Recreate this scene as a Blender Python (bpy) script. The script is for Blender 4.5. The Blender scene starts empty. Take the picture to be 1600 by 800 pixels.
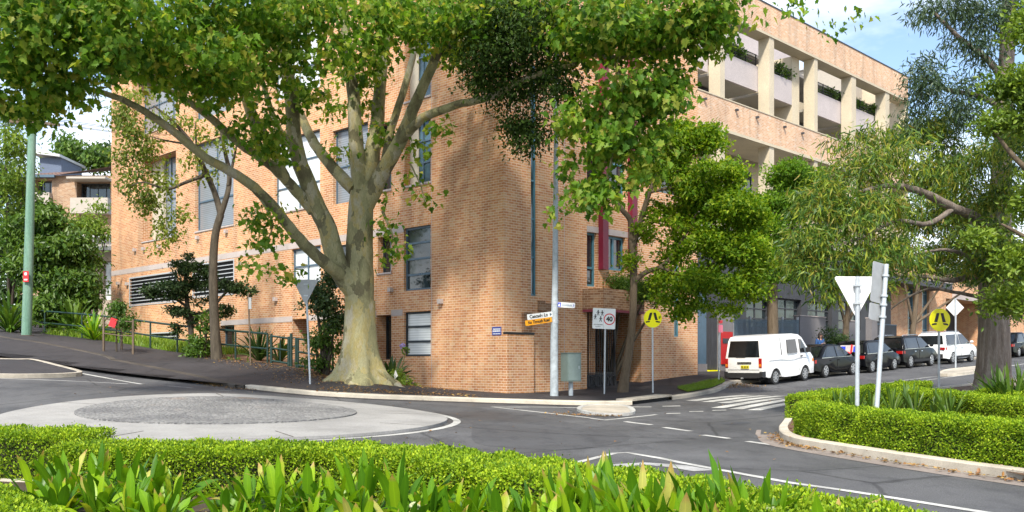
import bpy, bmesh, math, random
import numpy as np
from mathutils import Vector, Matrix
random.seed(7); RNG = np.random.default_rng(11)
SC = bpy.context.scene
COL = SC.collection
F = 1525.0; HY = 570.0; CZ = 1.48          # focal length in photo pixels, horizon row, eye height
R = math.radians
def P(px, py, Y):
    return Vector(((px-800)/F*Y, Y, (HY-py)/F*Y + CZ))

# ------------------------------------------------------------------ terrain
CTRL = [(0,527,42.5),(60,536,40.5),(160,557,37.5),(285,585,33.5),(383,602,31),(511,614,29.8),(662,620,30),(800,625,30.3),
 (866,626,30),(990,627.5,30),(1048,620,31.5),(1134,601,37.5),
 (345,690,17.5),(345,617,26.7),(0,645,22),(706,662,21.7),(0,585,30),
 (445,575,36.5),(235,548,41.6),(70,526,47),(485,607,30.4),(565,598,31.8),
 (640,610,35.4),(1002,602,37.4),(1090,589,40.2),
 (1220,682,19),(1397,722,14.5),(1600,752,12.3),(1450,613,27),(1600,594,33),(1259,615,33),(1528,579,45),
 (980,707,16.5),(1319,766,11.5),(1531,800,9.8),
 (1216,602,38.5),(1289,591,41.35),(1362,583.5,44.6),(1421,576,47.7),(1487,569.5,51.6),(1517,566,53.7),(960,660,24)]
_c = [((px-800)/F*Y, Y, (HY-py)/F*Y+CZ) for px,py,Y in CTRL]
_c += [(0,0,0),(6,2,0),(-6,2,.05),(-9,9,.1),(0,9,0),(7,6,0),(-60,30,3.2),(60,30,.9),(60,-20,0),(-60,-20,.3),(0,-20,0),
       (-45,75,6.0),(0,80,3.2),(40,80,3.4),(60,80,4.0),(-60,80,6.5)]
_c = np.array(_c)
def _U(r2): return np.where(r2 > 1e-9, .5*r2*np.log(np.maximum(r2, 1e-9)), 0)
def _fit():
    n = len(_c); d = _c[:,None,:2]-_c[None,:,:2]
    K = _U((d**2).sum(-1)) + np.eye(n)*.6
    Pm = np.hstack([np.ones((n,1)), _c[:,:2]])
    A = np.zeros((n+3,n+3)); A[:n,:n]=K; A[:n,n:]=Pm; A[n:,:n]=Pm.T
    return np.linalg.solve(A, np.concatenate([_c[:,2], np.zeros(3)]))
_w = _fit()
def Tn(xy):
    xy = np.asarray(xy, float).reshape(-1,2).copy()
    xy[:,0] = np.clip(xy[:,0], -60, 60); xy[:,1] = np.clip(xy[:,1], -20, 80)
    d = xy[:,None,:]-_c[None,:,:2]
    return _U((d**2).sum(-1)) @ _w[:-3] + _w[-3] + xy @ _w[-2:]
def T(x, y): return float(Tn([(x,y)])[0])
_Ys = np.linspace(6, 75, 1400)
def G(px, py, dz=0.0):
    """world point where the line of sight through a photo pixel meets the ground"""
    xs = (px-800)/F*_Ys; zs = (HY-py)/F*_Ys + CZ
    h = zs - (Tn(np.stack([xs,_Ys],1)) + dz)
    i = np.where((h[:-1] > 0) & (h[1:] <= 0))[0]
    if len(i):
        i = i[0]; t = h[i]/(h[i]-h[i+1]); Y = _Ys[i]+t*(_Ys[i+1]-_Ys[i])
    else:
        Y = _Ys[int(np.argmin(np.abs(h)))]
    return Vector(((px-800)/F*Y, Y, T((px-800)/F*Y, Y)))
def on_ground(px, Y, dz=0.0):
    x = (px-800)/F*Y
    return Vector((x, Y, T(x,Y)+dz))

# ------------------------------------------------------------------ scene helpers
def tag(o, label=None, cat=None, group=None, kind=None):
    if label: o['label'] = label
    if cat: o['category'] = cat
    if group: o['group'] = group
    if kind: o['kind'] = kind
    return o
def thing(name, label, cat, loc=(0,0,0), group=None, rotz=0.0):
    o = bpy.data.objects.new(name, None); COL.objects.link(o)
    o.location = loc; o.rotation_euler = (0,0,rotz); o.empty_display_size = .2
    return tag(o, label, cat, group)
def copy_tree(o, parent=None):
    c = o.copy(); COL.objects.link(c)
    if parent: c.parent = parent
    for ch in list(o.children): copy_tree(ch, c)
    return c
def base_of(parent):
    return Vector(parent.location) if parent is not None else Vector((0,0,0))
def abs_base(parent):
    b = Vector((0,0,0))
    while parent is not None:
        b += Vector(parent.location); parent = parent.parent
    return b
def link(name, me, mats, parent=None):
    if not isinstance(mats, (list,tuple)): mats = [mats]
    for m in mats: me.materials.append(m)
    o = bpy.data.objects.new(name, me); COL.objects.link(o)
    if parent is not None: o.parent = parent
    return o

class MB:
    """collects shapes (world coordinates unless built local) into one mesh"""
    def __init__(s): s.v=[]; s.f=[]; s.uv=[]; s.mi=[]; s.sm=[]; s.m=0; s.smooth=False
    def add(s, vs, fs, uvs=None):
        n=len(s.v); s.v += [tuple(v) for v in vs]
        for i,f in enumerate(fs):
            s.f.append([n+j for j in f]); s.mi.append(s.m); s.sm.append(s.smooth)
            s.uv.append(uvs[i] if uvs else None)
    def quad(s, a,b,c,d, uv=None): s.add([a,b,c,d], [(0,1,2,3)], [uv] if uv else None)
    def hexa(s, p):            # 8 points: bottom 4 ccw, top 4
        s.add(p, [(3,2,1,0),(4,5,6,7),(0,1,5,4),(1,2,6,5),(2,3,7,6),(3,0,4,7)])
    def box(s, c, size, M=None):
        x,y,z=[q/2 for q in size]; c=Vector(c)
        ps=[Vector(q) for q in ((-x,-y,-z),(x,-y,-z),(x,y,-z),(-x,y,-z),(-x,-y,z),(x,-y,z),(x,y,z),(-x,y,z))]
        if M is not None: ps=[M@q for q in ps]
        s.hexa([c+q for q in ps])
    def fbox(s, fr, u0,u1,z0,z1,d0,d1):   # box in a facade frame, d outward, with metre uvs
        p=[fr.p(u0,z0,d1),fr.p(u1,z0,d1),fr.p(u1,z0,d0),fr.p(u0,z0,d0),fr.p(u0,z1,d1),fr.p(u1,z1,d1),fr.p(u1,z1,d0),fr.p(u0,z1,d0)]
        fs=[(3,2,1,0),(4,5,6,7),(0,1,5,4),(1,2,6,5),(2,3,7,6),(3,0,4,7)]
        uu=[u0,u1,u1,u0]*2; zz=[z0]*4+[z1]*4; dd=[d1,d1,d0,d0]*2
        ax=['z','z','u','d','u','d']; uvs=[]
        for f,a in zip(fs,ax):
            uvs.append([(uu[i],dd[i]) if a=='z' else ((uu[i],zz[i]) if a=='u' else (dd[i]+u0,zz[i])) for i in f])
        s.add(p, fs, uvs)
    def tube(s, pts, rad, n=8, cap=True, sm=True):
        pts=[Vector(p) for p in pts]
        if not hasattr(rad,'__len__'): rad=[rad]*len(pts)
        rings=[]; up=None
        for i,p in enumerate(pts):
            d=(pts[min(i+1,len(pts)-1)]-pts[max(i-1,0)])
            d = d.normalized() if d.length>1e-9 else Vector((0,0,1))
            if up is None: up = d.orthogonal().normalized()
            a = up - d*up.dot(d)
            a = a.normalized() if a.length>1e-6 else d.orthogonal().normalized()
            up=a; b=d.cross(a)
            rings.append([p+(a*math.cos(2*math.pi*k/n)+b*math.sin(2*math.pi*k/n))*rad[i] for k in range(n)])
        vs=[v for r in rings for v in r]; fs=[]
        for i in range(len(pts)-1):
            for k in range(n):
                k2=(k+1)%n; fs.append((i*n+k,i*n+k2,(i+1)*n+k2,(i+1)*n+k))
        o=s.smooth; s.smooth=sm; s.add(vs,fs); s.smooth=o
        if cap:
            m=len(pts)-1
            s.add(rings[0],[tuple(reversed(range(n)))]); s.add(rings[m],[tuple(range(n))])
    def cyl(s, a, b, r, n=12): s.tube([a,b],[r,r],n)
    def prism(s, poly, M, t):      # poly in local xy, extruded +-t/2 along local z, matrix M
        n=len(poly)
        a=[M@Vector((x,y,t/2)) for x,y in poly]; b=[M@Vector((x,y,-t/2)) for x,y in poly]
        s.add(a+b, [tuple(range(n)), tuple(reversed(range(n,2*n)))]+[((i+1)%n,i,n+i,n+(i+1)%n) for i in range(n)])
    def ball(s, c, rx, ry=None, rz=None, nu=12, nv=8):
        ry=ry or rx; rz=rz or rx; c=Vector(c); vs=[]; fs=[]
        for j in range(nv+1):
            th=math.pi*j/nv
            for i in range(nu):
                ph=2*math.pi*i/nu
                vs.append(c+Vector((rx*math.sin(th)*math.cos(ph),ry*math.sin(th)*math.sin(ph),rz*math.cos(th))))
        for j in range(nv):
            for i in range(nu):
                i2=(i+1)%nu; fs.append((j*nu+i,(j+1)*nu+i,(j+1)*nu+i2,j*nu+i2))
        o=s.smooth; s.smooth=True; s.add(vs,fs); s.smooth=o
    def build(s, name, mats, parent=None, local=False, merge=False):
        me=bpy.data.meshes.new(name)
        b=Vector((0,0,0)) if local else abs_base(parent)
        me.from_pydata([(v[0]-b[0],v[1]-b[1],v[2]-b[2]) for v in s.v],[],s.f)
        me.polygons.foreach_set('material_index', s.mi); me.polygons.foreach_set('use_smooth', s.sm)
        if any(u is not None for u in s.uv):
            ul=me.uv_layers.new(name='UVMap'); arr=[]
            for f,u in zip(s.f,s.uv):
                arr += [c for q in (u if u is not None else [(0,0)]*len(f)) for c in q]
            ul.data.foreach_set('uv', arr)
        me.validate(); me.update()
        return link(name, me, mats, parent)

class Frame:
    def __init__(s, o, ud, n): s.o=Vector((o[0],o[1],0)); s.u=Vector((ud[0],ud[1],0)).normalized(); s.n=Vector((n[0],n[1],0)).normalized()
    def p(s,u,z,d=0): return s.o+s.u*u+s.n*d+Vector((0,0,z))
    def upx(s,px,d=0):
        k=(px-800)/F; o=s.o+s.n*d
        return (k*o.y-o.x)/(s.u.x-k*s.u.y)
    def zpx(s,u,py,d=0): return (HY-py)/F*(s.o+s.u*u+s.n*d).y+CZ
    def shift(s,d): f=Frame((0,0),s.u,s.n); f.o=s.o+s.n*d; return f
    def mat(s,u,z,d): # local x = u, local y = up, local z = outward (or inward for left-handed frames)
        m=Matrix((s.u, Vector((0,0,1)), s.u.cross(Vector((0,0,1))))).transposed().to_4x4(); m.translation=s.p(u,z,d); return m

def wall_holes(mb, fr, u0,u1,z0,z1, holes, depth=.18, d=0.0):
    us=sorted({u0,u1,*[q for h in holes for q in h[:2] if u0<q<u1]}); zs=sorted({z0,z1,*[q for h in holes for q in h[2:4] if z0<q<z1]})
    for a,b in zip(us[:-1],us[1:]):
        for c,e in zip(zs[:-1],zs[1:]):
            mu=(a+b)/2; mz=(c+e)/2
            if any(h[0]<mu<h[1] and h[2]<mz<h[3] for h in holes): continue
            mb.quad(fr.p(a,c,d),fr.p(b,c,d),fr.p(b,e,d),fr.p(a,e,d),[(a,c),(b,c),(b,e),(a,e)])
    for h in holes:
        a,b,c,e=h[:4]; q=-(h[4] if len(h)>4 else depth)+d
        for (p0,p1) in (((a,c),(a,e)),((b,c),(b,e)),((a,c),(b,c)),((a,e),(b,e))):
            mb.quad(fr.p(*p0,d),fr.p(*p1,d),fr.p(*p1,q),fr.p(*p0,q),[(p0[0],p0[1]),(p1[0],p1[1]),(p1[0]+(-q if p0[0]==p1[0] else 0),p1[1]+(-q if p0[1]==p1[1] else 0)),(p0[0]+(-q if p0[0]==p1[0] else 0),p0[1]+(-q if p0[1]==p1[1] else 0))])

def window(parent, fr, u0,u1,z0,z1, glass, frame_m, depth=.12, nx=1, nz=1, bar=.05, zsplit=None, name='window'):
    f=MB(); d0=-depth-.06; d1=-depth
    u0,u1=min(u0,u1),max(u0,u1)
    f.fbox(fr,u0,u0+bar,z0,z1,d0,d1); f.fbox(fr,u1-bar,u1,z0,z1,d0,d1)
    f.fbox(fr,u0+bar,u1-bar,z0,z0+bar,d0,d1); f.fbox(fr,u0+bar,u1-bar,z1-bar,z1,d0,d1)
    for i in range(1,nx):
        c=u0+(u1-u0)*i/nx; f.fbox(fr,c-bar/2,c+bar/2,z0+bar,z1-bar,d0,d1-.004)
    zz = zsplit if zsplit is not None else [i/nz for i in range(1,nz)]
    for q in zz:
        c=z0+(z1-z0)*q; f.fbox(fr,u0+bar,u1-bar,c-bar/2,c+bar/2,d0,d1-.002)
    o=f.build(name, frame_m, parent)
    g=MB(); g.quad(fr.p(u0+.01,z0+.01,d0+.015),fr.p(u1-.01,z0+.01,d0+.015),fr.p(u1-.01,z1-.01,d0+.015),fr.p(u0+.01,z1-.01,d0+.015),[(u0,z0),(u1,z0),(u1,z1),(u0,z1)])
    g.build('pane', glass, o)
    return o

def resample(pts, step, closed=False):
    pts=[Vector(p[:2]) for p in pts]
    if closed: pts=pts+[pts[0]]
    out=[]
    for a,b in zip(pts[:-1],pts[1:]):
        n=max(1,int(math.ceil((b-a).length/step)))
        out += [a+(b-a)*i/n for i in range(n)]
    if not closed: out.append(pts[-1])
    return out
def smooth_line(pts, n=8, closed=False):
    pts=[Vector(p[:2]) for p in pts]; out=[]; m=len(pts)
    rng = range(m) if closed else range(m-1)
    for i in rng:
        p0=pts[i-1] if (i>0 or closed) else pts[0]; p1=pts[i]; p2=pts[(i+1)%m]; p3=pts[(i+2)%m] if (closed or i+2<m) else p2
        for k in range(n):
            t=k/n
            out.append(.5*((2*p1)+(p2-p0)*t+(2*p0-5*p1+4*p2-p3)*t*t+(3*p1-p0-3*p2+p3)*t**3))
    if not closed: out.append(pts[-1])
    return out
def offset_line(pts, d):     # to the left of travel
    out=[]
    for i,p in enumerate(pts):
        a=pts[max(i-1,0)]; b=pts[min(i+1,len(pts)-1)]
        t=(b-a).normalized(); out.append(Vector((p.x-t.y*d, p.y+t.x*d)))
    return out
def drape(name, poly, dz, mat, step=1.0, skirt=0.0, parent=None, kind='structure', label=None, cat=None):
    bm=bmesh.new(); vs=[bm.verts.new((p[0],p[1],0)) for p in poly]
    f=bm.faces.new(vs); bmesh.ops.triangulate(bm, faces=[f])
    xs=[p[0] for p in poly]; ys=[p[1] for p in poly]
    if step:
        for ax,(lo,hi) in enumerate(((min(xs),max(xs)),(min(ys),max(ys)))):
            k=math.ceil(lo/step)
            while k*step<hi:
                co=[0,0,0]; co[ax]=k*step; no=[0,0,0]; no[ax]=1
                bmesh.ops.bisect_plane(bm, geom=bm.verts[:]+bm.edges[:]+bm.faces[:], plane_co=co, plane_no=no, dist=1e-5); k+=1
    bmesh.ops.triangulate(bm, faces=bm.faces[:])
    zs=Tn([(v.co.x,v.co.y) for v in bm.verts])
    for v,z in zip(bm.verts,zs): v.co.z=z+dz
    bmesh.ops.recalc_face_normals(bm, faces=bm.faces[:])
    if sum(f.normal.z for f in bm.faces)<0: bmesh.ops.reverse_faces(bm, faces=bm.faces[:])
    if skirt:
        be=[e for e in bm.edges if e.is_boundary]
        r=bmesh.ops.extrude_edge_only(bm, edges=be)
        for v in [g for g in r['geom'] if isinstance(g,bmesh.types.BMVert)]: v.co.z-=skirt
    me=bpy.data.meshes.new(name); bm.to_mesh(me); bm.free()
    o=link(name, me, mat, parent); 
    if kind: o['kind']=kind
    if label: tag(o,label,cat)
    return o
def ribbon(name, pts, w, dz, mat, kind='structure', step=.5):
    pts=resample(pts, step); n=len(pts)
    a=offset_line(pts, w/2); b=offset_line(pts, -w/2)
    za=Tn(a); zb=Tn(b); mb=MB()
    for i in range(n-1):
        mb.quad((b[i].x,b[i].y,zb[i]+dz),(b[i+1].x,b[i+1].y,zb[i+1]+dz),(a[i+1].x,a[i+1].y,za[i+1]+dz),(a[i].x,a[i].y,za[i]+dz))
    o=mb.build(name, mat)
    if kind: o['kind']=kind
    return o
def kerb(name, pts, w, h, mat, side=1, low=None, step=.4):
    """raised stone edge along pts, its top w wide to the given side"""
    pts=resample(pts, step); inn=offset_line(pts, side*w); n=len(pts)
    zo=Tn(pts); zi=Tn(inn); mb=MB(); c=.02
    chf=offset_line(pts, side*c)
    for i in range(n-1):
        def q(l,z,j,e): return (l[j].x,l[j].y,z[j]+e)
        j=i+1
        fs=[(q(pts,zo,i,-.2),q(pts,zo,j,-.2),q(pts,zo,j,h-c),q(pts,zo,i,h-c)),
            (q(pts,zo,i,h-c),q(pts,zo,j,h-c),q(chf,zo,j,h),q(chf,zo,i,h)),
            (q(chf,zo,i,h),q(chf,zo,j,h),q(inn,zi,j,h),q(inn,zi,i,h)),
            (q(inn,zi,i,h),q(inn,zi,j,h),q(inn,zi,j,-.2),q(inn,zi,i,-.2))]
        for f in fs: mb.quad(*(f if side<0 else reversed(f)))
    o=mb.build(name, mat); o['kind']='structure'
    return o

# ------------------------------------------------------------------ leaves
def T_oval(w=.45, fold=.12):
    return np.array([(0,0,0),(.35,w/2,fold),(.35,-w/2,fold),(.75,w*.38,fold*.8),(.75,-w*.38,fold*.8),(1,0,0),(.5,0,0)]), [(0,6,1),(0,2,6),(6,3,1),(6,2,4),(6,5,3),(6,4,5)]
def T_quad(w=.5, fold=.12):
    return np.array([(0,0,0),(.5,w/2,fold),(.5,-w/2,fold),(1,0,0)]), [(0,3,1),(0,2,3)]
def T_narrow(w=.14):
    return np.array([(0,0,0),(.3,w/2,.02),(.3,-w/2,.02),(.7,w*.35,-.05),(.7,-w*.35,-.05),(1,0,-.16)]), [(0,2,1),(1,2,4),(1,4,3),(3,4,5)]
def T_lobed():
    half=[(.02,.0),(.0,.12),(-.02,.32),(.16,.26),(.30,.50),(.44,.30),(.56,.36),(.60,.17),(.78,.16),(1.0,0)]
    vs=[(.18,0,0)]
    out=[(x,y,abs(y)*.28-.10*x*x) for x,y in half]+[(x,-y,abs(y)*.28-.10*x*x) for x,y in half[-2:0:-1]]
    vs+=out; n=len(out)
    return np.array(vs), [(0,1+(i+1)%n,1+i) for i in range(n)]
def unit(a): return a/np.maximum(np.linalg.norm(a,axis=1,keepdims=True),1e-9)
def raw_mesh(name, verts, tris, mats, parent, smooth=False):
    b=abs_base(parent); verts=verts-np.array(b)[None]
    me=bpy.data.meshes.new(name); nv=len(verts); nf=len(tris)
    me.vertices.add(nv); me.vertices.foreach_set('co', verts.astype(np.float32).ravel())
    me.loops.add(nf*3); me.loops.foreach_set('vertex_index', tris.astype(np.int32).ravel())
    me.polygons.add(nf); me.polygons.foreach_set('loop_start', np.arange(0,nf*3,3,dtype=np.int32)); me.polygons.foreach_set('loop_total', np.full(nf,3,np.int32))
    me.polygons.foreach_set('use_smooth', np.full(nf,smooth))
    me.update(calc_edges=True)
    return link(name, me, mats, parent)
def leaves(name, pos, d, n, size, tmpl, mat, parent):
    tv,tf=tmpl; d=unit(d); s=unit(np.cross(n,d)); n=np.cross(d,s); N=len(pos); k=len(tv)
    v=pos[:,None,:]+size[:,None,None]*(tv[None,:,0:1]*d[:,None,:]+tv[None,:,1:2]*s[:,None,:]+tv[None,:,2:3]*n[:,None,:])
    tf=np.array(tf); tris=(np.arange(N)[:,None,None]*k+tf[None]).reshape(-1,3)
    return raw_mesh(name, v.reshape(-1,3), tris, mat, parent)
def clump_points(clumps, per=9, spread=.28, shell=.55, sub=7, subr=.42, flat=.75):
    """each clump is a handful of leafy boughs; each bough carries sprigs on its outer and upper side, several leaves to a sprig"""
    P_=[]; C_=[]
    for (c,rad,n) in clumps:
        c=np.array(c); rad=np.array(rad); k=max(2,int(sub*min(1.6,max(.5,n/1000.)))) if n>150 else 2
        g=unit(RNG.normal(size=(k,3)))*(RNG.random((k,1))**(1/2.2))*.72
        bc=c+g*rad; br=subr*(.75+.5*RNG.random(k))
        ns=max(1,int(n/per)); b=RNG.choice(k,ns,p=br**2/np.sum(br**2))
        d=unit(RNG.normal(size=(ns,3))+np.array([0,0,.35])); r=np.where(RNG.random(ns)<shell,.75+.3*RNG.random(ns),RNG.random(ns)**(1/3.))
        sp=bc[b]+d*(r*br[b])[:,None]*rad*np.array([1.1,1.1,flat])
        q=RNG.poisson(per,ns)+1; idx=np.repeat(np.arange(ns),q)
        p=sp[idx]+RNG.normal(size=(len(idx),3))*spread*np.array([1,1,.7])
        P_.append(p); C_.append(bc[b][idx]*.7+c*.3)
    return np.concatenate(P_), np.concatenate(C_)
def leaf_dirs(pos, cen, mode):
    N=len(pos); rnd=RNG.normal(size=(N,3)); out=unit(pos-cen+1e-6)
    if mode=='hang':
        d=unit(np.array([0,0,-.85])[None]+rnd*.62+out*.35); n=unit(np.cross(d,RNG.normal(size=(N,3))))
    elif mode=='droop':
        d=unit(rnd*.75+out*.25+np.array([0,0,-.75])[None]); n=unit(np.array([0,-.15,.55])[None]+out*.75+RNG.normal(size=(N,3))*.5)
    else:
        d=unit(rnd+out*.6+np.array([0,0,.1])[None]); n=unit(np.array([0,0,.8])[None]+out*.6+RNG.normal(size=(N,3))*.5)
    n=n-d*(n*d).sum(1,keepdims=True); bad=np.linalg.norm(n,axis=1)<.05
    n[bad]=np.cross(d[bad],np.array([.3,.5,.8])); return d,unit(n)
def pxclump(q):
    px,py,rx,ry,Y,rY,n=q; c=P(px,py,Y); return (tuple(c),(rx/F*Y,rY,ry/F*Y),n)
def crown(name, clumps, size, tmpl, mat, parent, mode='up', per=9, spread=.28, shell=.55, sub=7, subr=.42, flat=.75):
    pos,cen=clump_points([pxclump(c) for c in clumps], per, spread, shell, sub, subr, flat)
    d,n=leaf_dirs(pos,cen,mode)
    sz=size*(.5+.75*RNG.random(len(pos)))
    return leaves(name,pos,d,n,sz,tmpl,mat,parent)
def limbs(name, lst, mat, parent, n=10, wob=.0, foot=None):
    mb=MB(); mb.smooth=True
    if foot: fluted_base(mb,*foot)
    for pts,radii in lst:
        v=[p if isinstance(p,Vector) else P(*p) for p in pts]
        # smooth resample
        out=[];rr=[]; m=len(v)
        for i in range(m-1):
            p0=v[max(i-1,0)];p1=v[i];p2=v[i+1];p3=v[min(i+2,m-1)]
            for k in range(5):
                t=k/5; q=.5*((2*p1)+(p2-p0)*t+(2*p0-5*p1+4*p2-p3)*t*t+(3*p1-p0-3*p2+p3)*t**3)
                if wob: q=q+Vector((random.uniform(-1,1),random.uniform(-1,1),random.uniform(-1,1)))*wob
                out.append(q); rr.append(radii[i]+(radii[i+1]-radii[i])*t)
        out.append(v[-1]); rr.append(radii[-1])
        mb.tube(out,rr,n)
    return mb.build(name, mat, parent)
# ------------------------------------------------------------------ materials
class NT:
    def __init__(s,name):
        s.m=bpy.data.materials.new(name); s.m.use_nodes=True; s.t=s.m.node_tree; s.t.nodes.clear()
        s.out=s.t.nodes.new('ShaderNodeOutputMaterial')
    def n(s,typ,**kw):
        o=s.t.nodes.new('ShaderNode'+typ)
        for k,v in kw.items():
            if k in o.inputs: o.inputs[k].default_value=v
            else: setattr(o,k,v)
        return o
    def l(s,a,b): s.t.links.new(a,b)
    def bsdf(s,color=(.5,.5,.5),rough=.6,metal=0.0,spec=.5,**kw):
        b=s.n('BsdfPrincipled'); b.inputs['Roughness'].default_value=rough; b.inputs['Metallic'].default_value=metal
        b.inputs['Specular IOR Level'].default_value=spec
        if hasattr(color,'is_linked') or hasattr(color,'links'): s.l(color,b.inputs['Base Color'])
        else: b.inputs['Base Color'].default_value=(*color,1)
        s.l(b.outputs[0],s.out.inputs[0]); return b
    def ramp(s,fac,stops,interp='LINEAR'):
        r=s.n('ValToRGB'); r.color_ramp.interpolation=interp; e=r.color_ramp.elements
        while len(e)<len(stops): e.new(.5)
        for q,(p,c) in zip(e,stops): q.position=p; q.color=(*c,1) if len(c)==3 else c
        s.l(fac,r.inputs[0]); return r.outputs[0]
    def noise(s,scale,detail=4,rough=.55,vec=None,out='Fac',dim=None):
        k=s.n('TexNoise'); k.inputs['Scale'].default_value=scale; k.inputs['Detail'].default_value=detail; k.inputs['Roughness'].default_value=rough
        if vec is not None: s.l(vec,k.inputs['Vector'])
        return k.outputs[out]
    def mix(s,fac,a,b,mode='MIX'):
        k=s.n('Mix',data_type='RGBA',blend_type=mode)
        for v,i in ((fac,0),(a,6),(b,7)):
            if hasattr(v,'links'): s.l(v,k.inputs[i])
            else: k.inputs[i].default_value = v if i==0 else (*v,1)
        return k.outputs[2]
    def bump(s,b,h,strength=.3,dist=.02):
        k=s.n('Bump'); k.inputs['Strength'].default_value=strength; k.inputs['Distance'].default_value=dist
        s.l(h,k.inputs['Height']); s.l(k.outputs[0],b.inputs['Normal'])
    def pos(s): return s.n('NewGeometry').outputs['Position']
    def scaled(s,vec,sc):
        k=s.n('Mapping'); k.inputs['Scale'].default_value=sc; s.l(vec,k.inputs['Vector']); return k.outputs[0]
def plain(name,c,rough=.6,metal=0.0,spec=.5,var=.12,scale=6.0,bump=0.0):
    m=NT(name); p=m.pos(); f=m.noise(scale,5,.6,p)
    lo=tuple(max(0,q*(1-var)) for q in c); hi=tuple(min(1,q*(1+var)) for q in c)
    b=m.bsdf(m.ramp(f,[(.3,lo),(.7,hi)]),rough,metal,spec)
    if bump: m.bump(b,m.noise(scale*8,4,.6,p),bump,.01)
    return m.m
def leafmat(name,cols,trans=.35,rough=.45,spec=.4,scale=.6,tint=None):
    m=NT(name); g=m.n('NewGeometry'); k=len(cols)
    c=m.ramp(g.outputs['Random Per Island'],[(i/(k-1) if k>1 else 0,q) for i,q in enumerate(cols)])
    big=m.noise(scale,3,.5,g.outputs['Position'])
    c=m.mix(1.0,c,m.ramp(big,[(.3,(.68,.74,.70)),(.7,(1.18,1.12,1.0))]),'MULTIPLY')
    b=m.bsdf(c,rough,0,spec)
    t=m.n('BsdfTranslucent'); tc=m.mix(1.0,c,tint or (1.5,1.45,.6),'MULTIPLY'); m.l(tc,t.inputs[0])
    x=m.n('MixShader'); x.inputs[0].default_value=trans; m.l(b.outputs[0],x.inputs[1]); m.l(t.outputs[0],x.inputs[2]); m.l(x.outputs[0],m.out.inputs[0])
    return m.m
def brickmat(name,c1,c2,mortar,tint=(1,1,1),w=.24,h=.086,ms=.010,c3=None):
    m=NT(name); uv=m.n('UVMap').outputs[0]
    br=m.n('TexBrick'); br.offset=.5
    for k,v in (('Scale',1.0),('Mortar Size',ms),('Mortar Smooth',.15),('Bias',0.0),('Brick Width',w),('Row Height',h)): br.inputs[k].default_value=v
    m.l(uv,br.inputs['Vector'])
    # a second brick pattern with the same joints gives each brick a second random number
    br.inputs['Color1'].default_value=(0,0,0,1); br.inputs['Color2'].default_value=(1,1,1,1); br.inputs['Mortar'].default_value=(.5,.5,.5,1)
    base=m.ramp(br.outputs['Color'],[(0,c1),(.38,c3 or c1),(.62,c2),(.85,tuple(min(1,q*1.0) for q in c2)),(1,(c2[0]*1.02,c2[1]*1.22,c2[2]*1.45))])
    n1=m.noise(.35,4,.6,uv); n2=m.noise(14,3,.6,uv)
    base=m.mix(1.0,base,m.ramp(n1,[(.3,(.74,.73,.74)),(.5,(1,1,1)),(.7,(1.12,1.10,1.06))]),'MULTIPLY')
    stn=m.noise(1.0,5,.6,m.scaled(uv,(1.6,.16,1))); base=m.mix(1.0,base,m.ramp(stn,[(.36,(.70,.69,.70)),(.50,(1,1,1)),(.70,(1.06,1.06,1.08))]),'MULTIPLY')
    base=m.mix(1.0,base,m.ramp(n2,[(.3,(.86,.86,.86)),(.7,(1.1,1.1,1.1))]),'MULTIPLY')
    mo=m.mix(br.outputs['Fac'],base,mortar)
    if tint!=(1,1,1): mo=m.mix(1.0,mo,tint,'MULTIPLY')
    b=m.bsdf(mo,.85,0,.2)
    inv=m.n('Math',operation='SUBTRACT'); inv.inputs[0].default_value=1; m.l(br.outputs['Fac'],inv.inputs[1])
    m.bump(b,inv.outputs[0],.5,.012)
    return m.m
def asphaltmat(name,c,patch=.25,wet=.0,agg=1.0):
    m=NT(name); p=m.pos()
    f=m.noise(60,3,.7,p); g=m.noise(.35,5,.6,p); v=m.n('TexVoronoi'); v.inputs['Scale'].default_value=90; m.l(p,v.inputs['Vector'])
    a=m.ramp(f,[(.35,tuple(q*(1-.35*agg) for q in c)),(.65,tuple(q*(1+.4*agg) for q in c))])
    a=m.mix(1.0,a,m.ramp(g,[(.3,(1-patch,)*3),(.7,(1+patch,)*3)]),'MULTIPLY')
    st=m.noise(2.2,6,.65,m.scaled(p,(1,.35,1))); a=m.mix(1.0,a,m.ramp(st,[(.36,(.74,.74,.76)),(.5,(1,1,1))]),'MULTIPLY'); cr=m.n('TexVoronoi',feature='DISTANCE_TO_EDGE'); cr.inputs['Scale'].default_value=.22; m.l(m.mix(.12,p,m.noise(1.4,5,.7,p,'Color')),cr.inputs['Vector']); a=m.mix(1.0,a,m.ramp(cr.outputs['Distance'],[(0,(.55,)*3),(.004,(.62,)*3),(.007,(1,)*3)]),'MULTIPLY')
    b=m.bsdf(a,.78,0,.35); m.l(m.ramp(g,[(.35,(.62,)*3),(.65,(.9,)*3)]),b.inputs['Roughness'])
    m.bump(b,f,.5,.01); return m.m
def concmat(name,c,scale=1.0,stain=.3,rough=.85):
    m=NT(name); p=m.pos(); g=m.noise(1.1*scale,6,.65,p); f=m.noise(45*scale,3,.7,p)
    a=m.ramp(g,[(.3,tuple(q*(1-stain) for q in c)),(.55,c),(.75,tuple(min(1,q*1.15) for q in c))])
    a=m.mix(1.0,a,m.ramp(f,[(.3,(.82,)*3),(.7,(1.12,)*3)]),'MULTIPLY')
    b=m.bsdf(a,rough,0,.3); m.bump(b,f,.35,.008); return m.m
def glassmat(name,c=(.02,.03,.035),rough=.06,var=.6,scale=1.2):
    m=NT(name); p=m.pos(); g=m.noise(scale,3,.5,p)
    b=m.bsdf(m.ramp(g,[(.35,tuple(q*(1-var) for q in c)),(.65,tuple(q*(1+var) for q in c))]),rough,0,.9)
    n=m.noise(.7,2,.5,p); m.bump(b,n,.04,.3); return m.m
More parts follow.
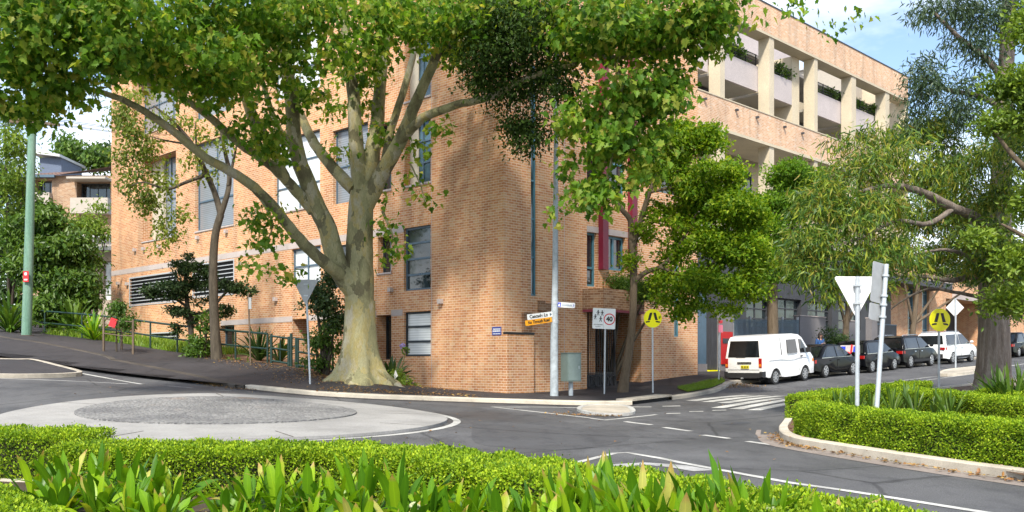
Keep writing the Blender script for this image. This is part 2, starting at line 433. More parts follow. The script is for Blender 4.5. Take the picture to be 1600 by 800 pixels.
def paintmat(name,c,rough=.3,coat=.6,metal=0):
    m=NT(name); f=m.noise(3,5,.6,m.pos()); b=m.bsdf(m.ramp(f,[(.3,tuple(q*.93 for q in c)),(.7,c)]),rough,metal,.5 if coat else .10); b.inputs['Coat Weight'].default_value=coat; b.inputs['Coat Roughness'].default_value=.08
    return m.m
def barkmat(name,cols,scale=5,zs=.4,rough=.9,bump=.6,vor=False):
    m=NT(name); p=m.pos(); q=m.scaled(p,(1,1,zs))
    f=m.noise(scale,6,.62,q)
    if vor:
        v=m.n('TexVoronoi'); v.inputs['Scale'].default_value=scale*1.1
        w=m.mix(.22,q,m.noise(scale*2,3,.6,q,'Color')); m.l(w,v.inputs['Vector'])
        sep=m.n('SeparateColor'); m.l(v.outputs['Color'],sep.inputs[0])
        f2=m.n('Math',operation='MULTIPLY_ADD'); m.l(sep.outputs[0],f2.inputs[0]); f2.inputs[1].default_value=.5
        h=m.n('Math',operation='MULTIPLY'); m.l(f,h.inputs[0]); h.inputs[1].default_value=.5; m.l(h.outputs[0],f2.inputs[2]); f=f2.outputs[0]
    k=len(cols); c=m.ramp(f,[(.28+.44*i/(k-1),x) for i,x in enumerate(cols)])
    fine=m.noise(40,4,.6,m.scaled(p,(1,1,.25)))
    c=m.mix(1.0,c,m.ramp(fine,[(.3,(.75,)*3),(.7,(1.12,)*3)]),'MULTIPLY')
    b=m.bsdf(c,rough,0,.2); m.bump(b,fine,bump,.03); return m.m
def markmat(name,c,worn=.35):
    m=NT(name); p=m.pos(); f=m.noise(22,5,.7,p); g=m.noise(1.3,4,.6,p)
    a=m.ramp(f,[(.30,(.12,.12,.125)),(.42,tuple(q*.85 for q in c)),(.7,c)])
    a=m.mix(1.0,a,m.ramp(g,[(.3,(1-worn,)*3),(.65,(1,)*3)]),'MULTIPLY')
    m.bsdf(a,.7,0,.3); return m.m

M={}
M['brick']=brickmat('orange_brick',(.51,.22,.095),(.61,.325,.155),(.66,.51,.39),c3=(.57,.27,.12))
M['brick_shade']=brickmat('tan_brick',(.44,.195,.08),(.54,.30,.14),(.62,.49,.35),c3=(.50,.245,.105))
M['brick_pale']=brickmat('pale_pink_brick',(.60,.34,.20),(.68,.44,.29),(.66,.54,.42),c3=(.64,.38,.23))
M['brick_dark']=brickmat('dark_red_brick',(.20,.10,.055),(.28,.16,.09),(.33,.25,.18))
M['brick_town']=brickmat('brown_brick',(.34,.20,.12),(.42,.27,.17),(.45,.36,.27))
M['stone']=concmat('grey_stone_band',(.48,.42,.40),1,.15)
M['render']=concmat('pale_concrete',(.56,.49,.37),.5,.12)
M['pink']=concmat('mauve_render',(.50,.45,.45),.4,.1)
M['greywall']=concmat('grey_render',(.20,.19,.20),.5,.12)
M['charcoal']=plain('charcoal_cladding',(.045,.047,.055),.6,var=.2,scale=2)
M['soffit']=concmat('soffit_concrete',(.40,.38,.34),.5,.1)
M['bluegrey']=plain('blue_grey_frame_paint',(.07,.12,.17),.45,var=.1)
M['tealframe']=plain('teal_frame_paint',(.07,.20,.27),.45,var=.1)
M['darkframe']=plain('dark_frame_paint',(.025,.035,.045),.45,var=.1)
M['palereveal']=plain('pale_reveal_panel',(.50,.45,.36),.7)
M['crimson']=plain('crimson_paint',(.15,.008,.028),.5,var=.1)
M['red']=plain('red_panel_paint',(.45,.010,.010),.45,var=.06)
M['glass']=glassmat('dark_glass')
M['glass_blue']=glassmat('bluish_glass',(.05,.10,.13))
def blindmat(name,c1,c2,rows=11):
    m=NT(name); uv=m.n('UVMap').outputs[0]; s=m.n('SeparateXYZ'); m.l(uv,s.inputs[0])
    w=m.n('Math',operation='MULTIPLY'); m.l(s.outputs[1],w.inputs[0]); w.inputs[1].default_value=rows
    fr=m.n('Math',operation='FRACT'); m.l(w.outputs[0],fr.inputs[0])
    c=m.ramp(fr.outputs[0],[(0,c1),(.8,c2),(.95,tuple(q*.6 for q in c1))]); b=m.bsdf(c,.4,0,.4); b.inputs['Coat Weight'].default_value=.8; b.inputs['Coat Roughness'].default_value=.04; return m.m
M['blind']=blindmat('white_blind_behind_glass',(.60,.64,.66),(.72,.76,.78))
M['blind_grey']=blindmat('grey_blind_behind_glass',(.16,.18,.20),(.25,.27,.30))
M['louvre']=plain('louvre_metal',(.42,.44,.47),.5,.0,var=.05)
M['black']=plain('black_void',(.006,.006,.007),.8)
M['iron']=plain('black_iron',(.012,.012,.014),.5)
M['roof']=concmat('flat_roof_grey',(.30,.29,.28))
def tilemat(name,c):
    m=NT(name); uv=m.n('UVMap').outputs[0]; br=m.n('TexBrick'); br.inputs['Scale'].default_value=1; br.inputs['Brick Width'].default_value=.3; br.inputs['Row Height'].default_value=.33; br.inputs['Mortar Size'].default_value=.03
    br.inputs['Color1'].default_value=(*c,1); br.inputs['Color2'].default_value=(*[q*.75 for q in c],1); br.inputs['Mortar'].default_value=(*[q*.35 for q in c],1); m.l(uv,br.inputs['Vector'])
    m.bsdf(br.outputs['Color'],.85,0,.2); return m.m
M['tile']=tilemat('brown_roof_tile',(.20,.12,.095))
M['whitepaint']=plain('white_wall_paint',(.40,.36,.31),.6,var=.06)
M['stucco']=concmat('beige_stucco',(.47,.39,.32),.6,.1)
M['bluewall']=plain('slate_blue_cladding',(.10,.13,.20),.6)
M['metalroof']=plain('pale_metal_roof',(.55,.55,.56),.4,.3)
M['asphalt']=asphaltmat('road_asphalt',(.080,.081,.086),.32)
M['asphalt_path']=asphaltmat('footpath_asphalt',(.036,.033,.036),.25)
M['ground']=concmat('ground_earth',(.14,.12,.09))
M['kerb']=concmat('kerb_concrete',(.42,.38,.32),1.2,.4)
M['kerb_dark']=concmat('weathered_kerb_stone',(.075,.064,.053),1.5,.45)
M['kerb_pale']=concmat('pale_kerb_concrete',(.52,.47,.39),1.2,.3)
M['gutter']=concmat('gutter_concrete',(.24,.205,.185),1.2,.35)
M['apron']=concmat('apron_concrete',(.30,.295,.29),.55,.30)
def cobble():
    m=NT('cobble_centre'); p=m.pos(); v=m.n('TexVoronoi'); v.inputs['Scale'].default_value=15; m.l(p,v.inputs['Vector'])
    sep=m.n('SeparateColor'); m.l(v.outputs['Color'],sep.inputs[0])
    c=m.ramp(sep.outputs[0],[(0,(.20,.20,.205)),(.6,(.265,.265,.265)),(1,(.34,.335,.33))])
    c=m.mix(1.0,c,m.ramp(v.outputs['Distance'],[(0,(1.15,)*3),(.06,(1,)*3),(.1,(.74,)*3)]),'MULTIPLY')
    g=m.noise(.9,5,.6,p); c=m.mix(1.0,c,m.ramp(g,[(.35,(.72,.72,.74)),(.6,(1.08,)*3)]),'MULTIPLY')
    rust=m.noise(.5,5,.6,p); c=m.mix(m.ramp(rust,[(.60,(0,0,0)),(.72,(.5,)*3)]),c,(.30,.18,.10))
    b=m.bsdf(c,.85,0,.3)
    inv=m.n('Math',operation='MULTIPLY'); m.l(v.outputs['Distance'],inv.inputs[0]); inv.inputs[1].default_value=-8; m.bump(b,inv.outputs[0],.45,.015); return m.m
M['cobble']=cobble()
M['mark']=markmat('road_marking_white',(.58,.58,.56),.5)
M['markworn']=markmat('worn_road_marking',(.46,.46,.46),.5)
M['mulch']=concmat('leaf_mulch',(.13,.075,.045),5,.5)
M['soil']=concmat('dark_soil',(.06,.045,.03),3,.4)
M['galv']=plain('galvanised_steel',(.46,.50,.54),.45,.35,var=.08,scale=12)
M['polepaint']=concmat('peeling_pole_paint',(.40,.45,.49),6,.35,.6)
M['signback']=plain('sign_back_aluminium',(.33,.345,.36),.5,.2,var=.10)
M['signwhite']=plain('sign_white',(.76,.78,.78),.45,var=.04)
M['signback_white']=plain('sign_back_white',(.74,.74,.74),.55,var=.05)
M['yellow']=plain('sign_yellow',(1.0,.93,.0),.45,var=.03)
M['orange']=plain('sign_orange',(.86,.36,.008),.45,var=.03)
M['blue']=plain('sign_blue',(.02,.05,.55),.45,var=.03)
M['bluesign']=plain('wall_sign_blue',(.03,.06,.30),.45)
M['pinksign']=plain('sign_pink',(.80,.20,.28),.5,var=.05)
M['signred']=plain('sign_red',(.60,.02,.03),.45)
M['signblack']=plain('sign_black',(.012,.012,.012),.5)
M['greytext']=plain('faded_letters',(.30,.36,.46),.5)
M['box']=plain('cabinet_grey_green',(.15,.20,.185),.5,var=.1)
M['boxlight']=plain('cabinet_grey_green_door',(.18,.235,.225),.5,var=.1)
M['greenrail']=plain('dark_green_rail_paint',(.010,.034,.028),.45,var=.2)
M['timber']=barkmat('weathered_guard_timber',[(.10,.075,.055),(.20,.15,.11)],8,.2)
M['polegreen']=barkmat('green_treated_timber',[(.10,.21,.155),(.16,.28,.215),(.22,.34,.27)],6,.08,.85,.3)
M['vanwhite']=paintmat('white_van_paint',(.80,.80,.80))
M['carblack']=paintmat('black_car_paint',(.004,.0045,.006),.10,.0)
M['cargrey']=paintmat('charcoal_car_paint',(.006,.0065,.008),.12,.0)
M['carwhite']=paintmat('white_car_paint',(.78,.79,.80),.25,.8)
M['carglass']=glassmat('tinted_car_glass',(.010,.012,.014),.06)
M['rubber']=plain('tyre_rubber',(.016,.016,.017),.85)
M['alloy']=plain('wheel_alloy',(.52,.53,.55),.35,.7,var=.1)
M['steelwheel']=plain('grey_wheel_steel',(.36,.37,.38),.45,.4)
M['plastic']=plain('black_plastic',(.02,.02,.022),.6)
M['lampred']=paintmat('red_lamp_lens',(.40,.012,.012),.2,.8)
M['lampamber']=paintmat('amber_lamp_lens',(.7,.22,.02),.2,.8)
M['chrome']=plain('chrome_trim',(.65,.66,.68),.2,.9)
M['plate']=plain('yellow_number_plate',(.78,.66,.02),.5)
M['skin']=plain('skin',(.38,.22,.16),.6,var=.05)
M['hair']=plain('dark_hair',(.018,.011,.009),.6)
M['denim']=plain('blue_denim',(.02,.07,.20),.85,var=.25,scale=10)
M['trousers']=plain('dark_trousers',(.02,.02,.025),.85)
M['bark_plane']=barkmat('mottled_plane_bark',[(.15,.135,.08),(.22,.21,.115),(.29,.275,.15),(.34,.32,.19),(.34,.285,.12),(.37,.345,.26)],3.4,.55,.85,.9,True)
M['bark_gum']=barkmat('fibrous_grey_bark',[(.11,.085,.07),(.20,.165,.14),(.31,.27,.235)],9,.10,.95,1.0)
M['bark_red']=barkmat('red_brown_bark',[(.13,.055,.03),(.22,.10,.06)],7,.2,.95,.8)
M['bark_brown']=barkmat('brown_bark',[(.10,.075,.05),(.18,.14,.10)],9,.2,.95,.6)
M['bark_dark']=barkmat('dark_bark',[(.05,.042,.032),(.12,.10,.075)],9,.2,.95,.6)
M['l_plane']=leafmat('plane_tree_leaf',[(.045,.12,.012),(.08,.185,.016),(.13,.26,.024),(.18,.31,.04),(.25,.35,.045),(.34,.33,.07)],.52,.5,.25)
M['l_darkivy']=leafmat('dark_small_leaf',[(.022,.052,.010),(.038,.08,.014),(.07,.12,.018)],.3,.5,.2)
M['l_glossy']=leafmat('glossy_street_tree_leaf',[(.07,.165,.010),(.13,.25,.014),(.21,.33,.018),(.33,.42,.03)],.46,.5,.25)
M['l_round']=leafmat('bright_round_crown_leaf',[(.06,.155,.012),(.12,.24,.018),(.20,.32,.024)],.42,.5,.25)
M['l_gum']=leafmat('gum_leaf',[(.030,.080,.016),(.055,.125,.022),(.09,.17,.028),(.16,.24,.035),(.26,.33,.03),(.26,.20,.05)],.32,.45,.3)
M['l_gumblue']=leafmat('blue_green_gum_leaf',[(.030,.065,.035),(.055,.10,.055),(.08,.13,.06)],.25)
M['l_lime']=leafmat('lime_leaf',[(.09,.17,.02),(.15,.24,.03),(.22,.31,.04)],.40)
M['l_thin']=leafmat('yellow_green_leaf',[(.10,.16,.02),(.17,.23,.03),(.25,.28,.04)],.42)
M['l_pine']=leafmat('dark_dense_shrub_leaf',[(.018,.042,.014),(.032,.065,.02),(.06,.095,.03)],.15,.5,.25)
M['l_bush']=leafmat('garden_bush_leaf',[(.045,.11,.018),(.08,.16,.02),(.13,.22,.03)],.35)
M['l_bushdark']=leafmat('dark_bush_leaf',[(.022,.055,.014),(.04,.085,.02),(.07,.12,.03)],.25)
M['l_yellow']=leafmat('yellowing_leaf',[(.16,.20,.015),(.27,.26,.02),(.36,.30,.02)],.4)
M['l_hedge']=leafmat('hedge_leaf',[(.06,.125,.010),(.15,.27,.012),(.27,.41,.018),(.42,.53,.04)],.30,.5,.2,1.5)
M['hedgecore']=plain('hedge_twigs',(.018,.022,.006),.9,var=.3,scale=12)
def clivmat():
    m=NT('strap_leaf'); g=m.n('NewGeometry'); r=g.outputs['Random Per Island']
    c=m.ramp(r,[(0,(.035,.11,.006)),(.25,(.08,.20,.008)),(.6,(.16,.32,.010)),(.88,(.28,.43,.015)),(.95,(.36,.38,.03)),(1,(.50,.46,.20))])
    # ripe tips: brown or cream ends on some leaves, run along the blade by its uv
    uv=m.n('UVMap').outputs[0]; s=m.n('SeparateXYZ'); m.l(uv,s.inputs[0])
    k=m.n('Math',operation='MULTIPLY'); m.l(s.outputs[0],k.inputs[0]); rr=m.ramp(r,[(.0,(0,)*3),(.40,(0,)*3),(.62,(1,)*3)]); m.l(rr,k.inputs[1])
    c=m.mix(m.ramp(k.outputs[0],[(.86,(0,)*3),(.95,(.8,)*3)]),c,(.42,.24,.10))
    st=m.ramp(s.outputs[1],[(.0,(.9,.92,.9)),(.44,(1,1,1)),(.5,(1.25,1.2,1.1)),(.56,(1,1,1)),(1,(.9,.92,.9))]); c=m.mix(1.0,c,st,'MULTIPLY')
    b=m.bsdf(c,.38,0,.28); t=m.n('BsdfTranslucent'); m.l(m.mix(1.0,c,(1.5,1.4,.6),'MULTIPLY'),t.inputs[0])
    x=m.n('MixShader'); x.inputs[0].default_value=.32; m.l(b.outputs[0],x.inputs[1]); m.l(t.outputs[0],x.inputs[2]); m.l(x.outputs[0],m.out.inputs[0]); return m.m
M['clivia']=clivmat()
M['cream']=plain('cream_seed_heads',(.34,.38,.20),.6)
M['purple']=plain('lilac_flower',(.30,.25,.55),.6)
M['grassmat']=leafmat('grass_blade',[(.10,.20,.02),(.18,.29,.03),(.26,.36,.05)],.35)
M['deadleaf']=leafmat('fallen_leaf',[(.20,.09,.035),(.30,.16,.06),(.36,.25,.09)],.1)
M['paper']=plain('white_flower',(.8,.8,.75),.6)
# ------------------------------------------------------------------ ground, road, kerbs, markings
def G2(l, dz=0): return [Vector(G(px,py,dz)[:2]) for px,py in l]
def circ_(c,r,n=28): return [Vector((c.x+r*math.cos(2*math.pi*i/n),c.y+r*math.sin(2*math.pi*i/n))) for i in range(n)]
def ground_sheet():
    xs=np.concatenate([np.linspace(-900,-75,7),np.arange(-70,71,2.5),np.linspace(75,900,7)]); ys=np.concatenate([np.linspace(-600,-30,6),np.arange(-25,96,2.5),np.linspace(100,1500,8)])
    X,Y=np.meshgrid(xs,ys); Z=Tn(np.stack([X.ravel(),Y.ravel()],1))-.3
    vs=np.stack([X.ravel(),Y.ravel(),Z],1); nx=len(xs); me=bpy.data.meshes.new('ground')
    fs=[(j*nx+i,j*nx+i+1,(j+1)*nx+i+1,(j+1)*nx+i) for j in range(len(ys)-1) for i in range(nx-1)]
    me.from_pydata([tuple(v) for v in vs],[],fs); o=link('ground',me,M['ground']); o['kind']='structure'
ground_sheet()
drape('road',[(-58,-6),(58,-6),(58,66),(-58,66)],0.0,M['asphalt'],1.0)
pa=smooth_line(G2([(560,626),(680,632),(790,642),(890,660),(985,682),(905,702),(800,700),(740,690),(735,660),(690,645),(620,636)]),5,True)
drape('road_dark_area',pa,.004,asphaltmat('darker_asphalt',(.066,.067,.072),.2),.5)  # irregular area of slightly darker asphalt laid over the road sheet
mh=on_ground(1150,22.5); drape('manhole_cover',circ_(mh,.34),.005,M['charcoal'],0)
# far kerb along both streets
KL_a=G2([(-60,516),(0,527),(60,536),(120,548),(160,557),(172,563)],.10)
KL_b=G2([(172,563),(235,575),(285,585),(367,601.5),(383,602.5)],.10)
KL_c=G2([(383,602.5),(440,608),(511,614),(590,618),(662,620.5),(735,623),(800,625),(866,627),(940,628.3),(988,627.5)],.10)
KL_d=G2([(1050,620),(1085,615),(1115,609.5),(1136,601.5)],.10)
cd=KL_c[-1]; dd=KL_d[0]
RD=Vector((.696,.717)); e0=KL_d[-1]
KL_e=[e0+RD*s+Vector((.717,-.696))*w for s,w in ((.0,0),(.5,-.25),(1.2,-.55),(3,-.75),(12,-.7),(32,-.7))]
def back(l): return l
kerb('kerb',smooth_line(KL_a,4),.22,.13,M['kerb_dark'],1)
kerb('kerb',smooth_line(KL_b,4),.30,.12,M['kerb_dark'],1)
kerb('kerb',smooth_line(KL_c,5),.28,.12,M['kerb_pale'],1)
kerb('kerb',smooth_line(KL_d,4),.22,.12,M['kerb'],1)
kerb('kerb',smooth_line(KL_e,5),.20,.12,M['kerb'],1)
front=smooth_line(KL_a,4)[:-1]+smooth_line(KL_b,4)[:-1]+smooth_line(KL_c,5)+smooth_line(KL_d,4)[:-1]+smooth_line(KL_e,5)
fp_edge=offset_line(front,.20)
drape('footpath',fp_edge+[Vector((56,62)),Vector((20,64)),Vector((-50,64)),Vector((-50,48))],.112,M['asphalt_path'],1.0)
# storm drain pit between the two kerbs
mb=MB(); a=Vector((cd.x,cd.y,T(*cd))); b=Vector((dd.x,dd.y,T(*dd))); u=(b-a); n2=Vector((-u.y,u.x,0)).normalized()
def seg(p,q,w,z0,z1,o=0):
    p=Vector(p);q=Vector(q); mb.hexa([p+n2*o+Vector((0,0,z0)),q+n2*o+Vector((0,0,z0)),q+n2*(o+w)+Vector((0,0,z0)),p+n2*(o+w)+Vector((0,0,z0)),p+n2*o+Vector((0,0,z1)),q+n2*o+Vector((0,0,z1)),q+n2*(o+w)+Vector((0,0,z1)),p+n2*(o+w)+Vector((0,0,z1))])
dr=thing('storm_drain','concrete storm drain lid with a black slot in the kerb by the yellow crossing sign','drain',a)
seg(a,b,.6,.11,.17); mb.build('lid',M['kerb'],dr)
mb=MB(); seg(a+u*.06,b-u*.06,.4,-.05,.11,.06); mb.build('slot',M['black'],dr)
# grass strip beside the van
drape('grass_strip',G2([(1058,607),(1075,613),(1110,606.5),(1133,597),(1128,592.5),(1095,599)],.11),.135,M['grassmat'],.5,kind='stuff')
# the gutter along the kerbs
ribbon('gutter',offset_line(smooth_line(KL_c,5),-.22),.40,.005,M['asphalt_path'])
# left splitter island
li=G2([(-70,571),(-40,566),(30,566.5),(52,567.5),(98,579),(119,585),(112,588),(60,590),(0,590),(-70,588)])
drape('traffic_island',smooth_line(li,3,True),.11,M['asphalt_path'],.5)
kk=smooth_line(li,3,True); kk.append(kk[0]); kerb('island_kerb',kk,.16,.125,M['kerb'],1)
# roundabout
RC=Vector((-6.35,22.1))
def circ(c,r,n=72,ry=None): return [Vector((c.x+r*math.cos(2*math.pi*i/n),c.y+(ry or r)*math.sin(2*math.pi*i/n))) for i in range(n)]
drape('roundabout_apron',circ(RC,4.88,ry=4.75),.055,M['apron'],.5,skirt=.12)
drape('roundabout_centre',circ(RC+Vector((-.45,.65)),3.15,ry=2.9),.085,M['cobble'],.5,skirt=.05)
ring=[Vector((RC.x+5.10*math.cos(t),RC.y+4.98*math.sin(t))) for t in np.linspace(R(-130),R(35),60)]
ribbon('road_marking',ring,.17,.006,M['mark'])
for ang in (-100,-62,-20,20,110,160):   # expansion joints
    c=math.cos(R(ang)); s=math.sin(R(ang))
    ribbon('apron_joint',[RC+Vector((3.75*c,3.6*s)) if s<0 else RC+Vector((3.4*c,3.75*s)),RC+Vector((4.97*c,4.72*s))],.025,.0595,M['soil'])
# splitter island in the mouth of the right-hand street
si=G2([(909,642),(918,637),(945,635.5),(973,637),(984,643),(981,648),(955,649.5),(925,647)])
drape('traffic_island',smooth_line(si,4,True),.062,M['kerb'],.4)
sk=smooth_line(si,4,True); sk.append(sk[0]); kerb('island_kerb',sk,.14,.07,M['mark'],1)
def mk(l,w,m='mark'): ribbon('road_marking',G2(l),w,.006,M[m])
mk([(768,636),(845,636.3),(905,637.2)],.12); mk([(768,636),(850,645),(921,653)],.14); mk([(921,653.5),(945,656.5),(985,652.5),(1026,648)],.13)
for l in ([(985,636),(1018,636)],[(1035,635),(1063,634.5)],[(1041,646.5),(1063,646)],[(1077,643.5),(1099,643)],[(1113,641.5),(1135,641)]): mk(l,.16)
for l in ([(977,659),(1018,664)],[(1037,668),(1079,674)],[(1098,680),(1140,685.5)],[(1168,690),(1212,696)]): mk(l,.14)
mk([(262,603),(301,606.5)],.10,'markworn'); mk([(337,609.5),(362,611)],.10,'markworn')
mk([(50,546),(95,556),(140,567)],.12,'markworn'); mk([(109,580),(165,590.5),(222,600.5)],.15); mk([(-40,589.8),(0,591.5),(100,595),(200,600)],.12,'markworn')
# crossing stripes, running along the right-hand street
A0=G2([(1080,626.5)])[0]; B0=G2([(1214,634)])[0]
for i in range(6):
    c=A0+(B0-A0)*(i/5.0)
    ribbon('road_marking',[c-RD*(.0 if i<3 else 1.2),c+RD*(3.4 if i<3 else 2.2)],.42,.006,M['mark'])
# centre lines of the right-hand street
mk([(1259,614.5),(1360,602),(1469,587.5)],.12); mk([(1330,611.5),(1430,597),(1528,583.5)],.12); mk([(1540,577),(1575,572.3),(1625,565)],.14)
ci=G2([(1472,588),(1480,582),(1510,578),(1534,576),(1528,581.5),(1500,586.5)])
drape('traffic_island',smooth_line(ci,3,True),.11,M['kerb'],.4)
ck=smooth_line(ci,3,True); ck.append(ck[0]); kerb('island_kerb',ck,.15,.125,M['kerb_pale'],1)
# garden bed on the near right corner
bf=G2([(1217,679),(1223,688),(1240,695),(1262,699.5),(1320,709.5),(1397,722),(1500,738),(1600,752),(1720,769)])
bb=G2([(1720,583),(1600,597),(1540,604),(1450,615),(1300,634),(1240,652),(1222,669)])
BED=smooth_line(bf,6)+smooth_line(bb,5)
drape('garden_soil',offset_line(smooth_line(bf+bb,5,True),.12),.10,M['mulch'],.5)
bk=smooth_line(bf+bb,6,True); bk.append(bk[0]); kerb('bed_kerb',bk,.17,.145,M['kerb_pale'],1)
ribbon('gutter',offset_line(smooth_line(bf,6),-.22),.40,.006,M['gutter'])
ribbon('gutter',G2([(1186,672),(1184,679),(1200,690)]),.10,.0065,M['gutter'])
drape('path',G2([(1490,640),(1500,622),(1540,606.5),(1580,603),(1620,612),(1590,632)],.12),.125,M['asphalt'],.5)
# edge line and kerb of the foreground bed
mk([(860,733),(915,719.5),(960,708.5),(980,707.5),(1030,716),(1068,724),(1240,755.6),(1319,766.5),(1531,800),(1700,827)],.13)
mk([(930,736),(975,727),(1010,725),(1060,729),(1100,736)],.35,'markworn')
# foreground garden bed
FB=[Vector(q) for q in ((-14,14.0),(-9,11.9),(-5.0,11.05),(-2.2,10.9),(-.2,10.2),(1.2,8.9),(2.4,7.6),(3.2,6.6),(3.9,5.2),(4.6,3),(5,0),(5,-3),(-14,-3))]
fbl=smooth_line(FB[:11],5)
drape('garden_soil',fbl+[Vector((5,-3)),Vector((-14,-3))],.12,M['soil'],1.0)
kerb('bed_kerb',fbl,.16,.14,M['kerb_pale'],-1)

# ------------------------------------------------------------------ fallen leaves
def scatter_leaves(n, gen):
    ps=np.array([gen() for _ in range(n)]); z=Tn(ps[:,:2])+ps[:,2]
    pos=np.stack([ps[:,0],ps[:,1],z],1); d=RNG.normal(size=(n,3))*[1,1,.15]; nr=np.array([0,0,1.])+RNG.normal(size=(n,3))*.3
    o=leaves('fallen_leaves',pos,d,nr,.035+.055*RNG.random(n),T_oval(.6,.1),M['deadleaf'],None)
    tag(o,kind='stuff')
def along(l,w,dz):
    l=resample(l,.3)
    def g():
        i=random.randrange(len(l)); return (l[i].x+random.gauss(0,w),l[i].y+random.gauss(0,w),dz)
    return g
scatter_leaves(700,along(offset_line(smooth_line(KL_b,4),-.15),.18,.02))
scatter_leaves(350,along(offset_line(smooth_line(KL_a,4),-.15),.18,.02))
scatter_leaves(420,along(offset_line(smooth_line(bf,6),-.10),.07,.03))
scatter_leaves(350,along(G2([(1136,607),(1150,600),(1170,604)]),.35,.03))
scatter_leaves(160,along(G2([(870,648),(920,650),(960,651)]),.14,.03))
scatter_leaves(500,along(offset_line(smooth_line(KL_c,5)[8:26],.9),.35,.13))
tb=on_ground(565,31.8)
scatter_leaves(1500,lambda:(tb.x+random.gauss(0,1.3),tb.y+random.gauss(.5,.8),.135))
scatter_leaves(600,along(G2([(330,560),(400,572),(470,582),(520,590)],.1),.45,.135))
scatter_leaves(260,along(offset_line(smooth_line(bf,6),.35),.15,.13))
scatter_leaves(160,along(G2([(1490,632),(1530,615),(1590,618)],.1),.5,.14))
scatter_leaves(120,lambda:(random.uniform(-12,10),random.uniform(13,31),.02))

# ------------------------------------------------------------------ the brick corner building
C0=(-.27,32.0)
L=Frame(C0,(-.713,.701),(-.701,-.713)); RF=Frame(C0,(.696,.717),(.717,-.696))
BB=thing('brick_building','orange brick apartment block on the corner with the plane tree in front','building',(C0[0],C0[1],T(*C0)))
ROOF=17.2; ZB=-1.2
uLe=L.upx(174); uRe=RF.upx(1090)
def hl(fr,x0,x1,y0,y1,dep=.14,yl=None):   # opening from photo columns/rows (rows read at column x0)
    u0=fr.upx(x0);u1=fr.upx(x1); z0=fr.zpx(u0,y1);z1=fr.zpx(u0,y0); return (min(u0,u1),max(u0,u1),z0,z1,dep)
zA=L.zpx(L.upx(438),387); zB=L.zpx(L.upx(472),497.5)
W={}
W['a']=hl(L,631,673,357,455); W['b']=hl(L,631,673,488,557)
W['c']=hl(L,632,673,190,291,.30); W['c2']=hl(L,632,673,60,160,.30)
W['d']=hl(L,590,611.5,371,427,.30); W['e']=hl(L,588,611.5,493,562,.5)
W['f']=hl(L,590,611.5,196,299,.30)
W['g']=hl(L,456,501,390,445); W['h']=hl(L,428,500,222,334,.2); W['h2']=hl(L,428,500,40,160,.2)
W['i']=hl(L,305,365,226,362,.2); W['j']=hl(L,222,275,252,378,.7); W['k']=hl(L,207,275,120,216,.7)
W['i2']=hl(L,305,365,60,190,.2)
W['l1']=hl(L,203,276,436,477,.08); W['l2']=hl(L,302,365,416,464,.08); W['l3']=hl(L,235,276,522,566,.08)
W['m']=hl(L,344,366,509,575,.3); W['n']=hl(L,457,481,499,590,1.2)
W['p']=hl(L,520,560,385,450); W['q']=hl(L,520,575,205,320,.2)
wl=MB(); wall_holes(wl,L,0,uLe,ZB,ROOF,list(W.values()))
V={}
V['slot']=hl(RF,829.5,838.5,100,462,.10); V['w1']=hl(RF,917,932.5,362,447,.16); V['w2']=hl(RF,946,977,367,421,.16)
V['door']=hl(RF,917,1002,484,640,2.2); V['slot2']=hl(RF,1053,1061.5,410,526,.10)
V['w3']=hl(RF,917,977,190,300,.16); V['w4']=hl(RF,1030,1062,190,300,.16)
wall_holes(wl,RF,0,uRe,ZB,ROOF,list(V.values()))
# back and end walls, roof
pe=L.p(uLe,0); qe=RF.p(uRe,0); far=L.p(uLe,0)+(qe-RF.p(0,0))
def vq(a,b):
    n=(b-a).length; wl.quad((a.x,a.y,ZB),(b.x,b.y,ZB),(b.x,b.y,ROOF),(a.x,a.y,ROOF),[(0,ZB),(n,ZB),(n,ROOF),(0,ROOF)])
vq(pe,far); vq(far,qe)
wl.build('wall',M['brick'],BB)
rf=MB(); rf.add([(p.x,p.y,ROOF-.05) for p in (L.p(0,0),pe,far,qe)],[(0,1,2,3)]); rf.build('roof',M['roof'],BB)
# lintel bands, standing a little proud
bd=MB(); hA=.26; hB=.22
def bandsegs(fr,u0,u1,z,h,holes):
    e=sorted([(max(u0,a[0]),min(u1,a[1])) for a in holes if a[2]<z+h-.02 and a[3]>z+.02 and a[1]>u0 and a[0]<u1]); c=u0
    for a,b in e:
        if a>c: bd.fbox(fr,c,a,z,z+h,-.02,.012)
        c=max(c,b)
    if c<u1: bd.fbox(fr,c,u1,z,z+h,-.02,.012)
hs=list(W.values())
bandsegs(L,L.upx(673),uLe,zA-.13,hA,hs); bandsegs(L,L.upx(629),L.upx(345),zB-.11,hB,hs)
bandsegs(RF,RF.upx(917),RF.upx(1000),RF.zpx(RF.upx(917),362)+.004,.22,[])
for k in ('c','c2','d','f','h','i','j','k'):
    a,b,c,e,_=W[k]; bd.fbox(L,a-.03,b+.03,c-.07,c-.004,-.1,.04)
bd.build('stone_band',M['stone'],BB)
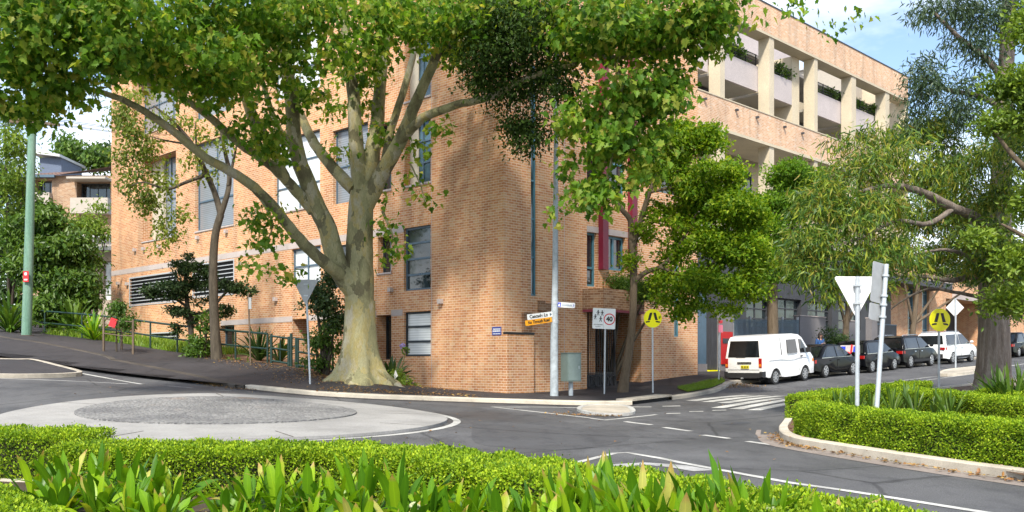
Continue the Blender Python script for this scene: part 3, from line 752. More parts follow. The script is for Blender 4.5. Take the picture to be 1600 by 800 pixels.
# vertical movement joint
mj=MB(); u=L.upx(674.5); mj.fbox(L,u-.012,u+.012,ZB,ROOF-.1,-.01,.004); u=RF.upx(882); mj.fbox(RF,u-.01,u+.01,ZB,ROOF-.1,-.01,.004); mj.build('wall_joint',M['stone'],BB)
def wn(k,glass,frm,nx,nz,dep=None,**kw):
    a,b,c,e,d=(W.get(k) or V.get(k)); fr=L if k in W else RF
    window(BB,fr,a+.004,b-.004,c+.004,e-.004,M[glass],M[frm],depth=dep or d-.04,nx=nx,nz=nz,**kw)
wn('a','glass','bluegrey',1,4,bar=.07); wn('b','blind','darkframe',1,3,bar=.07)
wn('c','glass_blue','bluegrey',2,3); wn('c2','glass_blue','bluegrey',2,3); wn('d','glass','darkframe',1,1); wn('f','glass','darkframe',1,2)
wn('e','glass','darkframe',2,1); wn('g','blind','bluegrey',2,2,bar=.07); wn('h','blind','bluegrey',2,3); wn('h2','blind','bluegrey',2,3)
wn('i','blind_grey','bluegrey',2,3,bar=.07); wn('i2','blind_grey','bluegrey',2,3); wn('j','blind_grey','bluegrey',2,2); wn('k','blind_grey','bluegrey',3,2)
wn('m','glass','bluegrey',1,2); wn('p','glass','bluegrey',2,2); wn('q','blind_grey','bluegrey',2,2)
wn('slot','glass_blue','tealframe',1,6,bar=.055); wn('slot2','glass_blue','tealframe',1,3,bar=.055)
wn('w1','glass','tealframe',1,2,zsplit=[.35],bar=.08); wn('w2','glass','tealframe',2,1,bar=.09); wn('w3','glass','tealframe',2,2); wn('w4','glass','tealframe',1,2)
# pale reveal boards beside the recessed windows
for k in ('c','c2','j'):
    rv=MB(); a,b,c,e,d=W[k]; w=(b-a)*.34; rv.fbox(L,b-w,b-.01,c+.01,e-.01,-d+.02,-d+.05+(.1 if k=='j' else .0)); rv.build('reveal_panel',M['palereveal'],BB)
# louvres
for k in ('l1','l2','l3'):
    a,b,c,e,d=W[k]; m=MB(); n=int((e-c)/.17)
    for i in range(n+1):
        z=c+(e-c)*(i+.0)/n; m.hexa([L.p(a,z-.008,0),L.p(b,z-.008,0),L.p(b,z+.008,-.075),L.p(a,z+.008,-.075),L.p(a,z+.030,.0),L.p(b,z+.030,.0),L.p(b,z+.046,-.075),L.p(a,z+.046,-.075)])
    m.fbox(L,a-.06,a,c-.06,e+.06,-.05,.02); m.fbox(L,b,b+.06,c-.06,e+.06,-.05,.02); m.fbox(L,a,b,e+.004,e+.07,-.05,.02); m.fbox(L,a,b,c-.07,c-.024,-.05,.02)
    o=m.build('louvre',M['louvre'],BB); g=MB(); g.quad(L.p(a,c,-.078),L.p(b,c,-.078),L.p(b,e,-.078),L.p(a,e,-.078)); g.build('louvre_back',M['black'],o)
# little brackets of lamps / vents on the wall
for px,py in ((212,390),(226,388),(250,385),(310,371),(355,361),(186,442),(200,443),(378,412),(432,467),(612,452),(690,470)):
    m=MB(); u=L.upx(px); z=L.zpx(u,py); m.fbox(L,u-.09,u+.09,z-.10,z+.06,-.01,.14); m.build('wall_vent',M['stone'],BB)
# entry: gate, planter, red pilasters, recess walls
a,b,c,e,d=V['door']; zg=T(*RF.p(a,0)[:2])-.1
en=MB(); en.fbox(RF,a+.01,b-.01,zg-.3,zg+.14,-2.2,-.005); en.build('entry_floor',M['stone'],BB)
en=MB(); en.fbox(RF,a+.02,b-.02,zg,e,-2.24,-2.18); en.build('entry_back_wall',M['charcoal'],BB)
en=MB(); u=RF.upx(943); en.fbox(RF,u-.18,u+.22,zg,e-.005,-1.0,-.55); en.build('brick_pier',M['brick'],BB)
gt=MB(); x=a+.05
um=RF.upx(965)
while x<um:
    gt.fbox(RF,x-.010,x+.010,zg+.15,e-.03,-.16,-.14); x+=.12
gt.fbox(RF,a+.02,um,zg+.17,zg+.22,-.17,-.13); gt.fbox(RF,a+.02,um,zg+.75,zg+.79,-.17,-.13); gt.fbox(RF,a+.02,um,e-.08,e-.03,-.17,-.13); gt.fbox(RF,um-.03,um+.03,zg+.14,e-.02,-.18,-.12)
q=a+.3
while q<um-.1:
    for rr in (.20,):
        pts=[RF.p(q+rr*math.cos(t),zg+.48+rr*math.sin(t),-.12) for t in np.linspace(0,2*math.pi,17)]; gt.tube(pts,.018,6,False)
    q+=.45
gt.build('entry_gate',M['iron'],BB)
sc=MB(); q=a+.04; sc.fbox(RF,a+.03,um-.04,zg+.23,zg+.73,-.20,-.19); sc.build('gate_kick_panel',M['charcoal'],BB)
pu0=RF.upx(910); pu1=RF.upx(988); pz1=RF.zpx(RF.upx(917),452); pz0=RF.zpx(RF.upx(917),484)
pl=MB()
pp=[(pu0,0),(pu0+.25,.75),(pu1-.25,.75),(pu1,0)]
for (u0,d0),(u1,d1) in zip(pp[:-1],pp[1:]):
    ln=math.hypot(u1-u0,d1-d0); pl.quad(RF.p(u0,pz0,d0),RF.p(u1,pz0,d1),RF.p(u1,pz1,d1),RF.p(u0,pz1,d0),[(u0,pz0),(u0+ln,pz0),(u0+ln,pz1),(u0,pz1)])
pl.add([RF.p(u,pz0,d) for u,d in pp],[(3,2,1,0)]); pl.add([RF.p(u,pz1-.08,d) for u,d in pp],[(0,1,2,3)])
pl.build('planter',M['brick_dark'],BB)
tr=MB()
for (u0,d0),(u1,d1) in zip(pp[:-1],pp[1:]):
    tr.hexa([RF.p(u0,pz0-.09,d0),RF.p(u1,pz0-.09,d1),RF.p(u1,pz0-.09,d1-.1),RF.p(u0,pz0-.09,d0-.1),RF.p(u0,pz0-.004,d0+.01),RF.p(u1,pz0-.004,d1+.01),RF.p(u1,pz0-.004,d1-.1),RF.p(u0,pz0-.004,d0-.1)])
tr.build('planter_edge',M['crimson'],BB)
for x0,x1,yb in ((935,943.5,421),(981,988.5,416)):
    m=MB(); u0=RF.upx(x0);u1=RF.upx(x1); m.fbox(RF,u0,u1,RF.zpx(u0,yb),ROOF-2,-.05,.22); m.build('red_pilaster',M['crimson'],BB)
# stepped brick plinth on the corner, with a dark capping
st=MB(); u0=RF.upx(786); u1=RF.upx(829); zc=RF.zpx(u0,522)
st.fbox(RF,.0,u1,ZB,zc,-.05,.16); st.build('plinth',M['brick'],BB)
st=MB(); st.fbox(RF,-.01,u1+.01,zc+.003,zc+.07,-.02,.18); st.build('plinth_cap',M['iron'],BB)
for x0,x1,y0,y1 in ((815,828,488,519),(840,849,470,487),(849,862,474,490)):
    st=MB(); u0=RF.upx(x0);u1=RF.upx(x1); st.fbox(RF,u0,u1,RF.zpx(u0,y1),RF.zpx(u0,y0),-.02,.10); st.build('brick_corbel',M['brick_dark'],BB)
# street-name plate on the wall
wsn=thing('wall_sign','small blue enamel sign screwed to the brick corner','sign',L.p(L.upx(776),L.zpx(L.upx(776),517),.01))
m=MB(); u0=L.upx(783.5);u1=L.upx(769.5); m.fbox(L,u0,u1,L.zpx(u0,523.5),L.zpx(u0,510.5),.0,.02); m.build('panel',M['bluesign'],wsn)
m=MB(); zz=L.zpx(u0,523.5); hh=L.zpx(u0,510.5)-zz
for k,(f0,f1) in enumerate(((.12,.22),(.40,.58),(.66,.80))):
    q=u0+.03
    while q<u1-.06:
        w=random.uniform(.02,.05); m.fbox(L,q,q+w,zz+hh*f0,zz+hh*f1,.021,.024); q+=w+.012
m.build('lettering',M['signwhite'],wsn)

# ------------------------------------------------------------------ the long wing behind the parked cars
WF=RF.shift(-5.0)
WG=thing('apartment_wing','long brick wing with concrete columns and recessed balconies rising behind the street trees','building',WF.p(14,T(*WF.p(14,0)[:2])))
def wz(px,py,d=0): u=WF.upx(px,d); return WF.zpx(u,py,d)
uA=WF.upx(1060); uB=WF.upx(1419)
zr=(WF.zpx(WF.upx(1200),9)+WF.zpx(WF.upx(1400),110))/2; zb=(WF.zpx(WF.upx(1212.6),62)+WF.zpx(WF.upx(1400),150))/2
zp1=(WF.zpx(WF.upx(1108),148.5)+WF.zpx(WF.upx(1333),226))/2; zp0=(WF.zpx(WF.upx(1147.5),211.7)+WF.zpx(WF.upx(1289.8),254.8))/2
def wb(name,mat,u0,u1,z0,z1,d0,d1,par=None):
    m=MB(); m.fbox(WF,u0,u1,z0,z1,d0,d1); return m.build(name,mat,par or WG)
wb('roof_beam',M['brick_pale'],uA,uB,zb+.12,zr,-.45,0); wb('beam_soffit',M['render'],uA,uB,zb,zb+.118,-.9,-.003); wb('beam_cap',M['darkframe'],uA-.02,uB+.02,zr+.002,zr+.07,-.5,.03)
wb('balcony_parapet',M['brick_pale'],uA,uB,zp0+.16,zp1,-.3,0); wb('parapet_cap',M['render'],uA,uB,zp1+.002,zp1+.06,-.34,.03); wb('parapet_soffit',M['render'],uA,uB,zp0,zp0+.158,-2.8,.004)
colpx=[(1117,1134),(1193.5,1211),(1267,1279),(1322,1339),(1376,1391)]
for x0,x1 in colpx:
    u0=WF.upx(x0)+.0; u1=WF.upx(x1); wd=(u1-u0)*.42
    wb('column',M['render'],u1-wd,u1,zp1+.064,zb-.003,-.75,-.06)
    wb('column',M['render'],u1-wd,u1,zp0-5.2,zp0-.003,-.75,-.06)
# back wall of the balconies, floors, party walls, upper balcony fronts
bwm=MB(); wall_holes(bwm,WF,uA,uB,zp0-6,zb-1.2,[],d=-3.2); bwm.build('balcony_back_wall',M['render'],WG); wb('upper_storey_wall',M['pink'],uA,uB-6,zb-1.19,zr+1.4,-5.4,-5.2); wb('upper_slab',M['soffit'],uA,uB,zb-1.3,zb-1.2,-5.4,-3.21)
zf=(zp1+zb)/2-.15
wb('balcony_floor',M['soffit'],uA,uB,zp1-1.1,zp1-.9,-3.19,-.31)
cu=[WF.upx(x1) for _,x1 in colpx]
cu=[cu[0]-(cu[1]-cu[0])]+cu
z_pt=wz(1160,100,-.9); z_pb=wz(1160,127,-.9)
z_pt=zp1+(zb-zp1)*.66; z_pb=zp1+(zb-zp1)*.34
for i,(a,b) in enumerate(zip(cu[:-1],cu[1:])):
    b2=b-(b-a)*.02-.36; a2=a+.02
    if i==2: b2=a+(b-a)*.66
    wb('balcony_front',M['pink'],a2,b2,z_pb,z_pt,-.95,-.8)
    wb('balcony_slab',M['soffit'],a2,b2,z_pb-.02,z_pb+.12,-3.19,-.953)
    m=MB()
    for k in range(4): m.fbox(WF,a2,b2,z_pt+.14+.17*k,z_pt+.17+.17*k,-.90,-.86)
    q=a2+.1
    while q<b2: m.fbox(WF,q,q+.03,z_pt+.002,z_pt+.69,-.91,-.85); q+=1.1
    m.build('railing',M['iron'],WG)
    if i==2: wb('party_wall',M['render'],b2+.05,b2+.9,zp1-.9,zb-.01,-3.19,-.80)
    if i in (1,3):
        wq=b2-(b-a)*.62; window(WG,WF.shift(-3.1),wq,wq+1.7,zp1-.85,zp1+1.25,M['blind_grey'],M['bluegrey'],depth=-.09,nx=2,nz=1,bar=.09)
        wb('door_shade',M['darkframe'],wq-.1,wq+1.9,zp1+1.3,zp1+1.36,-3.1,-2.3)
    window(WG,WF.shift(-3.1),a2+.5,a2+2.2,z_pt-.95,z_pt+1.0,M['glass_blue'],M['bluegrey'],depth=-.09,nx=2,nz=1,bar=.08)
    m=MB(); q=a+.9
    while q<b-.3: m.fbox(WF,q,q+.13,zp1-.42,zp1-.32,-.01,.16); q+=2.1
    m.build('drain_spout',M['charcoal'],WG)
    lw=(b-a)*.3
    window(WG,WF.shift(-3.1),a2+.4,a2+2.6,zp0-3.0,zp0-.6,M['glass'],M['bluegrey'],depth=-.09,nx=3,nz=1)
# storeys below the parapet: brick with dark street level
zd=T(*WF.p(10,0)[:2])+4.6
lowh=[]
m=MB()
def lh(x0,x1,y0,y1,d=.25): u0=WF.upx(x0);u1=WF.upx(x1); z1=WF.zpx(u0,y0); z0=WF.zpx(u0,y1); h=(u0,u1,z0,z1,d); lowh.append(h); return h
h1=lh(1166,1203,465,512); h2=lh(1213,1252,465,512); h3=lh(1262,1300,470,512); h4=lh(1310,1345,470,515)
h5=lh(1418,1430,440,552); h6=lh(1441,1452,440,552); h7=lh(1478,1542,466,575,2.5)
ud=WF.upx(1392)
zlow=zp0-5.2
wall_holes(m,WF,ud,uB+48,-.5,zlow,[h for h in lowh if h[0]>ud]); m.build('street_wall',M['brick'],WG)
m=MB(); wall_holes(m,WF,uRe-.5,ud,-.5,zlow,[h for h in lowh if h[0]<ud]); m.build('dark_street_wall',M['charcoal'],WG)
wb('terrace',M['soffit'],uRe-.5,uB+48,zlow+.003,zlow+.2,-4,.2)
for h in (h1,h2,h3,h4): window(WG,WF,h[0]+.004,h[1]-.004,h[2]+.004,h[3]-.004,M['glass'],M['charcoal'],depth=.2,nx=2,nz=3,bar=.07)
for h in (h5,h6): window(WG,WF,h[0]+.004,h[1]-.004,h[2]+.004,h[3]-.004,M['glass_blue'],M['tealframe'],depth=.18,nx=1,nz=6,bar=.06)
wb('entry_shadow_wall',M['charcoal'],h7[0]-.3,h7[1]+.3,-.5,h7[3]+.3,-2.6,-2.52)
u0=WF.upx(1375,1.4);u1=WF.upx(1478,1.4); zaw=WF.zpx(u0,437,1.4)
wb('awning',M['charcoal'],u0,u1+1.0,zaw,zaw+.42,0.004,1.5)
wb('awning_cap',M['stone'],u0-.03,u1+1.03,zaw+.424,zaw+.50,0.004,1.53)
u0=WF.upx(1490);u1=WF.upx(1545); wb('entry_lintel',M['stone'],u0-.3,u1+.3,h7[3]+.004,h7[3]+.5,.004,.25)
# end wall and roof box
m=MB(); pA=WF.p(uB,0,0); pB=WF.p(uB,0,-9)
m.quad((pA.x,pA.y,0),(pB.x,pB.y,0),(pB.x,pB.y,zr-.01),(pA.x,pA.y,zr-.01),[(0,0),(9,0),(9,zr),(0,zr)]); m.build('end_wall',M['render'],WG)
wb('wing_roof',M['roof'],uA,uB-.01,zr-1.3,zr-1.1,-9,-3.19)
ph=thing('penthouse','pale penthouse box set back on the roof beyond the brick parapet','building',WF.p(uB-3,zr-1.1,-6))
m=MB(); m.fbox(WF,uB-2.0,uB+4,zr-1.09,zr+1.5,-8.8,-3.3); m.build('wall',M['whitepaint'],ph); m=MB(); m.fbox(WF,uB-2.2,uB+4.2,zr+1.503,zr+1.65,-9,-3.1); m.build('roof',M['metalroof'],ph)

# ------------------------------------------------------------------ street front between the two buildings: gate, mailbox wall, fences
def cx(px,d): return RF.upx(px,d)
def ground_at(u,d): return T(*RF.p(u,0,d)[:2])+.11
GD=-1.0
u0,u1,u2,u3=cx(1090,GD),cx(1105.5,GD),cx(1122,GD),cx(1146,GD); g=ground_at(u1,GD)
eg=thing('side_gate','dark slate entry gate beside the red mailbox wall','gate',RF.p(u1,g,GD))
m=MB(); m.fbox(RF,u0+.02,u1-.02,g-.1,g+.32,GD-.3,GD); m.build('base_wall',M['greywall'],eg)
m=MB(); m.fbox(RF,u0+.02,u1-.02,g+.324,g+3.4,GD-.2,GD-.05); m.build('side_panel',M['bluegrey'],eg)
m=MB(); m.fbox(RF,u1,u2,g+.06,g+2.6,GD-.12,GD-.06); q=u1+.06
while q<u2-.03: m.fbox(RF,q,q+.03,g+.1,g+2.55,GD-.058,GD-.03); q+=.12
m.build('leaf',M['charcoal'],eg)
m=MB(); m.fbox(RF,u1,u2,g-.05,g+.05,GD-.1,GD+.1); m.build('yellow_step',M['yellow'],eg)
mw=thing('mailbox_wall','bright red mailbox panel on a grey rendered pier behind the pink parking sign','mailbox',RF.p(u2,g,GD))
m=MB(); m.fbox(RF,u2+.02,u3,g-.2,g+2.75,GD-.5,GD); m.build('pier',M['greywall'],mw)
m=MB(); a,b=cx(1126.5,GD),cx(1143.5,GD); z1=RF.zpx(a,518,GD); z0=RF.zpx(a,569,GD); m.fbox(RF,a,b,z0,z1,GD+.002,GD+.05); rp=m.build('red_panel',M['red'],mw)
m=MB(); m.fbox(RF,a+.06,b-.06,z1-.52,z1-.30,GD+.051,GD+.07); m.build('letter_slots',M['charcoal'],rp)
m=MB(); m.fbox(RF,a+(b-a)*.60,a+(b-a)*.66,z1-1.0,z1-.62,GD+.051,GD+.09); m.build('handle',M['crimson'],rp)
# palisade fence from 1148 to 1250, grey walls, panel
def palis(u0,u1,d,h,label):
    o=thing('palisade_fence',label,'fence',RF.p(u0,ground_at(u0,d),d)); q=u0; m=MB()
    while q<u1:
        g0=ground_at(q,d); m.fbox(RF,q,q+.055,g0,g0+h,d-.02,d); q+=.11
    m.build('pickets',M['bluegrey'],o)
    m=MB(); n=6
    for k in range(n):
        a=u0+(u1-u0)*k/n; b=u0+(u1-u0)*(k+1)/n
        for hh in (.2,h-.15):
            ga=ground_at(a,d)+hh; gb=ground_at(b,d)+hh
            m.hexa([RF.p(a,ga,d-.021),RF.p(b,gb,d-.021),RF.p(b,gb,d-.06),RF.p(a,ga,d-.06),RF.p(a,ga+.05,d-.021),RF.p(b,gb+.05,d-.021),RF.p(b,gb+.05,d-.06),RF.p(a,ga+.05,d-.06)])
    m.build('rail',M['bluegrey'],o)
    q=u0
    while q<u1+.1:
        m=MB(); g0=ground_at(q,d); m.fbox(RF,q-.05,q+.05,g0-.1,g0+h+.15,d-.16,d-.062); m.build('post',M['louvre'],o); q+=(u1-u0)/4
    m=MB(); m.fbox(RF,u0,u1,ground_at(u0,d)-.2,ground_at(u0,d)+.6,d-.5,d-.2); m.build('base_wall',M['greywall'],o)
    return o
D2=-1.5
palis(cx(1148,D2),cx(1249,D2),D2,2.3,'grey steel palisade fence behind the white van')
def gwall(x0,x1,h,label,d=D2,px=None):
    u0=cx(x0,d);u1=cx(x1,d); g=ground_at((u0+u1)/2,d); o=thing('garden_wall',label,'wall',RF.p(u0,g,d))
    m=MB(); m.fbox(RF,u0,u1,g-.4,g+h,d-.35,d); m.build('wall',M['greywall'],o); m=MB(); m.fbox(RF,u0-.02,u1+.02,g+h+.002,g+h+.05,d-.38,d+.03); m.build('coping',M['stone'],o)
gwall(1250,1290,2.45,'mauve grey rendered wall behind the person and the black sedan'); gwall(1326,1338,2.2,'narrow grey rendered pier right of the dark clipped bush')
gwall(1362,1371,2.35,'narrow grey pier beside the dark gate panel')
u0=cx(1371.5,D2);u1=cx(1402,D2); g=ground_at(u0,D2); o=thing('gate_panel','dark slate gate panel in front of the brick wall by the tilted sign','gate',RF.p(u0,g,D2))
m=MB(); m.fbox(RF,u0,u1,g,g+2.0,D2-.1,D2-.04); m.build('leaf',M['charcoal'],o); m=MB(); m.fbox(RF,u0,u1,g+2.002,g+2.06,D2-.12,D2-.02); m.build('top_rail',M['bluegrey'],o)

# ------------------------------------------------------------------ houses up the hill on the left
def house_frame(px,Y,ang):
    c=P(px,500,Y); return Frame((c.x,c.y),(math.cos(R(ang)),math.sin(R(ang))),(math.sin(R(ang)),-math.cos(R(ang))))
def hz(Y,py): return (HY-py)/F*Y+CZ
# brown brick terrace with tiled roof
H1=house_frame(28,72,0); s=72/F
def hx(px,px0=28,sc=None): return (px-px0)*(sc or s)
t1=thing('terrace_house','brown brick terrace house with tiled roof and glazed balcony beyond the timber pole','house',H1.p(0,4))
m=MB(); wall_holes(m,H1,hx(28),hx(175),2,hz(72,274),[(hx(54),hx(81),hz(72,302),hz(72,281),.9),(hx(120),hx(172),hz(72,318),hz(72,284),1.0),(hx(40),hx(56),hz(72,345),hz(72,322),.3)]); m.build('wall',M['brick_town'],t1)
window(t1,H1,hx(54),hx(81),hz(72,302),hz(72,281),M['glass'],M['darkframe'],depth=.6,nx=3,nz=1)
window(t1,H1,hx(120),hx(172),hz(72,318),hz(72,284),M['glass'],M['darkframe'],depth=.8,nx=4,nz=1)
m=MB(); a=[H1.p(hx(26),hz(72,276),.5),H1.p(hx(90),hz(72,276),.5),H1.p(hx(178),hz(72,262),.5),H1.p(hx(178),hz(72,250)+.6,-6),H1.p(hx(26),hz(72,257)+.6,-6)]
m.add(a,[(0,1,4),(1,2,3),(1,3,4)],[[(0,0),(3,0),(0,7)],[(3,0),(7,0),(7,7)],[(3,0),(7,7),(0,7)]]); m.build('roof',M['tile'],t1)
m=MB(); m.fbox(H1,hx(26),hx(90),hz(72,279),hz(72,275),.3,.55); m.build('gutter',M['bluegrey'],t1)
m=MB(); m.fbox(H1,hx(52),hx(82),hz(72,322),hz(72,302.5),.004,.5); m.build('balcony_parapet',M['whitepaint'],t1)
m=MB(); m.fbox(H1,hx(118),hx(176),hz(72,336),hz(72,312),.004,.9); m.build('balcony_parapet',M['whitepaint'],t1)
m=MB(); m.fbox(H1,hx(116),hx(176),hz(72,284),hz(72,281),.004,1.3); m.build('awning',M['whitepaint'],t1)
H2=house_frame(100,66,0); s2=66/F
t2=thing('terrace_house','pale rendered lower terrace with a skillion metal roof between the bush and the brick block','house',H2.p(0,3))
m=MB(); m.fbox(H2,(100-100)*s2,(178-100)*s2,2,hz(66,372),-5,0); m.build('wall',M['whitepaint'],t2)
m=MB(); m.fbox(H2,-8*s2,80*s2,hz(66,371.5),hz(66,368),-5,.4); m.build('roof',M['metalroof'],t2)
m=MB(); m.fbox(H2,52*s2,80*s2,hz(66,372)+.3,hz(66,350),-3,-.6); m.build('brick_upstand',M['brick_town'],t2)
m=MB(); m.fbox(H2,20*s2,80*s2,hz(66,368)+.01,hz(66,345),-4.9,-3.2); m.build('parapet',M['whitepaint'],t2)
H3=house_frame(96,60,0); s3=60/F
t3=thing('stucco_house','beige stucco house with tall windows beside the far end of the brick block','house',H3.p(0,2.5))
wa=[((120-96)*s3,(131-96)*s3,hz(60,476),hz(60,406),.15),((162-96)*s3,(174-96)*s3,hz(60,470),hz(60,408),.15)]
m=MB(); wall_holes(m,H3,0,(190-96)*s3,1.5,hz(60,392),wa); m.build('wall',M['stucco'],t3)
for h in wa: window(t3,H3,h[0]+.004,h[1]-.004,h[2]+.004,h[3]-.004,M['blind'],M['whitepaint'],depth=.1,nx=1,nz=2,bar=.07)
m=MB(); m.fbox(H3,-.3,(192-96)*s3,hz(60,391.8),hz(60,385),-5,.35); m.build('eave',M['metalroof'],t3)
m=MB(); q=0
while q<(190-96)*s3: m.fbox(H3,q,q+.03,hz(60,385)+.002,hz(60,385)+.5,.1,.13); q+=.25
m.fbox(H3,0,(190-96)*s3,hz(60,385)+.5,hz(60,385)+.54,.09,.14); m.build('railing',M['louvre'],t3)
H4=house_frame(62,84,0); s4=84/F
t4=thing('hill_house','slate blue upper storey with a low pale roof behind the tiled terrace roof','house',H4.p(0,6))
m=MB(); m.fbox(H4,(62-62)*s4,(96-62)*s4,4,hz(84,246),-4,0); m.build('wall',M['bluewall'],t4)
m=MB(); m.hexa([H4.p(-12*s4,hz(84,241),.6),H4.p(36*s4,hz(84,247),.6),H4.p(36*s4,hz(84,247),-4.5),H4.p(-12*s4,hz(84,241),-4.5),H4.p(-12*s4,hz(84,236),.6),H4.p(36*s4,hz(84,243),.6),H4.p(36*s4,hz(84,243),-4.5),H4.p(-12*s4,hz(84,236),-4.5)]); m.build('roof',M['metalroof'],t4)
# ------------------------------------------------------------------ street furniture
def txt(parent, s, size, M4, mat, align='CENTER', name='lettering', bold=0.0, sx=1.0):
    cu=bpy.data.curves.new(name,'FONT'); cu.body=s; cu.size=size; cu.align_x=align; cu.align_y='CENTER'; cu.extrude=.002; cu.offset=bold
    o=bpy.data.objects.new(name,cu); me=bpy.data.meshes.new_from_object(o); bpy.data.objects.remove(o)
    m=M4.copy(); m.translation=m.translation-abs_base(parent); me.transform(m@Matrix.Diagonal((sx,1,1,1))); me.materials.clear(); return link(name,me,mat,parent)
def facing(p, yaw, roll=0.0):
    """matrix at p: local x to the right of someone looking at the face, y up, z out of the face; yaw turns it from facing the south"""
    m=Matrix.Rotation(R(yaw),4,'Z')@Matrix.Rotation(R(90),4,'X')@Matrix.Rotation(R(roll),4,'Z'); m.translation=p; return m
def disc(r,n=32): return [(r*math.cos(2*math.pi*i/n),r*math.sin(2*math.pi*i/n)) for i in range(n)]
def rrect(w,h,r=.03,n=4):
    o=[]
    for cx_,cy_,a0 in ((w/2-r,h/2-r,0),(-w/2+r,h/2-r,90),(-w/2+r,-h/2+r,180),(w/2-r,-h/2+r,270)):
        for k in range(n+1):
            t=R(a0+90*k/n); o.append((cx_+r*math.cos(t),cy_+r*math.sin(t)))
    return o
def rtri(w,h,r=.05):   # point down, rounded
    pts=[Vector((-w/2,h*.45)),Vector((w/2,h*.45)),Vector((0,-h*.55))]; o=[]
    for i,p in enumerate(pts):
        a=(pts[i-1]-p).normalized(); b=(pts[(i+1)%3]-p).normalized()
        for k in range(4):
            t=k/3; o.append(tuple(p+a*r*(1-t)**2+b*r*t**2+(a+b)*r*.18*(t*(1-t))*2))
    return o[::-1]
def pole(parent,a,b,r,mat,n=10,r2=None):
    m=MB(); m.tube([a,b],[r,r2 or r],n); return m.build('pole',mat,parent)
def sign_at(px,Y,label,cat='sign',name='road_sign',dz=.11):
    g=on_ground(px,Y,dz); return thing(name,label,cat,g),g
def top(px,py,Y): return P(px,py,Y)
# give way sign seen from behind, left kerb
s,g=sign_at(485,30.6,'grey back of a triangular sign on a thin pole beside the plane tree trunk')
tp=top(478,437,30.6); pole(s,g-Vector((0,0,.2)),tp,.032,M['galv'])
m=MB(); m.prism(rtri(.80,.80),facing(P(478,455,30.55)+Vector((0,-.05,0)),4),.012); pn=m.build('panel',M['signback'],s)
for py in (444,462):
    m=MB(); m.box(P(478,py,30.5),(.14,.05,.04)); m.build('bracket',M['galv'],s)
# tall pole with street names
ps=thing('street_light','tall pale painted steel light pole with street name blades at the brick corner','street light',on_ground(866,30.7,.11)); g=Vector(ps.location)
m=MB(); m.tube([g-Vector((0,0,.2)),P(866,540,30.7),P(867.5,430,30.7),P(869,180,30.7),P(870,-30,30.7)],[.135,.125,.095,.062,.055],14); m.build('pole',M['polepaint'],ps)
m=MB(); a=P(870,-30,30.7); m.tube([a-Vector((0,0,.4)),a+Vector((.1,-.6,.5)),a+Vector((.3,-2.2,.8))],[.04,.035,.03],8); m.build('arm',M['galv'],ps)
m=MB(); m.ball(a+Vector((.34,-2.5,.78)),.14,.4,.09); m.build('lantern',M['galv'],ps)
m=MB(); m.tube([P(867.2,475,30.7),P(867.2,471,30.7)],[.115,.115],14); m.tube([P(866.8,505,30.7),P(866.8,500,30.7)],[.12,.12],14); m.build('band',M['galv'],ps)
def blade(label,x0,x1,y0l,y1l,y0r,y1r,Y0,Y1,mat,words,size,tcol,cap=None):
    """a street-name blade between two photo columns; the far end at its own distance"""
    a=P(x0,(y0l+y1l)/2,Y0); b=P(x1,(y0r+y1r)/2,Y1); h=((y1l-y0l)/F*Y0+(y1r-y0r)/F*Y1)/2
    o=thing('street_name_sign',label,'sign',(a+b)/2); d=(b-a); w=d.length; ux=d.normalized(); n=Vector((d.y,-d.x,0)).normalized(); up=n.cross(ux)*1.0
    if up.z<0: up=-up
    mm=Matrix((ux,up,n)).transposed().to_4x4(); mm.translation=(a+b)/2
    k=MB(); k.prism(rrect(w,h,.02),mm,.02); k.build('blade',mat,o)
    t=mm.copy(); t.translation=mm.translation+n*.012; 
    return o,t,w,h
o,t,w,h=blade('white street name blade reading Cascade Ln above the orange blade on the light pole',824,863,491.5,500,486.5,495,30.0,30.62,M['signwhite'],'',0,None)
txt(o,'Cascade Ln',h*.86,t@Matrix.Translation((-.06,0,0)),M['signblack'],sx=w*.80/(h*.86*5.1),bold=.004)
k=MB(); k.prism([(w/2-.11,-.05),(w/2-.03,0),(w/2-.11,.05)],t,.004); k.build('arrow',M['bluegrey'],o)
o,t,w,h=blade('orange No Through Road blade under the white street name on the light pole',821,862,501,509.5,495,503,29.95,30.6,M['orange'],'',0,None)
txt(o,'No Through Road',h*.86,t,M['signblack'],sx=w*.88/(h*.86*7.9),bold=.004)
o,t,w,h=blade('white blade with blue symbol pointing right from the light pole',871.5,898.5,472,480,473.5,481.5,30.66,30.3,M['signwhite'],'',0,None)
k=MB(); k.prism([(-w/2+.005,-h/2+.01),(-w/2+.12,-h/2+.01),(-w/2+.12,h/2-.01),(-w/2+.005,h/2-.01)],t,.005); k.build('symbol',M['blue'],o)
k=MB(); k.prism([(-w/2+.035,-.05),(-w/2+.09,-.05),(-w/2+.09,0),(-w/2+.0625,.045),(-w/2+.035,0)],t@Matrix.Translation((0,0,.004)),.003); k.build('symbol_mark',M['signwhite'],o)
k=MB(); q=-w/2+.15
while q<w/2-.11:
    ww=random.uniform(.012,.028); k.prism([(q,-.035),(q+ww,-.035),(q+ww,.02+random.random()*.02),(q,.02)],t,.004); q+=ww+.009
k.build('lettering',M['greytext'],o)
k=MB(); k.prism([(w/2-.075,-.055),(w/2-.02,0),(w/2-.075,.055),(w/2-.05,0)],t,.004); k.build('arrow',M['blue'],o)
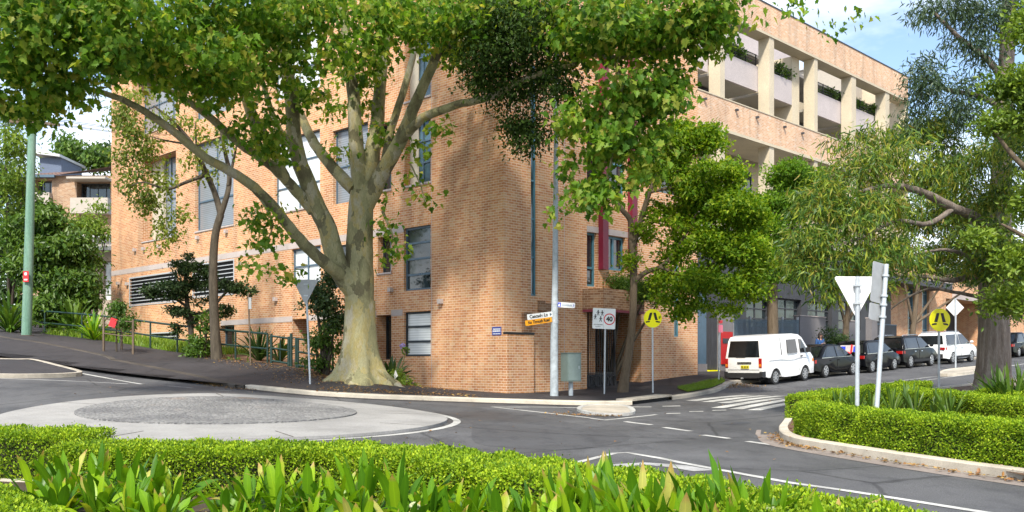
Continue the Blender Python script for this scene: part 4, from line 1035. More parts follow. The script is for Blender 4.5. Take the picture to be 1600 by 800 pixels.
# utility cabinet on a post
g=on_ground(892,30.9,.11); s=thing('utility_cabinet','grey green metal cabinet on a short post beside the light pole','cabinet',g)
pole(s,g-Vector((0,0,.2)),P(892,590,30.9),.075,M['polepaint'])
ca=P(892,574,30.9); hh=(596-552)/F*30.9
def cabinet():
    m=MB(); M3=Matrix.Rotation(R(28),3,'Z'); m.box(ca,(.50,.42,hh),M3); m.box(ca+Vector((0,0,hh/2+.012)),(.54,.46,.022),M3); b=m.build('body',M['box'],s)
    n=M3@Vector((0,-1,0)); m=MB(); m.box(ca+n*.214,(.44,.012,hh-.07),M3); m.build('door',M['boxlight'],b)
    m=MB(); m.box(ca+n*.225+M3@Vector((.16,0,0)),(.02,.02,.1),M3); m.build('handle',M['galv'],b)
cabinet()
# 40 zone sign
s,g=sign_at(944,31.8,'white 40 speed sign with pedestrian pictograms on a leaning pole before the entry')
tp=P(946,484,31.8); pole(s,g-Vector((0,0,.2)),tp,.028,M['galv'])
fm=facing(P(943.5,498,31.8)+Vector((0,-.05,0)),6,-2); w=36/F*31.8; h=32/F*31.8
m=MB(); m.prism(rrect(w,h,.03),fm,.02); pn=m.build('panel',M['signwhite'],s)
f2=fm@Matrix.Translation((w*.235,-h*.02,.012)); m=MB(); r1=w*.250; r0=r1*.82; n=40
for i in range(n):
    a0=2*math.pi*i/n;a1=2*math.pi*(i+1)/n; m.quad(*[f2@Vector((r*math.cos(a),r*math.sin(a),0)) for r,a in ((r0,a0),(r1,a0),(r1,a1),(r0,a1))])
m.build('red_ring',M['signred'],pn)
def sub(parent,*a,**k):
    return txt(parent,*a,**k)
txt(pn,'40',r1*1.12,f2@Matrix.Translation((0,0,.002)),M['signblack'],bold=.008)
def ped(mb,mt,k=1.0,flip=1):
    mb.prism([(x*k+0,y*k+.10*k) for x,y in disc(.030,10)],mt,.004)
    for poly in ([(-.03,.065),(.035,.065),(.03,-.03),(-.025,-.03)],[(-.03,-.03),(.0,-.03),(-.04*flip,-.13),(-.065*flip,-.13)][::1],[(.0,-.03),(.03,-.03),(.06*flip,-.13),(.035*flip,-.13)],[(-.03,.06),(-.02,.04),(-.07,-.01),(-.08,.01)],[(.03,.06),(.02,.04),(.07,-.01),(.08,.01)]):
        mb.prism([(x*k,y*k) for x,y in poly],mt,.004)
m=MB()
for x,y,k in ((-.05,.17,.7),(-.30,.20,.0),(.10,.16,.7),(-.15,.0,.65),(.05,-.08,.7)):
    if k: ped(m,fm@Matrix.Translation((-w*.235+x*.9+.02,y*.8+.05,.012)),k)
m.build('pictogram',M['signblack'],pn)
txt(pn,'HIGH PEDESTRIAN',h*.075,fm@Matrix.Translation((-w*.25,-h*.30,.012)),M['signblack'],sx=.72); txt(pn,'ACTIVITY',h*.075,fm@Matrix.Translation((-w*.25,-h*.40,.012)),M['signblack'],sx=.8)
m=MB(); m.prism([(-.003,-h/2),(.003,-h/2),(.003,h/2),(-.003,h/2)],fm@Matrix.Translation((-.01,0,.011)),.003); m.build('seam',M['greytext'],pn)
# pedestrian crossing discs with a pair of legs
def legs_disc(px,pyc,Y,dia,label,base_px,base_py_dz,yaw,lean=0):
    g=on_ground(base_px,Y,base_py_dz); s=thing('crossing_sign',label,'sign',g)
    c=P(px,pyc,Y); pole(s,g-Vector((0,0,.2)),c+Vector((0,0,dia/F*Y*.53)),.030,M['galv'])
    fm=facing(c+Vector((0,-.055,0)),yaw); m=MB(); r=dia/F*Y/2; m.prism(disc(r,40),fm,.018); pn=m.build('panel',M['yellow'],s)
    m=MB()
    for sg in (-1,1):
        leg=[(.05,.60),(.33,.60),(.56,-.20),(.26,-.20)]
        leg=[(sg*x*r,y*r) for x,y in leg]; leg=leg if sg<0 else leg[::-1]
        foot=[(sg*x*r,y*r) for x,y in ((.30,-.29),(.56,-.29),(.80,-.36),(.76,-.48),(.34,-.42))]; foot=foot if sg<0 else foot[::-1]
        mt=fm@Matrix.Translation((0,0,.011)); m.prism(leg,mt,.004); m.prism(foot,mt,.004)
    m.build('legs_symbol',M['signblack'],pn)
    for q in (.5,-.5):
        m=MB(); m.box(c+Vector((0,-.03,r*q)),(.1,.04,.04)); m.build('bracket',M['galv'],s)
legs_disc(1019.5,497.5,32.0,29,'yellow pedestrian crossing disc on a pole beside the storm drain and street tree',1020,.11,8)
legs_disc(1467,500,26.5,35.5,'larger yellow pedestrian crossing disc rising behind the hedged garden bed',1467,.12,10)
# parking sign
g=on_ground(1123,37.6,.11); s=thing('parking_sign','thin grey pole with a small pink parking plate beside the red mailbox','sign',g)
pole(s,g-Vector((0,0,.2)),P(1123,500,37.6),.03,M['galv'])
m=MB(); m.prism(rrect(9.5/F*37.6,12/F*37.6,.02),facing(P(1125.5,513.5,37.6)+Vector((0,-.045,0)),35),.012); m.build('panel',M['pinksign'],s)
m=MB(); m.prism(rrect(9/F*37.6,5/F*37.6,.02),facing(P(1125.5,503,37.6)+Vector((0,-.045,0)),35),.012); m.build('upper_panel',M['signred'],s)
# right-hand bed: give way back, tilted double sign
g=on_ground(1339,17.3,.10); s=thing('road_sign','white back of a large triangular sign in the hedged bed','sign',g)
tp=P(1340,432,17.3); pole(s,g-Vector((0,0,.2)),tp,.038,M['galv'],12)
m=MB(); m.prism(rtri(72/F*17.3,.74,.05),facing(P(1339.5,461,17.3)+Vector((0,.055,0)),3),.012); m.build('panel',M['signback_white'],s)
for py in (446,474):
    m=MB(); m.box(P(1339.5,py,17.3)+Vector((0,-.005,0)),(.13,.10,.035)); m.build('bracket',M['galv'],s)
g=on_ground(1365,16.4,.10); s=thing('road_sign','leaning pole with two narrow grey sign panels seen almost edge on','sign',g)
tp=P(1385,413,16.6); pole(s,g-Vector((0,0,.2)),tp,.040,M['galv'],12)
ax=(tp-g).normalized()
def tilted(pya,pyb,w,mat,d0):
    a=g+ax*((P(0,pya,16.5).z-g.z)/ax.z); b=g+ax*((P(0,pyb,16.5).z-g.z)/ax.z); c=(a+b)/2; h=(a-b).length
    yaw=R(36); ux=Vector((math.cos(yaw),math.sin(yaw),0)); ux=(ux-ax*ux.dot(ax)).normalized(); n=ux.cross(ax)
    mm=Matrix((ux,ax,n)).transposed().to_4x4(); mm.translation=c+n*(-.06 if n.y<0 else .06)-ux*.09
    m=MB(); m.prism(rrect(w,h,.03),mm,.014); return m.build('panel',mat,s)
tilted(411,474,.40,M['signback'],0); tilted(476,502,.42,M['signback'],0)
for py in (430,462,476,495):
    m=MB(); a=g+ax*((P(0,py,16.5).z-g.z)/ax.z); m.tube([a-ax*.018,a+ax*.018],[.06,.06],12); m.build('bracket',M['galv'],s)
g=on_ground(1493,45.5,.11); s=thing('road_sign','small white diamond sign back on a pole in the street centre island','sign',g)
pole(s,g-Vector((0,0,.2)),P(1493,466,45.5),.04,M['galv']); q=14.5/F*45.5
m=MB(); m.prism([(0,q),(-q,0),(0,-q),(q,0)],facing(P(1493,480.5,45.5)+Vector((0,.06,0)),4),.012); m.build('panel',M['signback_white'],s)
# small unseen-face sign by the fence
g=on_ground(392,35.8,.11); s=thing('garden_sign','thin leaning grey post with a narrow plate by the fence','sign',g); pole(s,g-Vector((0,0,.2)),P(388,458,35.8),.03,M['timber']); m=MB(); m.box(P(391,474,35.75)+Vector((0,-.03,0)),(.10,.02,.42)); m.build('plate',M['signback'],s)

# timber power pole
g=on_ground(41,43.5,.11); s=thing('power_pole','tall green treated timber power pole with a red plate and crossarm','power pole',g)
m=MB(); m.tube([g-Vector((0,0,.3)),P(45,400,43.5),P(50,210,43.5),P(53,120,43.5)],[.215,.20,.17,.15],14); m.build('pole',M['polegreen'],s)
m=MB(); m.box(P(40.5,432,43.2)+Vector((0,-.0,0)),(.24,.03,.48)); rp=m.build('red_plate',M['signred'],s)
m=MB(); m.box(P(40.5,437,43.2)+Vector((0,-.02,0)),(.15,.012,.06)); m.box(P(40.5,428,43.2)+Vector((0,-.02,0)),(.10,.012,.12)); m.build('plate_marks',M['signwhite'],rp)
m=MB()
for py,x0,x1 in ((189,14,93),(184,12,50)):
    a=P(x0,py,43.3);b=P(x1,py+6,43.3); d=(b-a); n=Vector((0,1,0))*.06; z=Vector((0,0,.07))
    m.hexa([a-n-z,b-n-z,b+n-z,a+n-z,a-n+z,b-n+z,b+n+z,a+n+z])
m.build('crossarm',M['timber'],s)
for px in (22,34,70,86):
    m=MB(); b=P(px,190+ (px-50)*.07,43.3); m.tube([b,b+Vector((0,0,.26))],[.05,.035],8); m.build('insulator',M['signback'],s)
m=MB(); m.tube([g+Vector((0,0,-.1)),g+Vector((0,0,.02))],[.34,.30],14); m.build('base_collar',M['kerb_dark'],s)
wr=thing('power_lines','thin dark overhead wires running from the timber pole crossarm','wires',P(34,184,43.3))
m=MB()
for px in (22,34,70,86):
    a=P(px,186,43.3); b=a+Vector((-34,12,2.0)); pts=[a.lerp(b,t)-Vector((0,0,2.2*t*(1-t)*1.5)) for t in np.linspace(0,1,9)]; m.tube(pts,.012,5)
    b=a+Vector((22,34,5)); pts=[a.lerp(b,t)-Vector((0,0,2.0*t*(1-t))) for t in np.linspace(0,1,9)]; m.tube(pts,.012,5)
m.build('wire',M['iron'],wr)

# green pipe fence along the left footpath, then gate
FP=[on_ground(px,Y,.1) for px,Y in ((-20,53.0),(70,47.5),(128,45.2),(188,43.2),(235,41.6),(277,40.3),(313,39.3),(368,38.0),(418,36.9))]
fe=thing('pipe_fence','dark green tubular pipe fence stepping down along the left footpath','fence',FP[4])
H=1.12
for i,p in enumerate(FP):
    m=MB(); m.tube([p-Vector((0,0,.2)),p+Vector((0,0,H))],[.04,.04],8); m.build('post',M['greenrail'],fe)
m=MB(); m.tube([p+Vector((0,0,H)) for p in FP],.042,8); m.build('top_rail',M['greenrail'],fe)
m=MB(); m.tube([p+Vector((0,0,.55)) for p in FP],.036,8); m.build('mid_rail',M['greenrail'],fe)
a=on_ground(424,36.8,.1); b=on_ground(455,36.2,.1); c=on_ground(463,36.0,.1); d=on_ground(520,35.3,.1)
gt=thing('garden_gate','dark green pipe gate with hoop top at the gap by the plane tree','gate',a)
for q in (a,b-(b-a)*.12,b,c):
    m=MB(); hh=1.25 if q in (b,) else 1.12; m.tube([q-Vector((0,0,.2)),q+Vector((0,0,hh))],[.055,.055],8); m.build('post',M['greenrail'],gt)
m=MB()
for hh in (1.05,.6,.12): m.tube([a+Vector((0,0,hh)),b+Vector((0,0,hh))],.036,8)
m.tube([a.lerp(b,.45)+Vector((0,0,.14)),a.lerp(b,.45)+Vector((0,0,1.04))],.02,8); m.build('leaf_frame',M['greenrail'],gt)
m=MB(); cc=b+Vector((.12,0,.92)); m.tube([cc+Vector((.14*math.cos(t),0,.17*math.sin(t))) for t in np.linspace(R(60),R(300),14)],.022,8); m.build('hoop',M['greenrail'],gt)
f2=thing('pipe_fence','short dark green railing panel behind the plane tree trunk','fence',c+Vector((.12,0,0)))
for t in (0.05,.35,.68,1.0):
    q=c.lerp(d,t); m=MB(); m.tube([q-Vector((0,0,.2)),q+Vector((0,0,1.1))],[.04,.04],8); m.build('post',M['greenrail'],f2)
for hh,nm in ((1.1,'top_rail'),(.62,'mid_rail'),(.12,'bottom_rail')):
    m=MB(); m.tube([c.lerp(d,.05)+Vector((0,0,hh)),d+Vector((0,0,hh))],.038,8); m.build(nm,M['greenrail'],f2)
# timber guard round the sapling
sg=on_ground(182,38.6,.12)
gd=thing('tree_guard','weathered three post timber guard with a red tag round the sapling','tree guard',sg)
gp=[on_ground(162,38.4,.1),on_ground(208,38.0,.1),on_ground(190,39.6,.1)]
for p in gp:
    m=MB(); m.box(p+Vector((0,0,.62)),(.07,.07,1.5)); m.build('post',M['timber'],gd)
for hh in (.72,1.28):
    m=MB()
    for i in range(3):
        p=gp[i]+Vector((0,0,hh));q=gp[(i+1)%3]+Vector((0,0,hh)); mid=(p+q)/2-Vector((0,0,.03)); m.tube([p,mid,q],.022,6)
    m.build('hoop_rail',M['timber'],gd)
m=MB(); m.box(P(176.5,504,38.2),(.26,.02,.34),Matrix.Rotation(R(20),3,'Y')); m.build('tag',M['signred'],gd)

# ------------------------------------------------------------------ vehicles
def prof_fill(mb,M4,poly,y,flip):
    vs=[M4@Vector((x,y(x,z) if callable(y) else y,z)) for x,z in poly]; mb.add(vs,[tuple(range(len(vs))) if not flip else tuple(reversed(range(len(vs))))])
def loft_body(prof, halfw, bev=.06, seg=3):
    """side outline pushed out to both sides, its width set by height, edges rounded"""
    bm=bmesh.new(); a=[bm.verts.new((x,halfw(x,z),z)) for x,z in prof]; b=[bm.verts.new((x,-halfw(x,z),z)) for x,z in prof]; n=len(prof)
    fa=bm.faces.new(a); fb=bm.faces.new(b[::-1]); 
    for i in range(n): bm.faces.new((a[i],b[i],b[(i+1)%n],a[(i+1)%n]))
    bm.edges.ensure_lookup_table()
    es=[e for e in fa.edges]+[e for e in fb.edges]
    sel=[e for e in es if max(v.co.z for v in e.verts)>.42]
    bmesh.ops.bevel(bm, geom=sel, offset=bev, segments=seg, affect='EDGES', profile=.5, clamp_overlap=True)
    bmesh.ops.triangulate(bm,faces=[f for f in bm.faces if len(f.verts)>4])
    bmesh.ops.recalc_face_normals(bm,faces=bm.faces[:])
    return bm
def bm_obj(bm,name,mat,parent,smooth=True):
    me=bpy.data.meshes.new(name); bm.to_mesh(me); bm.free()
    me.polygons.foreach_set('use_smooth',[smooth]*len(me.polygons)); me.set_sharp_from_angle(angle=R(38)); me.update(); return link(name,me,mat,parent)
def arch(xc,r,z0,n=9): return [(xc+r*math.cos(t),z0+r*math.sin(t)) for t in np.linspace(0,math.pi,n)]
def lb(name,mat,parent,c,size):
    m=MB(); m.box(c,size); return m.build(name,mat,parent,local=True)
def panel(parent,name,mat,poly,hw,side,t=.006,base=.003):
    m=MB(); n=len(poly)
    a=[Vector((x,side*(hw(x,z)+base+t),z)) for x,z in poly]; b=[Vector((x,side*(hw(x,z)-.02),z)) for x,z in poly]
    f=tuple(range(n)); 
    m.add(a+b,[f if side<0 else f[::-1]]+[((i+1)%n,i,n+i,n+(i+1)%n) if side<0 else (i,(i+1)%n,n+(i+1)%n,n+i) for i in range(n)])
    return m.build(name,mat,parent,local=True)
def cross_panel(parent,name,mat,p0,p1,w0,w1,out,rin=.0):
    """a panel across the car between two side-view points, widths w0 and w1, pushed out along out"""
    o=Vector((out[0],0,out[1])); a=Vector((p0[0],0,p0[1]))+o; b=Vector((p1[0],0,p1[1]))+o
    m=MB(); m.hexa([a+Vector((0,-w0,0))-o*6,a+Vector((0,w0,0))-o*6,a+Vector((0,w0,0)),a+Vector((0,-w0,0)),b+Vector((0,-w1,0))-o*6,b+Vector((0,w1,0))-o*6,b+Vector((0,w1,0)),b+Vector((0,-w1,0))])
    return m.build(name,mat,parent,local=True)
def wheel(parent,x,y,r,w,rim,spokes=7):
    s=1 if y>0 else -1; m=MB(); c=Vector((x,y,r)); pts=[c+Vector((0,s*q,0)) for q in (-w/2,-w/2+.02,w/2-.025,w/2)]; m.tube(pts,[r*.92,r,r,r*.93],28)
    t=m.build('wheel',M['rubber'],parent,local=True)
    m=MB(); m.tube([c+Vector((0,s*(w/2-.03),0)),c+Vector((0,s*(w/2+.004),0))],[r*.30,r*.20],16)
    for k in range(spokes):
        a=2*math.pi*k/spokes; d=Vector((math.cos(a),0,math.sin(a))); e=Vector((-math.sin(a),0,math.cos(a))); y0=Vector((0,s*(w/2-.0),0))
        q=[c+d*r*.15-e*r*.09,c+d*r*.62-e*r*.07,c+d*r*.62+e*r*.07,c+d*r*.15+e*r*.09]
        m.hexa([v+y0 for v in q]+[v+y0+Vector((0,s*.012,0)) for v in q])
    n=24
    for i in range(n):
        a0=2*math.pi*i/n;a1=2*math.pi*(i+1)/n
        m.quad(*[c+Vector((rr*math.cos(a),s*(w/2+.006),rr*math.sin(a))) for rr,a in ((r*.58,a0),(r*.68,a0),(r*.68,a1),(r*.58,a1))])
    m.build('rim',rim,t,local=True)
    m=MB(); m.tube([c+Vector((0,s*(w/2-.012),0)),c+Vector((0,s*(w/2+.0),0))],[r*.60,r*.60],20); m.build('brake_disc',M['plastic'],t,local=True)
def place_vehicle(root, rear, front):
    d=front-rear; root.location=rear; yaw=math.atan2(d.y,d.x); pitch=-math.atan2(d.z,math.hypot(d.x,d.y)); root.rotation_euler=(0,pitch,yaw)
def road_pts(px_r,Yr,wb_,ang):
    x=(px_r-800)/F*Yr; r=Vector((x,Yr,T(x,Yr))); q=Vector((x+wb_*math.cos(R(ang)),Yr+wb_*math.sin(R(ang)))); return r,Vector((q.x,q.y,T(q.x,q.y)))
def plate(parent,x,z,y=0,rot=0):
    b=lb('number_plate',M['plate'],parent,(x,y,z),(.012,.37,.12)); m=MB(); q=-.14
    for k in range(6):
        m.box((x-.008,y+q,z-.005),(.004,.034,.065)); q+=.046+(.024 if k in (1,3) else 0)
    m.build('characters',M['signblack'],b,local=True)

# --- white van
def make_van():
    v=thing('delivery_van','white windowed van parked first in the row, rear towards the crossing','van')
    prof=[(-.98,.42),(-1.02,.75),(-1.0,1.05),(-.90,1.78),(-.78,1.93),(-.4,1.985),(1.5,1.985),(2.05,1.93),(2.30,1.80),(2.86,1.18),(3.10,.98),(3.18,.70),(3.16,.42),(3.12,.30)]
    prof+= arch(2.35,.40,.30)[0:]+ [(1.6,.27),(.7,.27)] + arch(0,.40,.30) + [(-.6,.32)]
    hw=lambda x,z: .845-max(0,z-.95)*.125-max(0,.5-z)*.06-max(0,x-2.4)*.06
    bm_obj(loft_body(prof,hw,.075,4),'body',M['vanwhite'],v)
    for s in (-1,1):
        panel(v,'side_window',M['carglass'],[(2.02,1.20),(2.68,1.17),(2.20,1.72),(1.98,1.75)],hw,s)
        panel(v,'side_window',M['carglass'],[(1.0,1.20),(1.78,1.20),(1.75,1.75),(1.0,1.75)],hw,s)
        w=panel(v,'side_panel_groove',M['plastic'],[(.52,1.16),(.54,1.16),(.54,1.84),(.52,1.84)],hw,s,.003,.001)
        panel(v,'side_panel_groove',M['plastic'],[(1.87,.42),(1.885,.42),(1.885,1.84),(1.87,1.84)],hw,s,.003,.001)
        panel(v,'side_panel_groove',M['steelwheel'],[(-.5,.98),(2.5,.98),(2.5,.99),(-.5,.99)],hw,s,.003,.001)
        panel(v,'door_handle',M['plastic'],[(2.0,1.03),(2.14,1.03),(2.14,1.07),(2.0,1.07)],hw,s,.03)
        panel(v,'indicator',M['lampamber'],[(3.0,.78),(3.10,.78),(3.10,.90),(2.98,.90)],hw,s,.01)
        lb('tail_light',M['lampred'],v,(-.99,s*.755,.92),(.09,.13,.36)); lb('reversing_light',M['lampamber'],v,(-1.0,s*.752,.83),(.085,.10,.10))
        lb('mirror',M['plastic'],v,(2.42,s*.96,1.28),(.08,.2,.2))
        lb('wheel_arch_liner',M['black'],v,(0,s*.55,.42),(.78,.36,.6)); lb('wheel_arch_liner',M['black'],v,(2.35,s*.55,.42),(.78,.36,.6))
        lb('bumper_corner',M['plastic'],v,(-.93,s*.79,.48),(.26,.13,.20))
        wheel(v,0,s*.72,.315,.19,M['steelwheel'],8); wheel(v,2.35,s*.72,.315,.19,M['steelwheel'],8)
    cross_panel(v,'rear_window',M['carglass'],(-.985,1.16),(-.905,1.76),.68,.60,(-.012,.002))
    cross_panel(v,'rear_window_seal',M['plastic'],(-.987,1.135),(-.902,1.785),.71,.63,(-.006,.001))
    lb('rear_bumper',M['plastic'],v,(-1.0,0,.44),(.16,1.5,.19)); lb('step_bar',M['plastic'],v,(-1.03,0,.36),(.14,1.25,.06))
    lb('tailgate_handle',M['plastic'],v,(-1.035,-.05,.93),(.03,.62,.055)); plate(v,-1.04,.77,-.08)
    lb('tow_ball',M['steelwheel'],v,(-1.12,0,.33),(.14,.06,.06))
    lb('rear_wiper',M['plastic'],v,(-1.01,.12,1.16),(.02,.42,.02))
    lb('tailgate_groove',M['steelwheel'],v,(-1.022,0,.665),(.008,1.40,.008)); lb('underbody',M['black'],v,(1.0,0,.30),(3.6,1.2,.16))
    cross_panel(v,'windscreen',M['carglass'],(2.84,1.24),(2.34,1.78),.68,.58,(.010,.009))
    return v
van=make_van(); r,f=road_pts(1213,38.6,2.35,45.0); place_vehicle(van,r+Vector((-.6,.55,0)),f+Vector((-.6,.55,0)))

def make_car(label,paint,L_rear,wb_,front,h,w,hood,kind,group=None,extras=None,wr=.31,gl=None):
    """kind: sedan, hatch or suv; rear axle at x=0"""
    v=thing('parked_car',label,'car')
    xr=-L_rear; xf=wb_+front; belt=h*.60; sill=.24 if kind!='suv' else .30; hz_=h*.575
    tail=belt if kind!='sedan' else belt*1.02
    low=[(xr+.03,.34),(xr,.55),(xr+.03,tail*.92),(xr+.13,tail)]
    low+=[(wb_*.5,belt*.99),(wb_-.05,belt*.985),(wb_+hood*.35,hz_*.99),(xf-.28,hz_*.86),(xf-.06,hz_*.70),(xf,.48),(xf-.05,.28)]
    low+=arch(wb_,wr*1.17,wr*.92)+[(wb_*.7,sill-.03),(wb_*.3,sill-.03)]+arch(0,wr*1.17,wr*.92)+[(-wr*1.2-.1,.28)]
    hw=lambda x,z: w/2-max(0,z-belt*.8)*.16-max(0,.45-z)*.10-max(0,(x-wb_-.35))*.10-max(0,-(x+L_rear*.55))*.10
    bm_obj(loft_body(low,hw,.06,3),'body',paint,v)
    # cabin
    if kind=='sedan': cab=[(-.52,belt-.05),(.22,h*.955),(.62,h),(wb_*.50,h*.995),(wb_*.62,h*.94),(wb_+.22,belt-.05)]
    elif kind=='hatch': cab=[(xr+.10,belt-.05),(xr+.30,h*.93),(xr+.55,h*.985),(.4,h),(wb_*.50,h*.99),(wb_*.66,h*.94),(wb_+.20,belt-.05)]
    else: cab=[(xr+.08,belt-.05),(xr+.26,h*.94),(xr+.50,h*.985),(.5,h),(wb_*.52,h*.995),(wb_*.68,h*.94),(wb_+.10,belt-.05)]
    hc=lambda x,z: w/2-.045-max(0,z-belt)*.30
    bm_obj(loft_body(cab,hc,.07,3),'cabin',paint,v)
    zt=h*.925; zb_=belt+.015
    def edge(z,front_):  # x of the cabin outline at height z
        c=cab[-2:] if front_ else cab[:2]; (x0,z0),(x1,z1)=c[0],c[1]; return x0+(x1-x0)*(z-z0)/(z1-z0)
    x_b0=edge(zb_,False)+.14; x_b1=edge(zt,False)+.08; x_f0=edge(zb_,True)-.16; x_f1=edge(zt,True)-.10
    xm=wb_*.42; 
    for s in (-1,1):
        panel(v,'side_window',M['carglass'],[(xm+.04,zb_),(x_f0,zb_),(x_f1,zt),(xm+.04,zt)],hc,s)
        panel(v,'side_window',M['carglass'],[(x_b0+.28,zb_),(xm-.04,zb_),(xm-.04,zt),(x_b1+.22,zt)],hc,s)
        panel(v,'quarter_window',M['carglass'],[(x_b0,zb_),(x_b0+.24,zb_),(x_b1+.18,zt-.02),(x_b1+.08,zt-.06)],hc,s)
        panel(v,'window_trim',M['chrome'],[(x_b0,zb_-.035),(x_f0,zb_-.035),(x_f0,zb_-.012),(x_b0,zb_-.012)],hc,s,.004)
        for xx in (xm,): panel(v,'door_groove',M['plastic'],[(xx-.006,.35),(xx+.006,.35),(xx+.006,belt*.9),(xx-.006,belt*.9)],hw,s,.003,.001)
        for xx in (.42,xm+.12): panel(v,'door_handle',M['chrome'] if kind=='suv' else paint,[(xx,belt*.84),(xx+.17,belt*.84),(xx+.17,belt*.87),(xx,belt*.87)],hw,s,.03)
        wheel(v,0,s*(w/2-.115),wr,.2,M['alloy']); wheel(v,wb_,s*(w/2-.115),wr,.2,M['alloy'])
        lb('wheel_arch_liner',M['black'],v,(0,s*(w/2-.28),wr*1.15),(wr*2.2,.30,wr*1.4)); lb('wheel_arch_liner',M['black'],v,(wb_,s*(w/2-.28),wr*1.15),(wr*2.2,.30,wr*1.4))
        m=MB(); m.box((xr+.12,s*(w/2-.22),belt*.83),(.26,.32,.14),Matrix.Rotation(R(s*10),3,'Z')); m.build('tail_light',M['lampred'],v,local=True)
        m=MB(); m.box((xf-.30,s*(w/2-.26),hz_*.80),(.34,.30,.13),Matrix.Rotation(R(-s*16),3,'Z')); m.build('headlight',M['chrome'],v,local=True)
        m=MB(); m.ball((x_f0-.05,s*(w/2+.06),zb_+.09),.09,.10,.07); m.build('mirror',paint,v,local=True)
        if kind=='suv':
            panel(v,'sill_trim',M['plastic'],[(.38,sill),(wb_-.38,sill),(wb_-.38,sill+.12),(.38,sill+.12)],hw,s,.012)
            m=MB(); z=h+.035; m.tube([(x_b1+.15,s*(w/2-.30),h-.03),(x_b1+.25,s*(w/2-.30),z),(wb_*.55,s*(w/2-.30),z),(wb_*.62,s*(w/2-.30),h-.05)],.02,6); m.build('roof_rail',M['chrome'],v,local=True)
    c0,c1=cab[0],cab[1]; dx=c1[0]-c0[0]; dz=c1[1]-c0[1]; ln=math.hypot(dx,dz); o=(-dz/ln*.010,dx/ln*.010)
    p=lambda t:(c0[0]+dx*t,c0[1]+dz*t)
    cross_panel(v,'rear_window',M['carglass'],p(.16),p(.90),w/2-.19,w/2-.27,o)
    c0,c1=cab[-1],cab[-2]; dx=c1[0]-c0[0]; dz=c1[1]-c0[1]; ln=math.hypot(dx,dz); o=(dz/ln*.010,-dx/ln*.010)
    p=lambda t:(c0[0]+dx*t,c0[1]+dz*t)
    cross_panel(v,'windscreen',M['carglass'],p(.12),p(.93),w/2-.14,w/2-.26,o)
    lb('rear_bumper',paint if kind!='suv' else M['plastic'],v,(xr+.06,0,.46),(.16,w*.80,.20)); plate(v,xr-.005,belt*.66 if kind!='sedan' else belt*.70)
    lb('underbody',M['black'],v,(wb_/2,0,.25),(wb_*1.25,w*.7,.14))
    return v
cars=[(1288,41.6,2.62,46,'black sedan with red tail lights parked right in front of the white van','carblack',1.0,.88,1.43,1.74,.9,'sedan'),
      (1361,45.0,2.45,46,'black hatchback with a flag coloured cover across its rear window','carblack',.72,.80,1.50,1.70,.8,'hatch'),
      (1421,48.2,2.66,46,'black four wheel drive parked between the hatchback and the white wagon','cargrey',.85,.90,1.60,1.82,.95,'suv'),
      (1487,52.2,2.67,45,'white wagon with red tail lights parked under the gum tree','carwhite',.98,.95,1.70,1.80,.95,'suv')]
for px,Y,wb_,ang,lab,pm,lr,fr,h,w,hood,kind in cars:
    c=make_car(lab,M[pm],lr,wb_,fr,h,w,hood,kind,wr=.345 if kind=='suv' else .31)
    r,f=road_pts(px,Y,wb_,ang); n=Vector((-math.sin(R(ang)),math.cos(R(ang)),0))*(w/2-.1); place_vehicle(c,r+n,f+n)
    if 'flag' in lab:
        o=(-.022,.006)
        a=cross_panel(c,'rear_window_cover',M['pink'],(-.61,.86),(-.47,1.30),.52,.46,o)
        for y0,mat in ((-.42,'blue'),(.22,'blue')):
            m=MB(); m.box((-.58,y0+.10,1.10),(.05,.24,.30),Matrix.Rotation(R(17),3,'Y')); m.build('cover_patch',M[mat],a,local=True)
        m=MB(); m.tube([(-.66,.05,.88),(-.69,.05,.89)],[.13,.13],16); m.build('cover_patch',M['signred'],a,local=True)
        m=MB(); m.box((-.57,-.10,1.12),(.05,.07,.42),Matrix.Rotation(R(17),3,'Y')); m.build('cover_stripe',M['signred'],a,local=True)
c=make_car('dark sedan partly hidden behind the big gum trunk at the right edge','' or M['carblack'],.95,2.62,.88,1.47,1.74,.9,'sedan')
r,f=road_pts(1569,59.0,2.62,45); place_vehicle(c,r,f)

